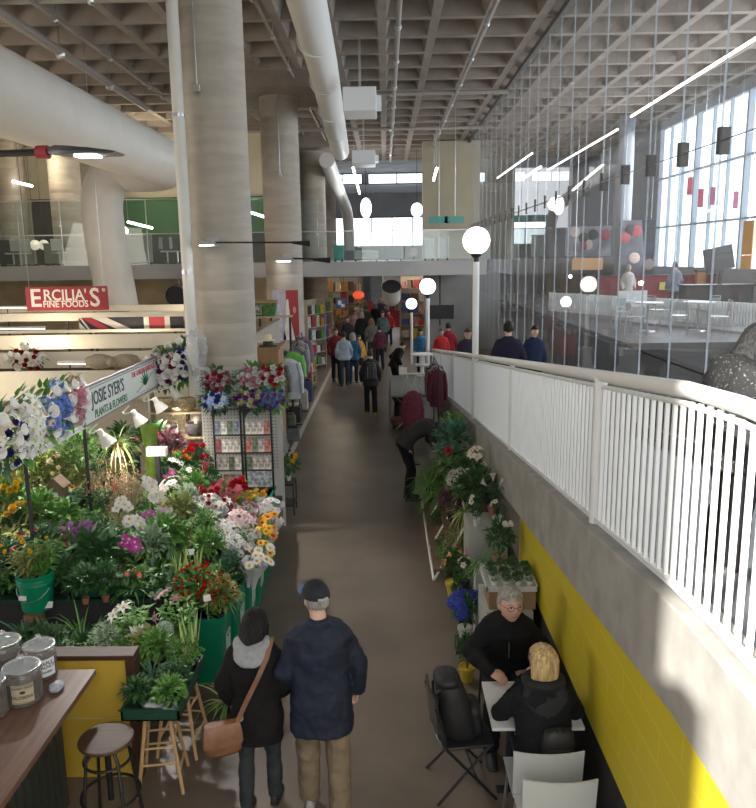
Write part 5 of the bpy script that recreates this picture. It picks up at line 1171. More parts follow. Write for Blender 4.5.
MB().loft([[(-.30, -.15, 0), (.22, -.15, 0), (.22, .15, 0), (-.30, .15, 0)], [(-.34, -.17, .36), (.28, -.17, .36), (.28, .17, .36), (-.34, .17, .36)]]).build('body', mat('basket_green', (.05, .12, .03), .8, var=.4, scale=14), t); MB().box(-.35, -.18, .33, .29, .18, .38).build('rim', mat('basket_rim', (.32, .18, .08), .8), t)
MB().box(-.33, -.178, .05, -.08, -.172, .3).build('plaid_cloth', mat('plaid', (.4, .4, .36), .8, var=.6, scale=12, col2=(.05, .06, .05)), t)
# clothes racks along the stripe
def garment(label, x, y, z, w, h, c, rz=0, kind='jacket', group=None):
    t = thing('hanging_' + kind, label, kind, (x, y, z), rz, group); m_ = mat('cloth_%.2f_%.2f_%.2f' % c, c, .85, var=.15, scale=6, bump=.4)
    MB().loft([[(ww * cos(a), dd * sin(a), zz) for a in [2 * pi * k / 16 for k in range(16)]] for zz, ww, dd in ((-h, w * .50, .07), (-h * .5, w * .46, .07), (-.12, w * .50, .07), (-.04, w * .30, .05), (0, .06, .03))]).build('body', m_, t, smooth=True)
    if kind in ('jacket', 'shirt'):
        for s in (-1, 1): MB().tube([(s * w * .42, 0, -.10), (s * w * .56, 0, -h * .45), (s * w * .58, -.02, -h * .85)], [.06, .055, .045], 8).build('sleeve', m_, t, smooth=True)
    MB().tube([(-w * .3, 0, -.03), (0, 0, .03), (w * .3, 0, -.03)], .006, 5).tube([(0, 0, .03), (0, 0, .10)], .004, 5).build('hanger', steel, t)
    return t
def rack(label, x, y, L, z, along='y'):
    t = thing('clothes_rack', label, 'rack', (x, y, 0), 0 if along == 'y' else -pi / 2)
    MB().tube([(0, -L / 2, z), (0, L / 2, z)], .015, 8).build('rail', blackm, t)
    for s in (-1, 1):
        MB().tube([(0, s * L / 2, 0), (0, s * L / 2, z)], .015, 8).build('upright', blackm, t); MB().tube([(-.22, s * L / 2, .03), (.22, s * L / 2, .03)], .015, 8).build('foot', blackm, t)
rack('black clothes rack with grey and white jackets beside the brown cabinet', -2.30, 16.6, 1.3, 2.08)
garment('grey jacket with braided front hanging nearest on left rack', -2.36, 16.1, 1.97, .50, .80, (.17, .155, .15))
garment('white and pale blue jacket behind the grey jacket', -2.16, 16.5, 1.97, .52, .90, (.50, .52, .54))
garment('neon green and black shirt hanging past the pale jacket', -2.1, 17.0, 2.05, .42, .66, (.14, .42, .06), kind='shirt')
garment('dark striped shirt behind the neon green one', -2.3, 17.15, 2.05, .42, .7, (.05, .06, .09), kind='shirt')
rack('second black clothes rack farther along the left stalls', -2.35, 19.4, 1.6, 1.95)
for i, (c, lb) in enumerate([((.16, .13, .15), 'mauve grey top on the second left rack, nearest'), ((.10, .09, .12), 'dark plum top on the second left rack, middle'), ((.25, .22, .20), 'beige top on the second left rack, farthest')]):
    garment(lb, -2.3, 18.9 + i * .45, 1.85, .44, .8, c, kind='shirt')
# goods shelves: each pack its own object
goods_c = {'red': (.35, .03, .03), 'cream': (.5, .45, .34), 'pink': (.45, .20, .22), 'white': (.55, .54, .5), 'orange': (.5, .2, .04), 'brown': (.14, .08, .05), 'blue': (.06, .10, .28), 'green': (.08, .2, .06), 'black': (.02, .02, .02), 'yellow': (.5, .4, .06)}
GN = [0]
def shelf_unit(label, x, y, w, h, rows, n, seed, rz=0, gsz=1.0, frame=None, short=''):
    t = thing('shelf_unit', label, 'shelf', (x, y, 0), rz); f = frame or mat('shelf_cream', (.42, .37, .30), .7); r = random.Random(seed)
    MB().box(-w / 2, .18, 0, w / 2, .20, h).build('back_panel', f, t)
    for s in (-1, 1): MB().box(s * w / 2 - .015, -.2, 0, s * w / 2 + .015, .2, h).build('side', f, t)
    M = Matrix.Rotation(rz, 4, 'Z')
    for i in range(rows):
        z = .15 + (h - .2) * i / rows; MB().box(-w / 2, -.2, z, w / 2, .18, z + .025).build('shelf_board', f, t)
        gap = (h - .2) / rows - .05
        for k in range(n):
            cn = r.choice(list(goods_c)); gw2 = w / n * .8 * r.uniform(.7, 1); gh = gap * r.uniform(.5, .95)
            p = M @ Vector((-w / 2 + w * (k + .5) / n, -.08, z + .026))
            o = MB().box(-gw2 / 2, -.09, 0, gw2 / 2, .09, gh).build('goods_package', mat('goods_' + cn, goods_c[cn], .6, var=.25, scale=9), bevel=.01)
            o.location = (x + p.x, y + p.y, p.z); o.rotation_euler = (0, 0, rz)
            tag(o, '%s package on %s, %s shelf, %s of the row' % (cn, short, ['bottom', 'second', 'third', 'fourth', 'top'][i] if rows > 1 else 'only', ['leftmost', 'left', 'middle', 'right', 'rightmost', 'far right'][k if n > 2 else k * 2]), 'package', 'goods on ' + short)
shelf_unit('tall shelf of goods against the third column, left of the crowd', -2.75, 28.5, 1.2, 2.6, 5, 4, 1, R(62), short='tall shelf by third column')
shelf_unit('shelf of bright goods left of the crowd, farther back', -2.9, 33.0, 2.0, 2.4, 4, 5, 2, R(70), short='shelf behind the left crowd')
shelf_unit('lit shelf of white and red goods right of the aisle, far back', 1.9, 38.0, 2.4, 2.6, 4, 5, 3, R(-25), short='lit far right shelf')
shelf_unit('far shelf at the end of the aisle, left part', -2.4, 44.0, 2.2, 3.0, 4, 5, 4, R(25), short='end shelf, left part')
shelf_unit('far shelf at the end of the aisle, right part', 1.9, 46.0, 2.2, 3.0, 4, 5, 5, R(-15), short='end shelf, right part')
shelf_unit('low shelf with yellow and green produce beside the left stalls', -2.55, 24.0, 1.0, 1.0, 2, 4, 6, R(80), short='low produce shelf')
for x, y, z, e in ((-2.0, 30, 3.0, 60), (1.8, 35, 3.0, 70), (-1.9, 41, 3.0, 70), (1.2, 45, 3.0, 60)): light('POINT', 'stall_lamp', (x, y, z), e, (1, .82, .62), .08)
t = thing('booth_light_block', 'added low partition blocking fill light along the left booths behind the clothes racks', 'partition', (-3.28, 18.2, 0)); MB().box(-.04, -5.0, 0, .04, 5.0, 2.3).build('panel', mat('part_cream', (.36, .32, .26), .7), t); MB().box(-.06, -5.02, 2.3, .06, 5.02, 2.34).build('cap', mat('part_cap', (.2, .15, .1), .6), t)  # added to keep the left fill off the aisle floor
# bags, boxes and clothes on the floor edge of the left stalls
for i, (nm, lb, x, y, w, d, h, c) in enumerate([('cardboard_carton', 'brown carton on the floor at the foot of the brown cabinet', -2.25, 14.25, .36, .3, .30, (.26, .16, .09)), ('pink_bag', 'pink cloth bag under the first clothes rack', -2.45, 16.3, .3, .25, .34, (.34, .10, .14)), ('grey_bag', 'grey bag under the first clothes rack, farther one', -2.15, 17.0, .28, .22, .30, (.16, .16, .17)),
    ('olive_bin', 'olive bin standing by the floor stripe beyond the first rack', -2.35, 17.9, .3, .3, .42, (.13, .14, .08)), ('storage_case', 'dark trunk under the second clothes rack', -2.45, 19.2, .5, .5, .4, (.04, .035, .035)), ('white_carton', 'white carton beyond the second clothes rack', -2.35, 20.8, .32, .3, .5, (.45, .42, .38)),
    ('blue_carton', 'dark blue carton at the floor stripe before the tall shelf', -2.35, 22.0, .36, .3, .6, (.05, .07, .14)), ('red_carton', 'dark red carton beside the dark blue carton', -2.4, 22.7, .3, .3, .9, (.22, .04, .04))]):
    t = thing(nm, lb, nm.split('_')[1], (x, y, 0)); m_ = mat('c_' + nm, c, .8, var=.15, scale=8)
    MB().loft([[(-w / 2, -d / 2, 0), (w / 2, -d / 2, 0), (w / 2, d / 2, 0), (-w / 2, d / 2, 0)], [(-w / 2.1, -d / 2.2, h), (w / 2.1, -d / 2.2, h), (w / 2.1, d / 2.2, h), (-w / 2.1, d / 2.2, h)]]).build('body', m_, t, bevel=.02)
    MB().box(-w * .4, -d * .3, h, w * .35, d * .3, h + .05).build('contents', mat('goods_' + ['cream', 'white', 'black', 'brown'][i % 4], (.2, .18, .15), .7), t, bevel=.015)
rack('third black clothes rack close to the tall goods shelf', -2.45, 21.4, 1.4, 2.0)
for i, (c, lb) in enumerate([((.30, .27, .28), 'pale top on the third left rack, nearest'), ((.05, .04, .06), 'black top on the third left rack, second'), ((.22, .06, .08), 'wine red top on the third left rack, third'), ((.12, .14, .18), 'slate top on the third left rack, farthest')]):
    garment(lb, -2.4, 20.9 + i * .3, 1.9, .44, .8, c, kind='shirt')
# red lantern, blue sign, banners
t = thing('red_lantern', 'glowing red lantern above the far crowd', 'lantern', atY(358.5, 295, 34)); MB().sphere((0, 0, 0), (.26, .26, .18), 14, 10).build('shade', mat('lantern_red', (.8, .10, .04), .6, emit=.8), t, smooth=True); MB().tube([(0, 0, .18), (0, 0, 3.5 - t.location.z)], .01, 5).build('cord', blackm, t)
t = thing('blue_sign', 'small blue and white sign above the far left crowd', 'sign', atY(341, 303.5, 30)); MB().box(-.2, 0, -.2, .2, .04, .2).build('panel', mat('blue_panel', (.06, .12, .34), .5), t); MB().box(-.12, -.005, -.05, .02, 0, .12).box(.0, -.005, -.14, .14, 0, -.02).build('white_shape', white, t); MB().tube([(0, .02, .2), (0, .02, 3.5 - t.location.z)], .01, 5).build('wire', blackm, t)
for i, (px, py, c) in enumerate([(344, 300, (.45, .06, .08)), (370, 309, (.40, .05, .05)), (392, 312, (.40, .06, .07)), (397, 318, (.42, .07, .08))]):
    p = atY(px, py, 38 + i); o = MB().box(-.14, 0, -.5, .14, .03, .4).build('red_banner', mat('banner_red2', (.42, .05, .06), .7, var=.3, scale=4)); o.location = p; MB().tube([(0, .015, .4), (0, .015, 3.5 - p.z)], .01, 5).build('cord', blackm, o)
    tag(o, 'narrow red banner hanging over the far crowd, ' + ['far left', 'centre', 'right', 'rightmost'][i], 'banner', 'red banners over the crowd')
t = thing('escalator', 'dark sloping staircase rising beyond the crowd', 'stairs', (-.2, 47.5, 0))
MB().prism([(0, 0), (6, 0), (9, 3.6), (8.4, 3.6), (0, .4)], -.75, .75, 'x').build('flight', mat('stair_dark', (.05, .035, .03), .7, var=.4, scale=4), t)
for s in (-.8, .74): MB().tube([(s, 0, 1.2), (s, 8.6, 4.4)], .04, 8).build('handrail', darkm, t)
t = thing('wall_screen', 'black flat screen on the grey wall right of the second lamp post', 'screen', atY(440, 312, 33)); MB().box(-.55, 0, -.3, .6, .06, .3).build('panel', blackm, t); MB().box(-.03, .06, -.6, .03, .1, 3.48 - t.location.z).build('bracket', darkm, t)
struct(MB().box(1.7, 34, 0, 5.0, 34.2, 3.48), 'wall_under_bridge', mat('under_wall', (.26, .25, .24), .8, var=.1, scale=1))
struct(MB().box(-16, 30, 0, -3.9, 30.2, 3.48), 'wall_left_back', mat('warm_wall', (.45, .36, .22), .8, var=.2, scale=.8))

# ---- right side market table (white, clothes) ----
t = thing('market_table', 'grey covered market table with white trestle frame on the right', 'table', (.62, 19.5, 0))
MB().box(-.5, -1.6, .82, .5, 1.6, .86).build('tabletop', mat('cloth_grey', (.22, .22, .21), .8), t); MB().loft([[(-.52, y_, .86), (-.5, y_, .86), (-.55, y_, .12), (-.57, y_, .12)] for y_ in (-1.62, -.8, 0, .8, 1.62)]).build('tablecloth', mat('cloth_grey', (.22, .22, .21), .8), t)
for y in (-1.5, 1.5):
    for s in (-1, 1): MB().tube([(s * .4, y, .82), (-s * .4, y, 0)], .02, 6).build('leg', steel, t)
trw = mat('trestle_white', (.6, .6, .55), .5)
t = thing('garment_stand', 'white crossed trestle stand on the covered market table', 'stand', (.62, 18.4, .862))
for x in (-.25, -.05, .15):
    MB().tube([(x, -.1, 0), (x + .14, -.1, .45)], .014, 6).tube([(x + .26, -.1, 0), (x + .12, -.1, .45)], .014, 6).build('trestle_leg', trw, t)
MB().box(-.3, -.16, .44, .5, .0, .47).build('top_bar', trw, t)
t = thing('display_pedestal', 'round white stepped pedestal stand beside the farthest lamp post', 'stand', (1.0, 21.0, .86))
MB().lathe([(.2, 0), (.2, .03), (.06, .05), (.06, .25), (.22, .28), (.22, .32), (.08, .34), (.08, .55), (.3, .58), (.3, .62)], 20).build('pedestal', white, t, smooth=True)
o = MB().box(-.10, 0, 0, .10, .01, .18).build('price_sign', mat('card_white', (.75, .75, .73), .6)); o.location = atY(403, 369, 18.9); tag(o, 'white square price sign on the market table', 'sign'); o.location.z = max(o.location.z, .862)
MB().tube([(0, .005, -.35), (0, .005, 0)], .006, 5).build('stick', steel, o); o.location.z = 1.22
rack('black clothes rack with dark garments beside the concrete ramp wall', 1.15, 17.4, 1.6, 1.75)
for i, (c, lb) in enumerate([((.09, .012, .025), 'maroon scarf on the right rack, nearest'), ((.06, .05, .06), 'black garment on the right rack, second'), ((.30, .26, .26), 'pale garment on the right rack, third'), ((.07, .010, .018), 'dark red garment on the right rack, fourth'), ((.25, .25, .28), 'grey garment on the right rack, farthest')]):
    garment(lb, 1.14, 16.8 + i * .3, 1.65, .34, .85, c, R(15), 'shirt')
plaid = mat('plaid_red', (.10, .012, .03), .8, var=.8, scale=14, col2=(.14, .02, .035), detail=1)
t = thing('hanging_shirt', 'dark red plaid shirt hanging at the near end of the table', 'shirt', (.52, 14.9, 1.505), R(10)); t.scale = (.66, .66, .86)
MB().loft([[(ww * cos(a), dd * sin(a), zz) for a in [2 * pi * k / 16 for k in range(16)]] for zz, ww, dd in ((-.95, .30, .10), (-.5, .27, .10), (-.12, .26, .09), (-.04, .16, .06), (0, .06, .04))]).build('body', plaid, t, smooth=True)
for s in (-1, 1): MB().tube([(s * .20, 0, -.10), (s * .30, 0, -.45), (s * .32, -.02, -.75)], [.07, .06, .05], 8).build('sleeve', plaid, t, smooth=True)
MB().tube([(0, 0, -.9), (0, 0, -1.72)], .02, 8).build('stand_pole', blackm, t); MB().box(-.2, -.2, -1.75, .2, .2, -1.72).build('stand_base', blackm, t)
for lb, px, py, z, r, c in [('round basket of red cloth on a low stool by the aisle', 400, 395, .55, .20, (.30, .05, .06)), ('round basket with dark brown goods below the red one', 399, 418, .25, .20, (.22, .10, .06))]:
    p = atZ(px, py, z); t = thing('basket', lb, 'basket', (p.x, p.y, 0)); MB().lathe([(.18, z - .15), (.24, z), (.22, z), (.16, z - .05), (.001, z - .04)], 20).build('bowl', mat('wicker', (.20, .11, .06), .8, var=.3, scale=20), t, smooth=True)
    MB().sphere((0, 0, z - .04), (.19, .19, .08), 16, 8).build('cloth', mat('bcloth_%.2f' % c[0], c, .8, var=.3, scale=14), t, smooth=True); MB().lathe([(.17, 0), (.15, z - .15)], 16).build('stool_base', mat('st_dark', (.06, .04, .03), .7), t, smooth=True)

# ---- right plant shelves along the wall ----
pw = mat('panel_white', (.42, .43, .41), .6)
t = thing('white_shelf', 'white box shelf with flower-patterned side carrying potted orchids', 'shelf', (1.17, 8.75, 0))
MB().box(-.22, -.25, .92, .24, .35, .955).build('top', pw, t, bevel=.004)
MB().box(-.22, -.25, 0, -.19, .35, .92).build('side', pw, t); MB().box(-.19, -.25, 0, .24, -.22, .92).build('front', pw, t)
pd = thing('white_pedestal', 'white tall panel pedestal behind the seated man', 'pedestal', (1.12, 6.88, 0)); MB().box(-.20, -.2, 0, .24, .45, .80).build('body', pw, pd)
def decal(parent, y, z, c, s, kind='five'):
    inst(flower(kind, c, (.4, .3, .1)), 'flower_print', parent, (-.225, y, z), (0, -pi / 2, 0), (s, s, s * .08))
decal(t, -.10, .60, (.7, .05, .22), .20); decal(t, .1, .42, (.5, .12, .3), .10); decal(t, -.12, .30, (.10, .08, .40), .12, 'hyd')
bxm = mat('cardboard', (.30, .19, .11), .8, var=.06, scale=10)
t = thing('cardboard_box', 'brown cardboard box under the tray of small cactus cups', 'box', (1.17, 6.91, .80)); MB().box(-.22, -.17, 0, .22, .22, .19).build('box_body', bxm, t); MB().box(-.01, -.172, .0, .01, -.17, .19).build('tape', mat('tape', (.38, .28, .18), .4), t)
tw_ = thing('white_tray', 'white plastic tray of small potted cacti on a cardboard box', 'tray', (1.17, 6.95, .992))
b = MB().box(-.23, -.22, 0, .22, .26, .012)
b.build('tray_base', plastic_w, tw_)
b = MB()
for a in ((-.25, -.24, .24, -.225), (-.25, .265, .24, .28), (-.25, -.24, -.235, .28), (.225, -.24, .24, .28)): b.box(a[0], a[1], 0, a[2], a[3], .05)
b.build('tray_rim', plastic_w, tw_)
# ---- right side plants ----
k = 0
for j in range(4):
    for i in range(4):
        x, y = 1.17 - .165 + i * .11, 6.95 - .16 + j * .12; k += 1
        t = thing('cactus_cup', ('%s in the %s row of white tray, %s cup' % (['small green cactus', 'grey rosette', 'dark leafy seedling'][k % 3], ['front', 'second', 'third', 'back'][j], ['leftmost', 'inner left', 'inner right', 'rightmost'][i])), 'potted plant', (x, y, 1.005), 0, 'small cups in the white tray')
        inst(potmesh('white'), 'pot', t, sc=.085)
        inst(folmesh(['bush', 'rosette', 'fine'][k % 3], ['dark', 'grey', 'dark'][k % 3], 0), 'foliage', t, (0, 0, .05), (0, 0, k), (.11, .11, [.12, .14, .11][k % 3]))
def PP(name, label, x, y, z, h, kind='bush', col='green', pot='black', fl=None, w=1.0, potr=.28): plant(name, label, 0, 0, z, h, kind, col, pot, fl, w, at=(x, y, z), potr=potr)
PP('orchid_plant', 'grey-banded white pot with pale sprig on the white shelf, left one', 1.05, 8.62, .957, .20, 'bush', 'dark', 'greyband', None, .7, .55)
PP('orchid_plant', 'grey-banded pot with white blooms on the white shelf, right one', 1.30, 8.65, .957, .24, 'stemmy', 'dark', 'greyband', ('five', (.6, .58, .54), 4, .07), .7, .55)
PP('orchid_plant', 'white pot behind the left banded pot on the white shelf', 1.06, 8.95, .957, .22, 'bush', 'dark', 'white', ('five', (.6, .58, .52), 4, .06), .7, .5)
PP('potted_plant', 'brown wrapped pot with white bloom on the white shelf', 1.30, 8.95, .957, .34, 'stemmy', 'dark', 'terra', ('calla', (.62, .58, .54), 3, .10), .7, .5)
PP('spider_plant', 'spider plant spilling over the left edge of the cactus tray', 1.00, 7.62, .82, .40, 'spider', 'green', 'white', None, .8, .3)
MBx = thing('pot_stand', 'narrow white stand under the spider plant beside the tray', 'stand', (1.02, 7.64, 0)); MB().box(-.1, -.1, 0, .1, .1, .80).build('column', pw, MBx)
PP('dark_plant', 'dark bushy plant in a basket hanging near yellow wall', 1.20, 7.75, .80, .44, 'bush', 'dark', 'tan', ('calla', (.6, .55, .5), 2, .08), .7, .4)
MBx = thing('pot_stand', 'narrow dark stand under the dark bushy plant by the yellow wall', 'stand', (1.20, 7.75, 0)); MB().box(-.09, -.09, 0, .09, .09, .80).build('column', darkm, MBx)
# wooden tiered bench
bn = mat('bench_wood', (.15, .095, .06), .7, var=.15, scale=4)
t = thing('plant_bench', 'tiered wooden plant bench with white rails along the ramp wall', 'bench', (1.05, 10.8, 0))
for x, z in ((.12, .78), (-.12, .45), (-.30, .16)): MB().box(x - .16, -1.6, z - .03, x + .16, 1.6, z).build('shelf_board', bn, t)
for y in (-1.55, -.5, .5, 1.55):
    MB().box(.1, y - .03, 0, .15, y + .03, .75).build('post', bn, t); MB().tube([(-.46, y, 0), (-.02, y, .80)], .016, 6).build('white_strut', white, t)
MB().tube([(-.47, -1.6, .02), (-.47, 1.6, .02)], .018, 6).build('white_rail', white, t); MB().tube([(-.02, -1.6, .80), (-.02, 1.6, .80)], .018, 6).build('white_rail', white, t)
for a in [('white_hydrangea', 'white hydrangea with dense pale heads, on bench top', 1.02, 10.0, .78, .38, 'bush', 'dark', 'black', ('hyd', (.60, .60, .52), 22, .10)), ('tall_orchid', 'white orchid on dark stake behind the hydrangea', 1.22, 10.1, .78, .66, 'stemmy', 'dark', 'white', ('orchid', (.66, .62, .52), 14, .11), .45),
    ('shrub', 'dark green shrub leaning on the concrete right of the white orchid', 1.14, 9.5, .78, .56, 'bush', 'dark', 'black'), ('spider_plant', 'pale spider plant at the near end of the bench top', 1.0, 9.4, .78, .36, 'spider', 'stripe', 'tan'),
    ('spider_plant', 'large arching green plant in the middle of the bench', .85, 10.9, .50, .62, 'spider', 'green', 'black'), ('spider_plant', 'large arching plant with red bloom on the bench', .95, 11.5, .78, .56, 'spider', 'green', 'black', ('rose', (.6, .08, .08), 1, .14)),
    ('palm', 'light green palm-like plant at the aisle side of the bench', .66, 11.4, .46, .60, 'palm', 'green', 'black'), ('fern', 'tall dark fern at the far end of the bench near the concrete', 1.08, 12.1, .78, .62, 'bush', 'bluegreen', 'black'),
    ('fern', 'bright tuft plant at the far end, topmost beside the railing foot', 1.12, 12.75, .9, .55, 'fine', 'green', 'black'), ('shrub', 'grey-green shrub with pale leaves at the far end', 1.0, 12.2, .5, .55, 'bush', 'grey', 'black'), ('palm', 'arching palm plant beside the bending person', .82, 12.3, .30, .72, 'palm', 'green', 'black'),
    ('purple_plant', 'reddish purple leafy plant left of the hydrangea', .88, 10.2, .46, .40, 'bush', 'purple', 'black'), ('shrub', 'small green shrub between hydrangea and red bloom', 1.22, 10.8, .78, .46, 'bush', 'dark', 'terra'), ('hanging_plant', 'straggly trailing plant hanging from the bench end', .90, 9.3, .46, .42, 'palm', 'olive', 'tan'),
    ('potted_plant', 'small plant in white pot on the lowest bench step, near end', .72, 9.4, .165, .20, 'bush', 'green', 'white'), ('potted_plant', 'small pale bloom pot on the lowest bench step', .74, 9.75, .165, .20, 'bush', 'dark', 'white', ('five', (.6, .58, .52), 4, .06)),
    ('potted_plant', 'dark pot plant on the lowest bench step, far end', .74, 10.6, .165, .26, 'bush', 'dark', 'terra'), ('ground_plant', 'large fern on the floor at the far aisle corner of the bench', .70, 11.9, 0, .45, 'palm', 'green', 'terra')]:
    a = list(a); PP(*a[:9], fl=a[9] if len(a) > 9 else None, w=a[10] if len(a) > 10 else 1.0)
# floor pots near the seated couple
PP('potted_plant', 'orange-tipped bushy plant in yellow pot on the floor by the wooden bench', .80, 8.75, 0, .48, 'bush', 'dark', 'yellow', ('five', (.55, .25, .05), 6, .07), .6, .5)
PP('potted_plant', 'dark bushy plant in a terracotta pot nearest the aisle', .83, 8.30, 0, .36, 'bush', 'dark', 'terra', None, .6, .5)
PP('blue_hydrangea', 'blue flowering pot behind the seated man', .80, 7.45, .12, .40, 'bush', 'dark', 'white', ('hyd', (.05, .08, .40), 8, .12), .7, .45)
MBx = thing('pot_stand', 'low stand under the blue flowering pot', 'stand', (.80, 7.45, 0)); MB().box(-.1, -.1, 0, .1, .1, .12).build('column', darkm, MBx)
PP('potted_plant', 'green plant in yellow pot beside the seated man', .76, 6.85, 0, .38, 'bush', 'dark', 'yellow', None, .6, .5)
PP('white_flowers', 'white and dark flowering plant beside the white panel shelf', .86, 8.0, .45, .30, 'bush', 'dark', 'black', ('five', (.6, .56, .52), 6, .07), .6, .4)
MBx = thing('pot_stand', 'narrow dark stand under the white and dark flowering plant', 'stand', (.86, 8.0, 0)); MB().box(-.07, -.07, 0, .07, .07, .45).build('column', darkm, MBx)
# ---- things seen beyond the glass ----
rp = mat('partition_red', (.22, .02, .028), .6, var=.08, scale=1)
t = thing('red_partition', 'long dark red low wall beyond the glass', 'partition', (9.45, 26.5, 2.15)); MB().box(-2.1, 0, 0, 1.85, .15, 1.2).build('panel', rp, t); MB().box(-2.15, -.04, 1.2, 1.87, .19, 1.25).build('cap', mat('cap_dark', (.08, .02, .02), .5), t)
t = thing('orange_pillar', 'orange-brown pillar at the right end of the red wall', 'pillar', (10.6, 26.0, 2.15)); MB().box(-.14, -.1, 0, .14, .1, 1.35).build('shaft', mat('orange_wood', (.40, .17, .07), .6), t); MB().box(-.17, -.13, 1.35, .17, .13, 1.4).build('cap', darkm, t)
fn = thing('picket_fence', 'long white picket fence beyond the glass', 'fence', (0, 0, 0)); A, B_ = Vector((5.6, 26.2, 2.15)), Vector((9.2, 19.0, 2.15)); n = 90
for i in range(n):
    p = A.lerp(B_, i / (n - 1)); MB().box(-.025, -.025, .1, .025, .025, .72).build('picket', white, fn).location = p
for z in (.2, .5): MB().tube([A + Vector((0, 0, z)), B_ + Vector((0, 0, z))], .02, 6).build('rail', white, fn)
t = thing('menu_screen', 'tilted black screen on a dark counter beyond the glass', 'screen', (*atY(722, 272, 23).xy, atY(722, 272, 23).z)); MB().box(-.45, 0, .05, .4, .06, .75, Matrix.Rotation(R(-12), 4, 'Y')).build('panel', blackm, t); MB().box(-.05, .06, -1.6, .05, .12, .3).build('stand', blackm, t)
t = thing('counter', 'dark counter under the tilted screen beyond the glass', 'counter', (9.9, 22.6, 2.15)); MB().box(-1.1, 0, 0, .9, .5, 1.0).build('body', darkm, t); MB().box(-1.15, -.05, 1.0, .95, .55, 1.05).build('top', blackm, t)
p = atY(661, 288, 23.2); o = MB().box(-.2, 0, -.13, .2, .02, .13).build('yellow_notice', mat('notice_yellow', (.62, .52, .16), .7)); o.location = (9.6, 26.44, 3.02); tag(o, 'small pale yellow notice on the red wall beyond the glass', 'notice')
for lb, nm, px0, py0, px1, py1, y, m_ in [('orange board hanging beyond the glass', 'orange_board', 572, 270, 603, 258, 30, mat('board_orange', (.45, .22, .07), .6)), ('dark picture wall panel with round shapes beyond the glass', 'picture_panel', 618, 278, 655, 220, 31, mat('panel_dark', (.09, .085, .10), .6, var=.4, scale=2)), ('grey picture panel beyond the glass, left of the dark one', 'picture_panel', 565, 256, 612, 226, 33, mat('panel_mid', (.20, .19, .22), .6, var=.5, scale=2))]:
    a, b_ = atY(px0, py0, y), atY(px1, py1, y); t = thing(nm, lb, 'panel', ((a.x + b_.x) / 2, y, a.z)); w = (b_.x - a.x) / 2; MB().box(-w, 0, 0, w, .08, b_.z - a.z).build('panel', m_, t)
    for x in (-w * .8, w * .8): MB().tube([(x, .04, b_.z - a.z), (x, .04, 9.96 - a.z)], .012, 5).build('cable', steel, t)
    if nm == 'picture_panel':
        rr = random.Random(int(px0))
        for i in range(6): MB().sphere((rr.uniform(-w * .8, w * .8), -.01, rr.uniform(.2, b_.z - a.z - .2)), (.22, .02, .22), 14, 10).build('round_shape', mat(['shape_red', 'shape_cream', 'shape_black'][i % 3], [(.32, .05, .06), (.5, .4, .34), (.03, .03, .03)][i % 3], .6), t, smooth=True)
for i, (px, py) in enumerate([(577, 345), (600, 352), (640, 338), (655, 345), (690, 342), (700, 352)]):
    x, y = [(6.3, 20.5), (6.1, 18.6), (7.4, 20.8), (7.2, 18.8), (8.6, 20.5), (8.0, 18.4)][i]
    t = thing('terrace_chair', 'grey metal chair on the terrace beyond the glass, ' + ['far left', 'near left', 'far middle', 'near middle', 'far right', 'near right'][i], 'chair', (x, y, 2.15), i * .9, 'metal chairs on the terrace')
    MB().box(-.2, -.2, .44, .2, .2, .47).build('seat', steel, t); MB().tube([(-.19, .2, .45), (-.19, .24, .85), (.19, .24, .85), (.19, .2, .45)], .012, 6).build('back_frame', steel, t); MB().box(-.18, .22, .6, .18, .235, .8).build('backrest', steel, t)
    for sx in (-1, 1):
        for sy in (-1, 1): MB().tube([(sx * .18, sy * .18, .45), (sx * .21, sy * .21, 0)], .011, 6).build('leg', steel, t)
for i, (x, y) in enumerate([(6.7, 19.6), (8.0, 19.6)]):
    t = thing('terrace_table', 'round pale table on the terrace beyond the glass, ' + ['left', 'right'][i], 'table', (x, y, 2.15)); MB().lathe([(.38, .72), (.38, .75)], 24).build('tabletop', white, t); MB().tube([(0, 0, .02), (0, 0, .72)], .03, 8).build('pedestal', steel, t); MB().lathe([(.22, 0), (.2, .03)], 20).build('base', steel, t)
t = thing('screen_box', 'white sign board standing on the terrace beyond the glass', 'board', (7.0, 21.6, 2.15)); MB().box(-.45, 0, .5, .35, .05, .95).build('board', white, t); MB().box(-.4, 0, 0, -.35, .05, .5).build('leg', steel, t); MB().box(.25, 0, 0, .3, .05, .5).build('leg', steel, t)
p = atX(746, 270, 11.2); o = MB().box(0, -.3, -.7, .03, .3, .6).build('orange_flag', mat('flag_orange', (.75, .33, .02), .7)); o.location = atY(747, 243, 21.5); tag(o, 'bright orange yellow hanging flag near the windows', 'flag')
MB().tube([(.015, 0, .6), (.015, 0, 9.96 - o.location.z)], .01, 5).build('cord', steel, o)
for i, (px, py) in enumerate([(701, 198), (713, 196), (690, 186), (736, 200)]):
    o = MB().box(-.07, 0, -.25, .07, .03, .25).build('hanging_ribbon', mat(['rib_red', 'rib_dark'][i % 2], [(.4, .03, .08), (.25, .06, .12)][i % 2], .7)); o.location = atY(px, py, 22 + i * .5); MB().tube([(0, .015, .25), (0, .015, 9.96 - o.location.z)], .008, 5).build('cord', steel, o)
    tag(o, 'narrow dark red ribbon hanging before the bright windows, ' + ['second from left', 'third from left', 'leftmost', 'rightmost'][i], 'ribbon', 'red ribbons at the windows')
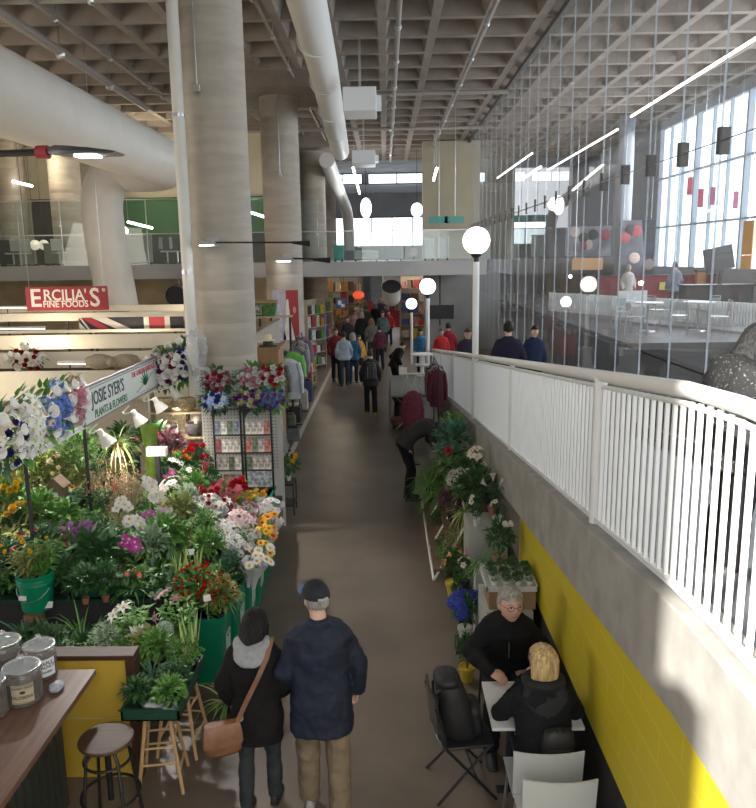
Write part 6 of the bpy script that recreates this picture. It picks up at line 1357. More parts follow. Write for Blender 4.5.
# ======================= PEOPLE =======================
skin = mat('skin', (.56, .36, .27), .55, var=.05, scale=30)
skin_red = mat('skin_ruddy', (.60, .34, .26), .55, var=.06, scale=30)
HEADC = {}
def head_verts(n=32, m=26):
    vs = []
    for i in range(m + 1):
        t = -pi / 2 + pi * i / m; q = max(cos(t), .002); zz = sin(t)
        for k in range(n):
            a = 2 * pi * k / n; x = q * cos(a); y = q * sin(a); z = zz
            X, Y, Z = x * .077, y * .097, z * .118
            lo = max(0, -z)
            X *= 1 - .30 * lo ** 1.5; Y *= 1 - .10 * lo
            if y < 0 and z < 0: Y *= 1 - .35 * lo                     # nape
            if y > .35:
                g = lambda cx, cz, s: math.exp(-((X - cx) ** 2 + (Z - cz) ** 2) / (s * s))
                Y *= .96
                Y += .026 * g(0, -.018, .011) + .014 * g(0, .0, .010)      # nose
                Y += .006 * g(0, .032, .03)                                # brow
                Y -= .011 * (g(.031, .012, .013) + g(-.031, .012, .013))   # eye sockets
                Y += .006 * g(0, -.054, .014) - .004 * g(0, -.066, .006) + .010 * g(0, -.095, .02)
                Y += .005 * (g(.045, -.02, .02) + g(-.045, -.02, .02))
            vs.append((X, Y, Z))
    return vs, n, m
def add_head(mb, M):
    vs, n, m = head_verts()
    mb.loft([vs[i * n:(i + 1) * n] for i in range(m + 1)], True, M)
    for s in (-1, 1): mb.sphere((s * .078, -.005, -.005), (.010, .018, .030), 8, 8, M)
def add_hand(mb, wrist, dirv, palm_n, side=1, curl=.5, sc=1.0):
    d = Vector(dirv).normalized(); nrm = Vector(palm_n); nrm = (nrm - d * nrm.dot(d)).normalized(); s = d.cross(nrm) * side
    w = Vector(wrist)
    P = lambda a, b, c: w + (d * a + s * b + nrm * c) * sc
    mb.loft([[P(a, hw * cos(2 * pi * k / 10), th * sin(2 * pi * k / 10)) for k in range(10)] for a, hw, th in ((-.02, .026, .02), (.02, .034, .017), (.06, .042, .015), (.095, .042, .013))])
    for i, L in enumerate((.068, .078, .072, .056)):
        b = .031 - .021 * i; p = P(.088, b, 0); pts = [p]; ang = .15 + curl * .3
        for k, seg in enumerate((.42, .33, .25)):
            ang += curl * .55 * (1 if k else .5)
            p = p + (d * cos(ang) + nrm * sin(ang)) * L * seg * sc; pts.append(p)
        mb.tube(pts, [.0098 * sc, .0094 * sc, .0086 * sc, .007 * sc], 8)
    mb.tube([P(.015, .026, .004), P(.045, .052, .014), P(.070, .058, .026), P(.092, .052, .038)], [.015 * sc, .0125 * sc, .0105 * sc, .008 * sc], 8)
def ringat(c, ax, up, w, dd, n=18, pw=2.4):
    out = []
    for k in range(n):
        a = 2 * pi * k / n; ca, sa = cos(a), sin(a)
        f = (abs(ca) ** pw + abs(sa) ** pw) ** (-1 / pw)
        out.append(Vector(c) + ax * (w * ca * f) + up * (dd * sa * f))
    return out
def person(name, label, loc, rz, h=1.75, pose=None, jacket=None, trousers=None, hair=('short', (.05, .035, .02)), skinm=None, vox=.022, hem=.80, bulk=1.0,
           shoes=(.03, .03, .03), extras=(), group=None, hands=True, jm=None, tm=None, slim=1.0, collar=True, jvar=.12):
    k = h / 1.75; J = dict(
        hip=(0, 0, .93), waist=(0, 0, 1.08), chest=(0, 0, 1.30), neck=(0, -.01, 1.49), head=(0, .03, 1.635), hyaw=0, hpitch=0, byaw=0, sh=.168,
        el_r=(.235, -.03, 1.15), wr_r=(.23, .10, .92), el_l=(-.235, -.03, 1.15), wr_l=(-.23, .10, .92),
        kn_r=(.10, .03, .50), an_r=(.10, -.02, .09), kn_l=(-.10, .03, .50), an_l=(-.10, -.02, .09))
    J.update(pose or {})
    V = lambda n: Vector(J[n]) * k
    root = thing(name, label, 'person', loc, rz, group)
    skm = skinm or skin
    by = J['byaw']; ax = Vector((cos(by), sin(by), 0))
    sp = [V('hip'), V('waist'), V('chest'), V('neck')]
    def spn(i): return (sp[min(i + 1, 3)] - sp[max(i - 1, 0)]).normalized()
    shc = sp[2].lerp(sp[3], .62); shr = shc + ax * J['sh'] * k; shl = shc - ax * J['sh'] * k
    for q in ('sh_r', 'sh_l'):
        if q in J:
            if q == 'sh_r': shr = V(q)
            else: shl = V(q)
    hy, hp = J['hyaw'], J['hpitch']
    HM = Matrix.Translation(V('head')) @ Matrix.Rotation(hy, 4, 'Z') @ Matrix.Rotation(hp, 4, 'X') @ Matrix.Diagonal((k * J.get('hs', 1), k * J.get('hs', 1), k * J.get('hs', 1), 1))
    def torso(mb, g, z0=None, flare=0, wsc=1):
        prof = [(.0, .165, .115), (.33, .145, .10), (.66, .165, .112), (.86, .175, .105), (.95, .12, .08), (1.0, .065, .06)]
        rings = []
        for t, w, dd in prof:
            f = t * 3; i = min(int(f), 2); c = sp[i].lerp(sp[i + 1], f - i); T = spn(i).lerp(spn(min(i + 1, 3)), f - i).normalized(); dp = T.cross(ax).normalized()
            if dp.y < 0 and abs(T.z) > .3: pass
            rings.append(ringat(c, ax, dp, (w * wsc * slim + g) * k, (dd * slim + g) * k))
        if z0 is not None:
            T = spn(0); dp = T.cross(ax).normalized(); c = sp[0] - T * (z0 * k)
            rings.insert(0, ringat(c, ax, dp, (.165 * slim + g + flare) * k, (.12 * slim + g + flare) * k))
        mb.loft(rings)
    def limb(mb, pts, rs, n=12): 
        out = []; rr = []
        for i in range(len(pts) - 1):
            for s_ in (0, .33, .66): out.append(pts[i].lerp(pts[i + 1], s_)); rr.append((rs[i] * (1 - s_) + rs[i + 1] * s_) * k)
        out.append(pts[-1]); rr.append(rs[-1] * k); mb.tube(out, rr, n)
        for p, r_ in zip(pts, rs): mb.sphere(p, r_ * k * .99, 10, 8)
    # body
    b = MB(); torso(b, -.012)
    b.tube([sp[3] - Vector((0, 0, .05 * k)), sp[3].lerp(V('head'), .4), V('head') - Vector((0, .01, .06)) * k], [.062 * k, .055 * k, .052 * k], 12)
    add_head(b, HM)
    for s, sh in (('r', shr), ('l', shl)):
        limb(b, [sh.lerp(shc, .2) - Vector((0, 0, .03 * k)), V('el_' + s), V('wr_' + s)], [.040, .036, .027])
        if hands: add_hand(b, V('wr_' + s), J.get('hd_' + s, V('wr_' + s) - V('el_' + s)), J.get('pn_' + s, (-1 if s == 'r' else 1, 0, 0)), J.get('hs_' + s, 1 if s == 'r' else -1), J.get('curl', .6), k)
        x = .09 * k * (1 if s == 'r' else -1)
        limb(b, [sp[0] + ax * x, V('kn_' + s), V('an_' + s)], [.082, .056, .038])
    o = b.build('body', skm, root, smooth=True, sharp=0)
    md = o.modifiers.new('remesh', 'REMESH'); md.mode = 'VOXEL'; md.voxel_size = min(vox, .009 if vox < .016 else vox); md.use_smooth_shade = True
    if vox < .016:
        for s in (-1, 1):
            e = MB().sphere((s * .031, .083, .013), (.0125, .008, .0075), 12, 8, HM).build('eye', mat('eye_white', (.55, .5, .47), .3), root, smooth=True)
            MB().sphere((s * .031, .0895, .013), (.006, .003, .006), 10, 6, HM).build('iris', mat('iris', (.04, .03, .02), .2), e, smooth=True)
            MB().tube([HM @ Vector((s * .048, .078, .030)), HM @ Vector((s * .032, .090, .035)), HM @ Vector((s * .015, .091, .031))], .0032, 6).build('eyebrow', mat('brow_' + str(hair[1]), tuple(c * .8 for c in hair[1]), .8), root)
        MB().tube([HM @ Vector((-.022, .083, -.056)), HM @ Vector((0, .090, -.055)), HM @ Vector((.022, .083, -.056))], [.003, .0055, .003], 8).build('lips', mat('lips', (.42, .17, .15), .5), root, smooth=True)
    # garments
    jmm = jm or mat('jacket_%.3f_%.3f_%.3f' % jacket, jacket, .85, var=jvar, scale=7, bump=.5, spec=.2)
    g = .022 * bulk
    b = MB(); torso(b, g, J.get('drop', .93 - hem), .012, 1.03)
    for s, sh in (('r', shr), ('l', shl)):
        el, wr = V('el_' + s), V('wr_' + s)
        limb(b, [sh.lerp(shc, .14) - Vector((0, 0, .02 * k)), el, el.lerp(wr, .93)], [.056 + g * .6, .048 + g * .7, .040 + g * .5])
    if collar: b.tube([sp[3] - Vector((0, 0, .05 * k)), sp[3] + Vector((0, 0, .035 * k))], [.10 * k, .078 * k], 16, ell=.95)
    o = b.build('jacket', jmm, root, smooth=True, sharp=0)
    md = o.modifiers.new('remesh', 'REMESH'); md.mode = 'VOXEL'; md.voxel_size = vox; md.use_smooth_shade = True
    if vox < .016:
        sm = o.modifiers.new('smooth', 'SMOOTH'); sm.factor = .6; sm.iterations = 6
        tx = bpy.data.textures.new('folds', 'CLOUDS'); tx.noise_scale = .11; tx.noise_depth = 2
        dm = o.modifiers.new('folds', 'DISPLACE'); dm.texture = tx; dm.strength = .035; dm.mid_level = .5; dm.texture_coords = 'LOCAL'
    tmm = tm or mat('trousers_%.3f_%.3f_%.3f' % trousers, trousers, .85, var=.12, scale=9, bump=.4, spec=.2)
    b = MB(); T = spn(0); dp = T.cross(ax).normalized()
    b.loft([ringat(sp[0] + T * (z_ * k), ax, dp, (w * slim + .015) * k, (d_ * slim + .015) * k) for z_, w, d_ in ((-.10, .155, .11), (0, .165, .115), (.12, .15, .10))])
    tw = J.get('tw', 1.0)
    for s in ('r', 'l'):
        x = .088 * k * (1 if s == 'r' else -1)
        limb(b, [sp[0] + ax * x - T * .03, V('kn_' + s), V('an_' + s)], [.092 * tw, .073 * tw, .066 * tw])
    o = b.build('trousers', tmm, root, smooth=True, sharp=0)
    md = o.modifiers.new('remesh', 'REMESH'); md.mode = 'VOXEL'; md.voxel_size = vox; md.use_smooth_shade = True
    if vox < .016:
        tx = bpy.data.textures.new('folds', 'CLOUDS'); tx.noise_scale = .09
        dm = o.modifiers.new('folds', 'DISPLACE'); dm.texture = tx; dm.strength = .03; dm.mid_level = .5; dm.texture_coords = 'LOCAL'
    shm = mat('shoe_%.2f_%.2f_%.2f' % shoes, shoes, .6)
    for s in ('r', 'l'):
        a = V('an_' + s); fd = Vector(J.get('ft_' + s, (0, 1, 0))).normalized(); b = MB(); rings = []
        sd = Vector((fd.y, -fd.x, 0))
        for t, w, hh in ((-.075, .028, .06), (-.05, .036, .09), (0, .042, .10), (.07, .045, .07), (.13, .048, .05), (.175, .036, .035), (.19, .02, .02)):
            c = a + fd * t * k; z0 = a.z - .09 * k
            rings.append([Vector((c.x, c.y, z0)) + sd * (w * cos(q) * k) + Vector((0, 0, max(0, sin(q)) * hh * k)) for q in [2 * pi * i_ / 12 for i_ in range(12)]])
        b.loft(rings).build('shoe', shm, root, smooth=True, sharp=60)
    # hair
    st, hc = hair[0], hair[1]
    if st:
        n, m_ = 30, 22; b = MB(); rings = []
        for i in range(m_ + 1):
            t = -pi / 2 + pi * i / m_; q = max(cos(t), .002); z = sin(t); r = []
            for kk in range(n):
                a = 2 * pi * kk / n; x, y = q * cos(a), q * sin(a)
                f = 1.10 + .05 * noise.noise(Vector((x * 4, y * 4, z * 4)))
                X, Y, Z = x * .080 * f, y * .100 * f, z * .120 * f
                if st in ('bob', 'long'): X *= 1.22; Y *= 1.12; Z *= 1.06
                line = {'short': .30, 'bob': .42, 'long': .42, 'bald': .8, 'cap': .3}[st]
                face = y > .25 and z < line
                if st in ('short', 'bald', 'cap'):
                    low = -.35 + (.35 if y > -.1 else 0)
                    if st == 'cap' and z > .15: X *= .8; Y *= .8; Z *= .8
                    if face or z < low: X *= .72; Y *= .72; Z = max(Z * .8, -.09)
                else:
                    if y > .30 and z < line: X *= .8; Y *= .66
                    elif z < 0:
                        X = x / max(q, .3) * .108 * (1.08 + .06 * sin(a * 9)) * min(1, q + .55); Y = y / max(q, .3) * .114 * (1.05 + .05 * sin(a * 7)) * min(1, q + .55)
                        Z = z * (.17 if st == 'bob' else .26) + .01 * sin(a * 5)
                    if y > 0.0 and y <= .3 and z < 0: Y *= .6
                r.append((X, Y - .006, Z + .004))
            rings.append(r)
        hm_ = mat('hair_%.2f_%.2f_%.2f' % hc, hc, .6, var=.35, scale=60, bump=.8, stretch=(1, 1, .15), spec=.2)
        o = b.loft(rings, True, HM).build('hair', hm_, root, smooth=True, sharp=0)
    return root, dict(HM=HM, sp=sp, ax=ax, k=k, shr=shr, shl=shl, J=J)

# --- couple walking away down the aisle
navy = mat('navy_jacket', (.013, .017, .036), .7, var=.25, scale=5, bump=.6, spec=.35)
P, I = person('person', 'tall man in navy jacket, khaki trousers and dark baseball cap walking away', (-.50, 5.02, 0), R(3), 1.84,
    dict(hyaw=R(28), head=(-.02, .04, 1.635), el_r=(.265, .02, 1.16), wr_r=(.25, .10, .92), el_l=(-.25, -.02, 1.14), wr_l=(-.20, .14, .95), kn_l=(-.11, .10, .50), an_l=(-.11, .13, .09), an_r=(.11, -.06, .09), kn_r=(.11, .02, .50), tw=1.18),
    hair=('cap', (.28, .26, .25)), vox=.012, hem=.70, jm=navy, trousers=(.22, .17, .115), shoes=(.35, .34, .33), bulk=1.55, slim=1.08)
HM = I['HM']; capm = mat('cap_black', (.012, .013, .02), .8, bump=.3, scale=40)
b = MB(); rings = []
for i in range(9):
    t = pi / 2 * i / 8; rings.append([((.093 * cos(t) + .001) * cos(a), (.113 * cos(t) + .001) * sin(a) - .004, .028 + .105 * sin(t)) for a in [2 * pi * q / 28 for q in range(28)]])
cap = b.loft(rings, True, HM).build('cap', capm, P, smooth=True)
b = MB(); nb = 12
up = [(.078 * cos(pi * q / nb), .085 + .105 * sin(pi * q / nb), .036 - .012 * abs(cos(pi * q / nb))) for q in range(nb + 1)]
dn = [(x, y, z - .006) for x, y, z in up]
b.loft([[(x, y, z) for x, y, z in up], [(x * 1.02, y, z - .003) for x, y, z in up], dn], True, HM).build('brim', mat('cap_brim', (.10, .22, .42), .6), cap)
MB().tube([HM @ Vector((-.035, -.112, .040)), HM @ Vector((0, -.118, .036)), HM @ Vector((.035, -.112, .040))], .010, 8).build('strap', mat('cap_strap', (.35, .35, .35), .7), cap)
gl_ = MB()
for s in (-1, 1):
    gl_.tube([HM @ Vector((s * .031 + .02 * cos(a), .098, .012 + .015 * sin(a))) for a in [2 * pi * q / 14 for q in range(15)]], .0018, 5)
    gl_.tube([HM @ Vector((s * .052, .096, .016)), HM @ Vector((s * .084, .0, .012))], .0018, 5)
gl_.tube([HM @ Vector((-.011, .10, .014)), HM @ Vector((.011, .10, .014))], .0018, 5)
gl_.build('glasses', blackm, P)
# woman
P, I = person('person', 'short woman in black coat with grey hood and brown shoulder bag', (-.99, 5.10, 0), R(-4), 1.60,
    dict(hyaw=R(-8), hpitch=R(-22), head=(0, .06, 1.61), el_r=(.25, .0, 1.14), wr_r=(.18, .16, .98), el_l=(-.26, -.02, 1.14), wr_l=(-.24, .08, .93), kn_l=(-.10, .0, .50), an_l=(-.10, -.08, .10), kn_r=(.10, .08, .50), an_r=(.10, .10, .09), tw=.92),
    jacket=(.012, .011, .012), trousers=(.035, .042, .046), hair=('bob', (.012, .010, .010)), vox=.012, hem=.66, bulk=1.7, shoes=(.02, .02, .02), collar=False)
sp, k = I['sp'], I['k']
hood = MB(); c = sp[3]
rg = []
for r_, z_, rr in ((.085, .075, .03), (.11, .05, .035), (.12, .01, .03)):
    pass
hood.tube([c + Vector((.105 * cos(a), -.035 + .085 * sin(a), .025 - .05 * (sin(a) < 0) * -sin(a) * 1.0)) for a in [pi * .12 - 2 * pi * q / 24 for q in range(25)]], [.036] * 25, 10)
hood.loft([ringat(c + Vector((0, -.075 - .02 * i, .035 - .045 * i)), Vector((1, 0, 0)), Vector((0, 1, .4)).normalized(), w, d_) for i, (w, d_) in enumerate(((.09, .05), (.125, .06), (.12, .055), (.07, .035)))])
o = hood.build('hood', mat('hood_grey', (.30, .31, .33), .9, var=.08, scale=30, bump=.4), P, smooth=True, sharp=0)
md = o.modifiers.new('remesh', 'REMESH'); md.mode = 'VOXEL'; md.voxel_size = .01; md.use_smooth_shade = True
# bag, worn -> its own thing
leather = mat('brown_leather', (.22, .105, .06), .45, var=.18, scale=9, bump=.3)
bag = thing('shoulder_bag', 'brown leather shoulder bag hanging at the black coated woman\'s left hip', 'bag', (-1.21, 4.90, .60), R(20))
b = MB(); rings = []
for z_, w, d_ in ((0, .10, .03), (.03, .135, .055), (.12, .145, .06), (.21, .13, .05), (.25, .115, .03)): rings.append(ringat((0, 0, z_), Vector((1, 0, 0)), Vector((0, 1, 0)), w, d_, 20, 3))
b.loft(rings).build('pouch', leather, bag, smooth=True, sharp=0)
b = MB(); rings = []
for z_, d_, w in ((.262, .0, .118), (.255, -.04, .125), (.20, -.062, .135), (.13, -.068, .14), (.10, -.069, .13)): rings.append([(w * s_, d_ - t_, z_) for s_, t_ in ((-1, 0), (-.5, .008), (0, .010), (.5, .008), (1, 0), (1, -.006), (0, .002), (-1, -.006))])
b.loft(rings).build('flap', leather, bag, smooth=True)
MB().lathe([(.018, -.003), (.024, -.003), (.024, .003), (.018, .003)], 16, M=Matrix.Translation((.13, -.03, .27)) @ Matrix.Rotation(pi / 2, 4, 'X')).build('ring', steel, bag)
b = MB(); iv = bag.matrix_basis.inverted() if False else (Matrix.Translation(bag.location) @ Matrix.Rotation(bag.rotation_euler.z, 4, 'Z')).inverted()
pts = [Vector(p) for p in [(-1.09, 4.88, .87), (-1.02, 4.90, 1.02), (-.94, 4.91, 1.18), (-.87, 4.95, 1.33), (-.85, 5.06, 1.415), (-.87, 5.18, 1.36)]]
ring = []
for i, p in enumerate(pts):
    t = (pts[min(i + 1, len(pts) - 1)] - pts[max(i - 1, 0)]).normalized(); nn = Vector((.15, -1, .25)) if i < 4 else Vector((0, 0, 1)); w_ = t.cross(nn).normalized() * .017
    n2 = nn.normalized() * .003
    ring.append([iv @ (p + w_ + n2), iv @ (p - w_ + n2), iv @ (p - w_ - n2), iv @ (p + w_ - n2)])
b.loft(ring).build('strap', leather, bag)

# --- seated man facing the camera
seatpose = dict(hip=(0, 0, .56), waist=(0, .03, .72), chest=(0, .08, .95), neck=(0, .10, 1.14), head=(-.01, .15, 1.285), hpitch=R(2), hyaw=R(14),
    kn_r=(.13, .42, .52), an_r=(.14, .40, .09), kn_l=(-.13, .42, .52), an_l=(-.14, .36, .09), drop=.02,
    el_r=(.29, .20, .80), wr_r=(.10, .42, .80), el_l=(-.31, .16, .80), wr_l=(-.14, .40, .77))
sp_ = dict(seatpose); sp_.update(hs=1.14, hip=(0, 0, .50), waist=(0, .05, .65), chest=(0, .13, .87), neck=(0, .19, 1.045), head=(-.01, .255, 1.185), el_r=(.29, .22, .78), wr_r=(.16, .48, .755), hd_r=(-.35, .3, -.05), pn_r=(-.3, -.2, -1), el_l=(-.30, .16, .74), wr_l=(-.18, .36, .62), curl=.8, hs_r=1)
P, I = person('person', 'seated grey-haired man with glasses in black jacket at the white table', (1.00, 6.12, 0), R(178), 1.90, sp_,
    jacket=(.010, .010, .011), trousers=(.015, .015, .02), hair=('short', (.33, .30, .27)), skinm=skin_red, vox=.012, bulk=1.5, shoes=(.02, .02, .02))
HM = I['HM']; gl_ = MB()
for s in (-1, 1):
    gl_.tube([HM @ Vector((s * .033 + .023 * cos(a) * min(1, 1.25), .100, .010 + .015 * sin(a))) for a in [2 * pi * q / 14 for q in range(15)]], .0024, 5)
    gl_.tube([HM @ Vector((s * .056, .098, .014)), HM @ Vector((s * .084, .0, .012))], .002, 5)
gl_.tube([HM @ Vector((-.011, .103, .013)), HM @ Vector((.011, .103, .013))], .0022, 5)
gl_.build('glasses', blackm, P)
sp, k = I['sp'], I['k']
b = MB(); c = sp[2]
b.loft([ringat(c + Vector((0, .125 - .008 * i, .03 + .035 * i)), Vector((1, 0, 0)), Vector((0, 1, .3)).normalized(), w, .02, 12) for i, w in enumerate((.006, .022, .038, .055))]).build('shirt', mat('shirt_navy', (.02, .02, .05), .8), P, smooth=True)
MB().tube([c + Vector((0, .165, .03)), c + Vector((0, .172, -.12))], .003, 5).build('zip', steel, P)
# --- seated woman from behind
sp_ = dict(seatpose); sp_.update(hyaw=R(42), hpitch=R(-2), head=(0, .14, 1.27), el_r=(.27, .24, .82), wr_r=(.05, .42, .86), hd_r=(-.5, .1, .9), el_l=(-.28, .24, .80), wr_l=(-.06, .42, .94), hd_l=(.1, -.05, 1), curl=.9, byaw=R(5))
P, I = person('person', 'seated blonde woman in black hooded jacket seen from behind', (1.09, 4.86, 0), 0, 1.72, sp_,
    jacket=(.012, .013, .016), trousers=(.03, .035, .05), hair=('bob', (.56, .40, .20)), vox=.012, bulk=1.9, shoes=(.1, .1, .1), collar=False, hem=.9)
c = I['sp'][3]
o = MB().loft([ringat(c + Vector((0, -.05 - .03 * i, .03 - .05 * i)), Vector((1, 0, 0)), Vector((0, 1, .5)).normalized(), w, d_) for i, (w, d_) in enumerate(((.11, .05), (.155, .06), (.16, .06), (.12, .04), (.06, .02)))]).tube(
    [c + Vector((.125 * cos(a), -.01 + .095 * sin(a), .02)) for a in [2 * pi * q / 20 for q in range(21)]], .035, 10).build('hood', mat('hood_black', (.014, .015, .018), .8, bump=.4, scale=20), P, smooth=True, sharp=0)
md = o.modifiers.new('remesh', 'REMESH'); md.mode = 'VOXEL'; md.voxel_size = .011; md.use_smooth_shade = True
bp_ = thing('backpack', 'small black backpack worn by the seated blonde woman', 'backpack', (1.16, 4.74, .60), R(5))
b = MB(); b.loft([ringat((0, 0, z_), Vector((1, 0, 0)), Vector((0, 1, 0)), w, d_, 20, 3.2) for z_, w, d_ in ((0, .10, .04), (.03, .12, .06), (.18, .12, .06), (.27, .10, .05), (.30, .05, .02))]).build('bag_body', mat('nylon_black', (.016, .016, .018), .55, bump=.3, scale=12), bp_, smooth=True, sharp=0)
MB().cbox((0, -.066, .11), (.17, .02, .13)).build('pocket', mat('nylon_black', (.016, .016, .018), .55), bp_, bevel=.01)
MB().tube([(-.02, -.05, .29), (-.02, -.05, .33), (.02, -.05, .33), (.02, -.05, .29)], .006, 6).build('handle', mat('nylon_black', (.016, .016, .018), .55), bp_)

# --- person bending over plants
b0 = atZ(410, 499, 0)
P, I = person('person', 'person in dark grey sweater bending over the plants on the right', (b0.x, b0.y, 0), R(-82), 1.84,
    dict(hip=(0, -.08, .94), waist=(0, .02, 1.08), chest=(0, .22, 1.20), neck=(0, .40, 1.24), head=(0, .52, 1.20), hpitch=R(-60), el_r=(.22, .35, .95), wr_r=(.16, .48, .80), el_l=(-.22, .35, .95), wr_l=(-.16, .48, .82), kn_r=(.10, .02, .50), kn_l=(-.10, .03, .50)),
    jacket=(.035, .033, .033), trousers=(.008, .008, .010), hair=('short', (.10, .06, .04)), vox=.015, hem=.88, shoes=(.02, .02, .02))
for s in (-.1, .1):
    pass
# --- man with backpack in the middle of the aisle
P, I = person('person', 'man with black backpack walking away alone down mid aisle', (-.42, 19.8, 0), R(4), 1.74,
    dict(kn_l=(-.1, .08, .5), an_l=(-.1, .10, .1), an_r=(.1, -.12, .12)), jacket=(.035, .032, .03), trousers=(.018, .018, .022), vox=.02, hem=.8, bulk=1.6, shoes=(.45, .33, .05))
bk = thing('backpack', 'black backpack with grey stripes on the lone man in mid aisle', 'backpack', (-.41, 19.58, .98), R(4))
MB().loft([ringat((0, 0, z_), Vector((1, 0, 0)), Vector((0, 1, 0)), w, d_, 16, 3.2) for z_, w, d_ in ((0, .13, .06), (.04, .16, .09), (.30, .155, .09), (.46, .11, .06))]).build('bag_body', mat('nylon_black', (.016, .016, .018), .55), bk, smooth=True)
for s in (-.08, .08): MB().cbox((s, -.095, .2), (.012, .01, .3)).build('stripe', mat('stripe_grey', (.25, .27, .28), .6), bk)
# yellow-soled trolley legs / bags in his hands
# --- crowd further down the aisle (px column, distance)
crowd = [
 (344, 24.6, 'man in pale grey hoodie and dark trousers', (.30, .34, .40), (.03, .035, .05), 1.76, 10),
 (336, 25.6, 'man in dark red hoodie', (.16, .025, .03), (.02, .02, .025), 1.80, 185),
 (353, 25.0, 'person in blue jacket beside the grey hoodie man', (.03, .09, .15), (.02, .03, .05), 1.68, 0),
 (359, 26.2, 'person in orange and yellow top', (.55, .25, .04), (.03, .03, .03), 1.5, 200),
 (372, 30.0, 'person in grey coat walking away beyond the lone man', (.13, .125, .12), (.04, .04, .045), 1.75, 5),
 (380, 28.2, 'person with maroon jacket behind the lone man', (.10, .025, .04), (.02, .02, .03), 1.62, 8),
 (383, 33.5, 'person in teal grey jacket right of aisle centre', (.08, .12, .12), (.03, .03, .03), 1.80, 180),
 (362, 32.6, 'tall person in black coat left of aisle centre', (.012, .012, .014), (.015, .015, .02), 1.86, 0),
 (348, 31.4, 'person in black jacket near the left shelves', (.02, .02, .024), (.02, .02, .02), 1.74, 170),
 (341, 34.0, 'person in brown coat near the left shelves', (.12, .07, .045), (.02, .02, .03), 1.66, 180),
 (355, 36.5, 'far person in light pink top', (.42, .26, .26), (.05, .05, .08), 1.64, 190),
 (367, 37.5, 'far person in dark green coat', (.03, .05, .035), (.02, .02, .02), 1.78, 0),
 (376, 39.0, 'far person in black hat and coat', (.014, .014, .018), (.02, .02, .02), 1.84, 5),
 (386, 40.0, 'far person in purple jacket', (.10, .05, .14), (.02, .02, .03), 1.70, 175),
 (371, 42.5, 'far person in khaki jacket', (.17, .14, .09), (.03, .03, .03), 1.72, 0),
 (359, 41.0, 'far person in white shirt', (.50, .48, .46), (.03, .03, .05), 1.74, 185),
 (389, 36.0, 'far person in red coat at right of the aisle', (.30, .03, .03), (.02, .02, .03), 1.66, 170),
 (381, 45.0, 'farthest person in dark blue coat', (.03, .04, .08), (.02, .02, .02), 1.76, 0),
 (365, 46.0, 'farthest person in grey sweater', (.20, .20, .21), (.02, .02, .02), 1.74, 180)]
hc_ = [(.03, .02, .015), (.09, .05, .03), (.25, .22, .2), (.05, .03, .02), (.2, .12, .06)]
for i, (px, Y, lb, jc, tc_, h, rz) in enumerate(crowd):
    p = atY(px, 350, Y); sw = .12 if i % 2 else -.10
    person('person', lb, (p.x, Y, 0), R(rz), h, dict(kn_l=(-.1, .04 + sw / 2, .5), an_l=(-.1, sw, .1), an_r=(.1, -sw, .1), hyaw=R([0, 20, -25, 10, -10][i % 5])), jacket=jc, trousers=tc_,
        hair=(['short', 'short', 'bob', 'short', 'bob'][i % 5], hc_[i % 5]), vox=.03, hands=False, hem=.84, bulk=1.3, group='crowd of shoppers far down the aisle', jvar=.2)
p = atY(395, 350, 23.5)
person('person', 'person in black coat with red trim leaning at the white market table', (p.x, 23.5, 0), R(-60), 1.62, dict(hip=(0, -.04, .93), chest=(0, .12, 1.26), neck=(0, .22, 1.42), head=(0, .32, 1.52), hpitch=R(-30), waist=(0, .02, 1.08)), jacket=(.014, .012, .013), trousers=(.015, .015, .018), hair=('short', (.03, .02, .02)), vox=.025, bulk=1.6)
# --- people along the ramp
def rz_(y): return top(y) - .12
P, I = person('person', 'man in dark navy coat standing on the ramp, seen from behind', (2.03, 12.6, rz_(12.6)), R(-5), 1.78, jacket=(.018, .015, .035), trousers=(.02, .02, .02), hair=('short', (.02, .015, .01)), vox=.02, bulk=1.9)
P, I = person('person', 'man with glasses in dark jacket on ramp behind railing, facing the viewer', (1.86, 17.3, rz_(17.3)), R(182), 1.76, dict(hpitch=R(-10)), jacket=(.035, .025, .05), trousers=(.02, .02, .02), hair=('short', (.05, .03, .02)), vox=.014, bulk=1.4)
HM = I['HM']; gl_ = MB()
for s in (-1, 1): gl_.tube([HM @ Vector((s * .033 + .023 * cos(a), .102, .010 + .015 * sin(a))) for a in [2 * pi * q / 10 for q in range(11)]], .003, 5)
gl_.build('glasses', blackm, P)
person('person', 'person in red hooded jacket walking up the ramp, seen from behind', (2.1, 25.6, .02), R(5), 1.90, jacket=(.22, .02, .025), trousers=(.02, .02, .03), hair=('short', (.03, .02, .015)), vox=.025, bulk=1.4, hem=.8)
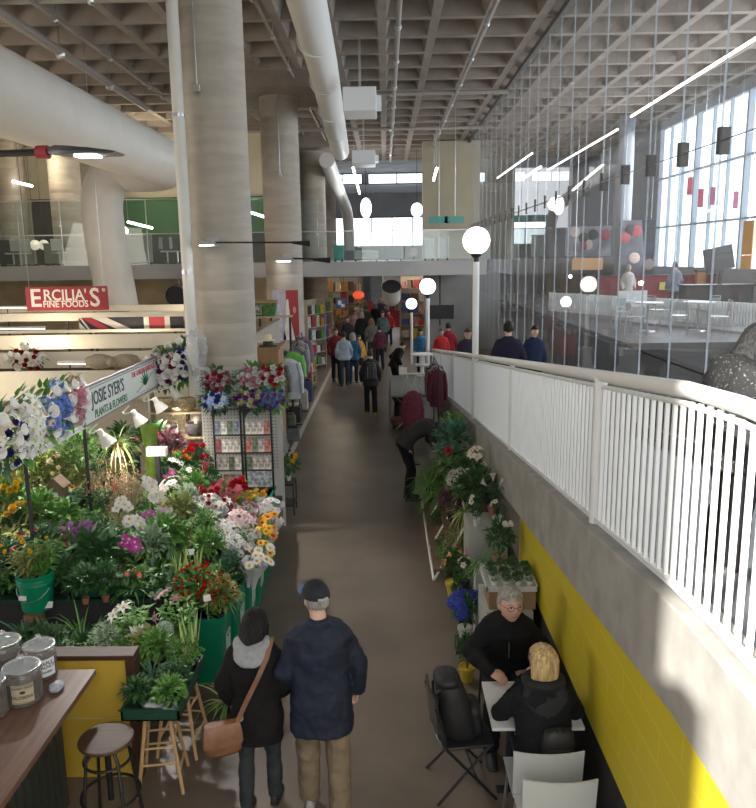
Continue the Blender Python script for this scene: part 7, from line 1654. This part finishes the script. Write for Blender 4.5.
person('person', 'woman in bright red jacket with dark strap facing the viewer by the ramp foot', (1.85, 25.3, .02), R(178), 1.74, jacket=(.45, .03, .035), trousers=(.02, .02, .03), hair=('short', (.14, .09, .06)), vox=.025, bulk=1.2)
person('person', 'person in blue shirt with black hair behind the second lamp post', (1.25, 27.0, 0), R(160), 1.60, jacket=(.05, .20, .36), trousers=(.02, .02, .03), hair=('short', (.01, .01, .01)), vox=.025)
# near coat at the right edge
speck = bpy.data.materials.new('speckled_black'); speck.use_nodes = True; nt = speck.node_tree; bs = nt.nodes['Principled BSDF']
v = nt.nodes.new('ShaderNodeTexNoise'); v.inputs['Scale'].default_value = 60; v.inputs['Detail'].default_value = 6; tc = nt.nodes.new('ShaderNodeTexCoord'); nt.links.new(tc.outputs['Object'], v.inputs[0])
r_ = nt.nodes.new('ShaderNodeValToRGB'); r_.color_ramp.elements[0].position = .60; r_.color_ramp.elements[1].position = .70; r_.color_ramp.elements[0].color = (.008, .008, .009, 1); r_.color_ramp.elements[1].color = (.16, .17, .15, 1)
nt.links.new(v.outputs[0], r_.inputs[0]); nt.links.new(r_.outputs[0], bs.inputs[0]); bs.inputs['Roughness'].default_value = .8
person('person', 'person in black speckled bulky coat standing on the ramp at the right edge', (2.10, 4.5, rz_(4.45)), R(-75), 1.62,
    dict(neck=(0, .06, 1.44), head=(0, .14, 1.54), hpitch=R(-35)), jm=speck, trousers=(.01, .01, .012), hair=('bob', (.02, .02, .02)), vox=.015, hem=.74, bulk=2.6)
person('person', 'person seated behind the red partition beyond the glass, pale top', (8.15, 25.9, 2.15), R(180), 1.6, jacket=(.5, .45, .42), trousers=(.05, .05, .05), hair=('short', (.4, .38, .36)), vox=.03)
person('person', 'man in grey blue shirt beyond the glass, seen from behind', (9.1, 24.3, 2.15), R(10), 1.7, jacket=(.20, .22, .26), trousers=(.05, .05, .05), hair=('short', (.06, .03, .02)), vox=.03)
person('person', 'person in dark blue coat on the ramp, right of the dark navy coat', (3.2, 16.4, rz_(16.4)), R(185), 1.78, jacket=(.02, .03, .07), trousers=(.02, .02, .02), hair=('short', (.03, .02, .015)), vox=.025)
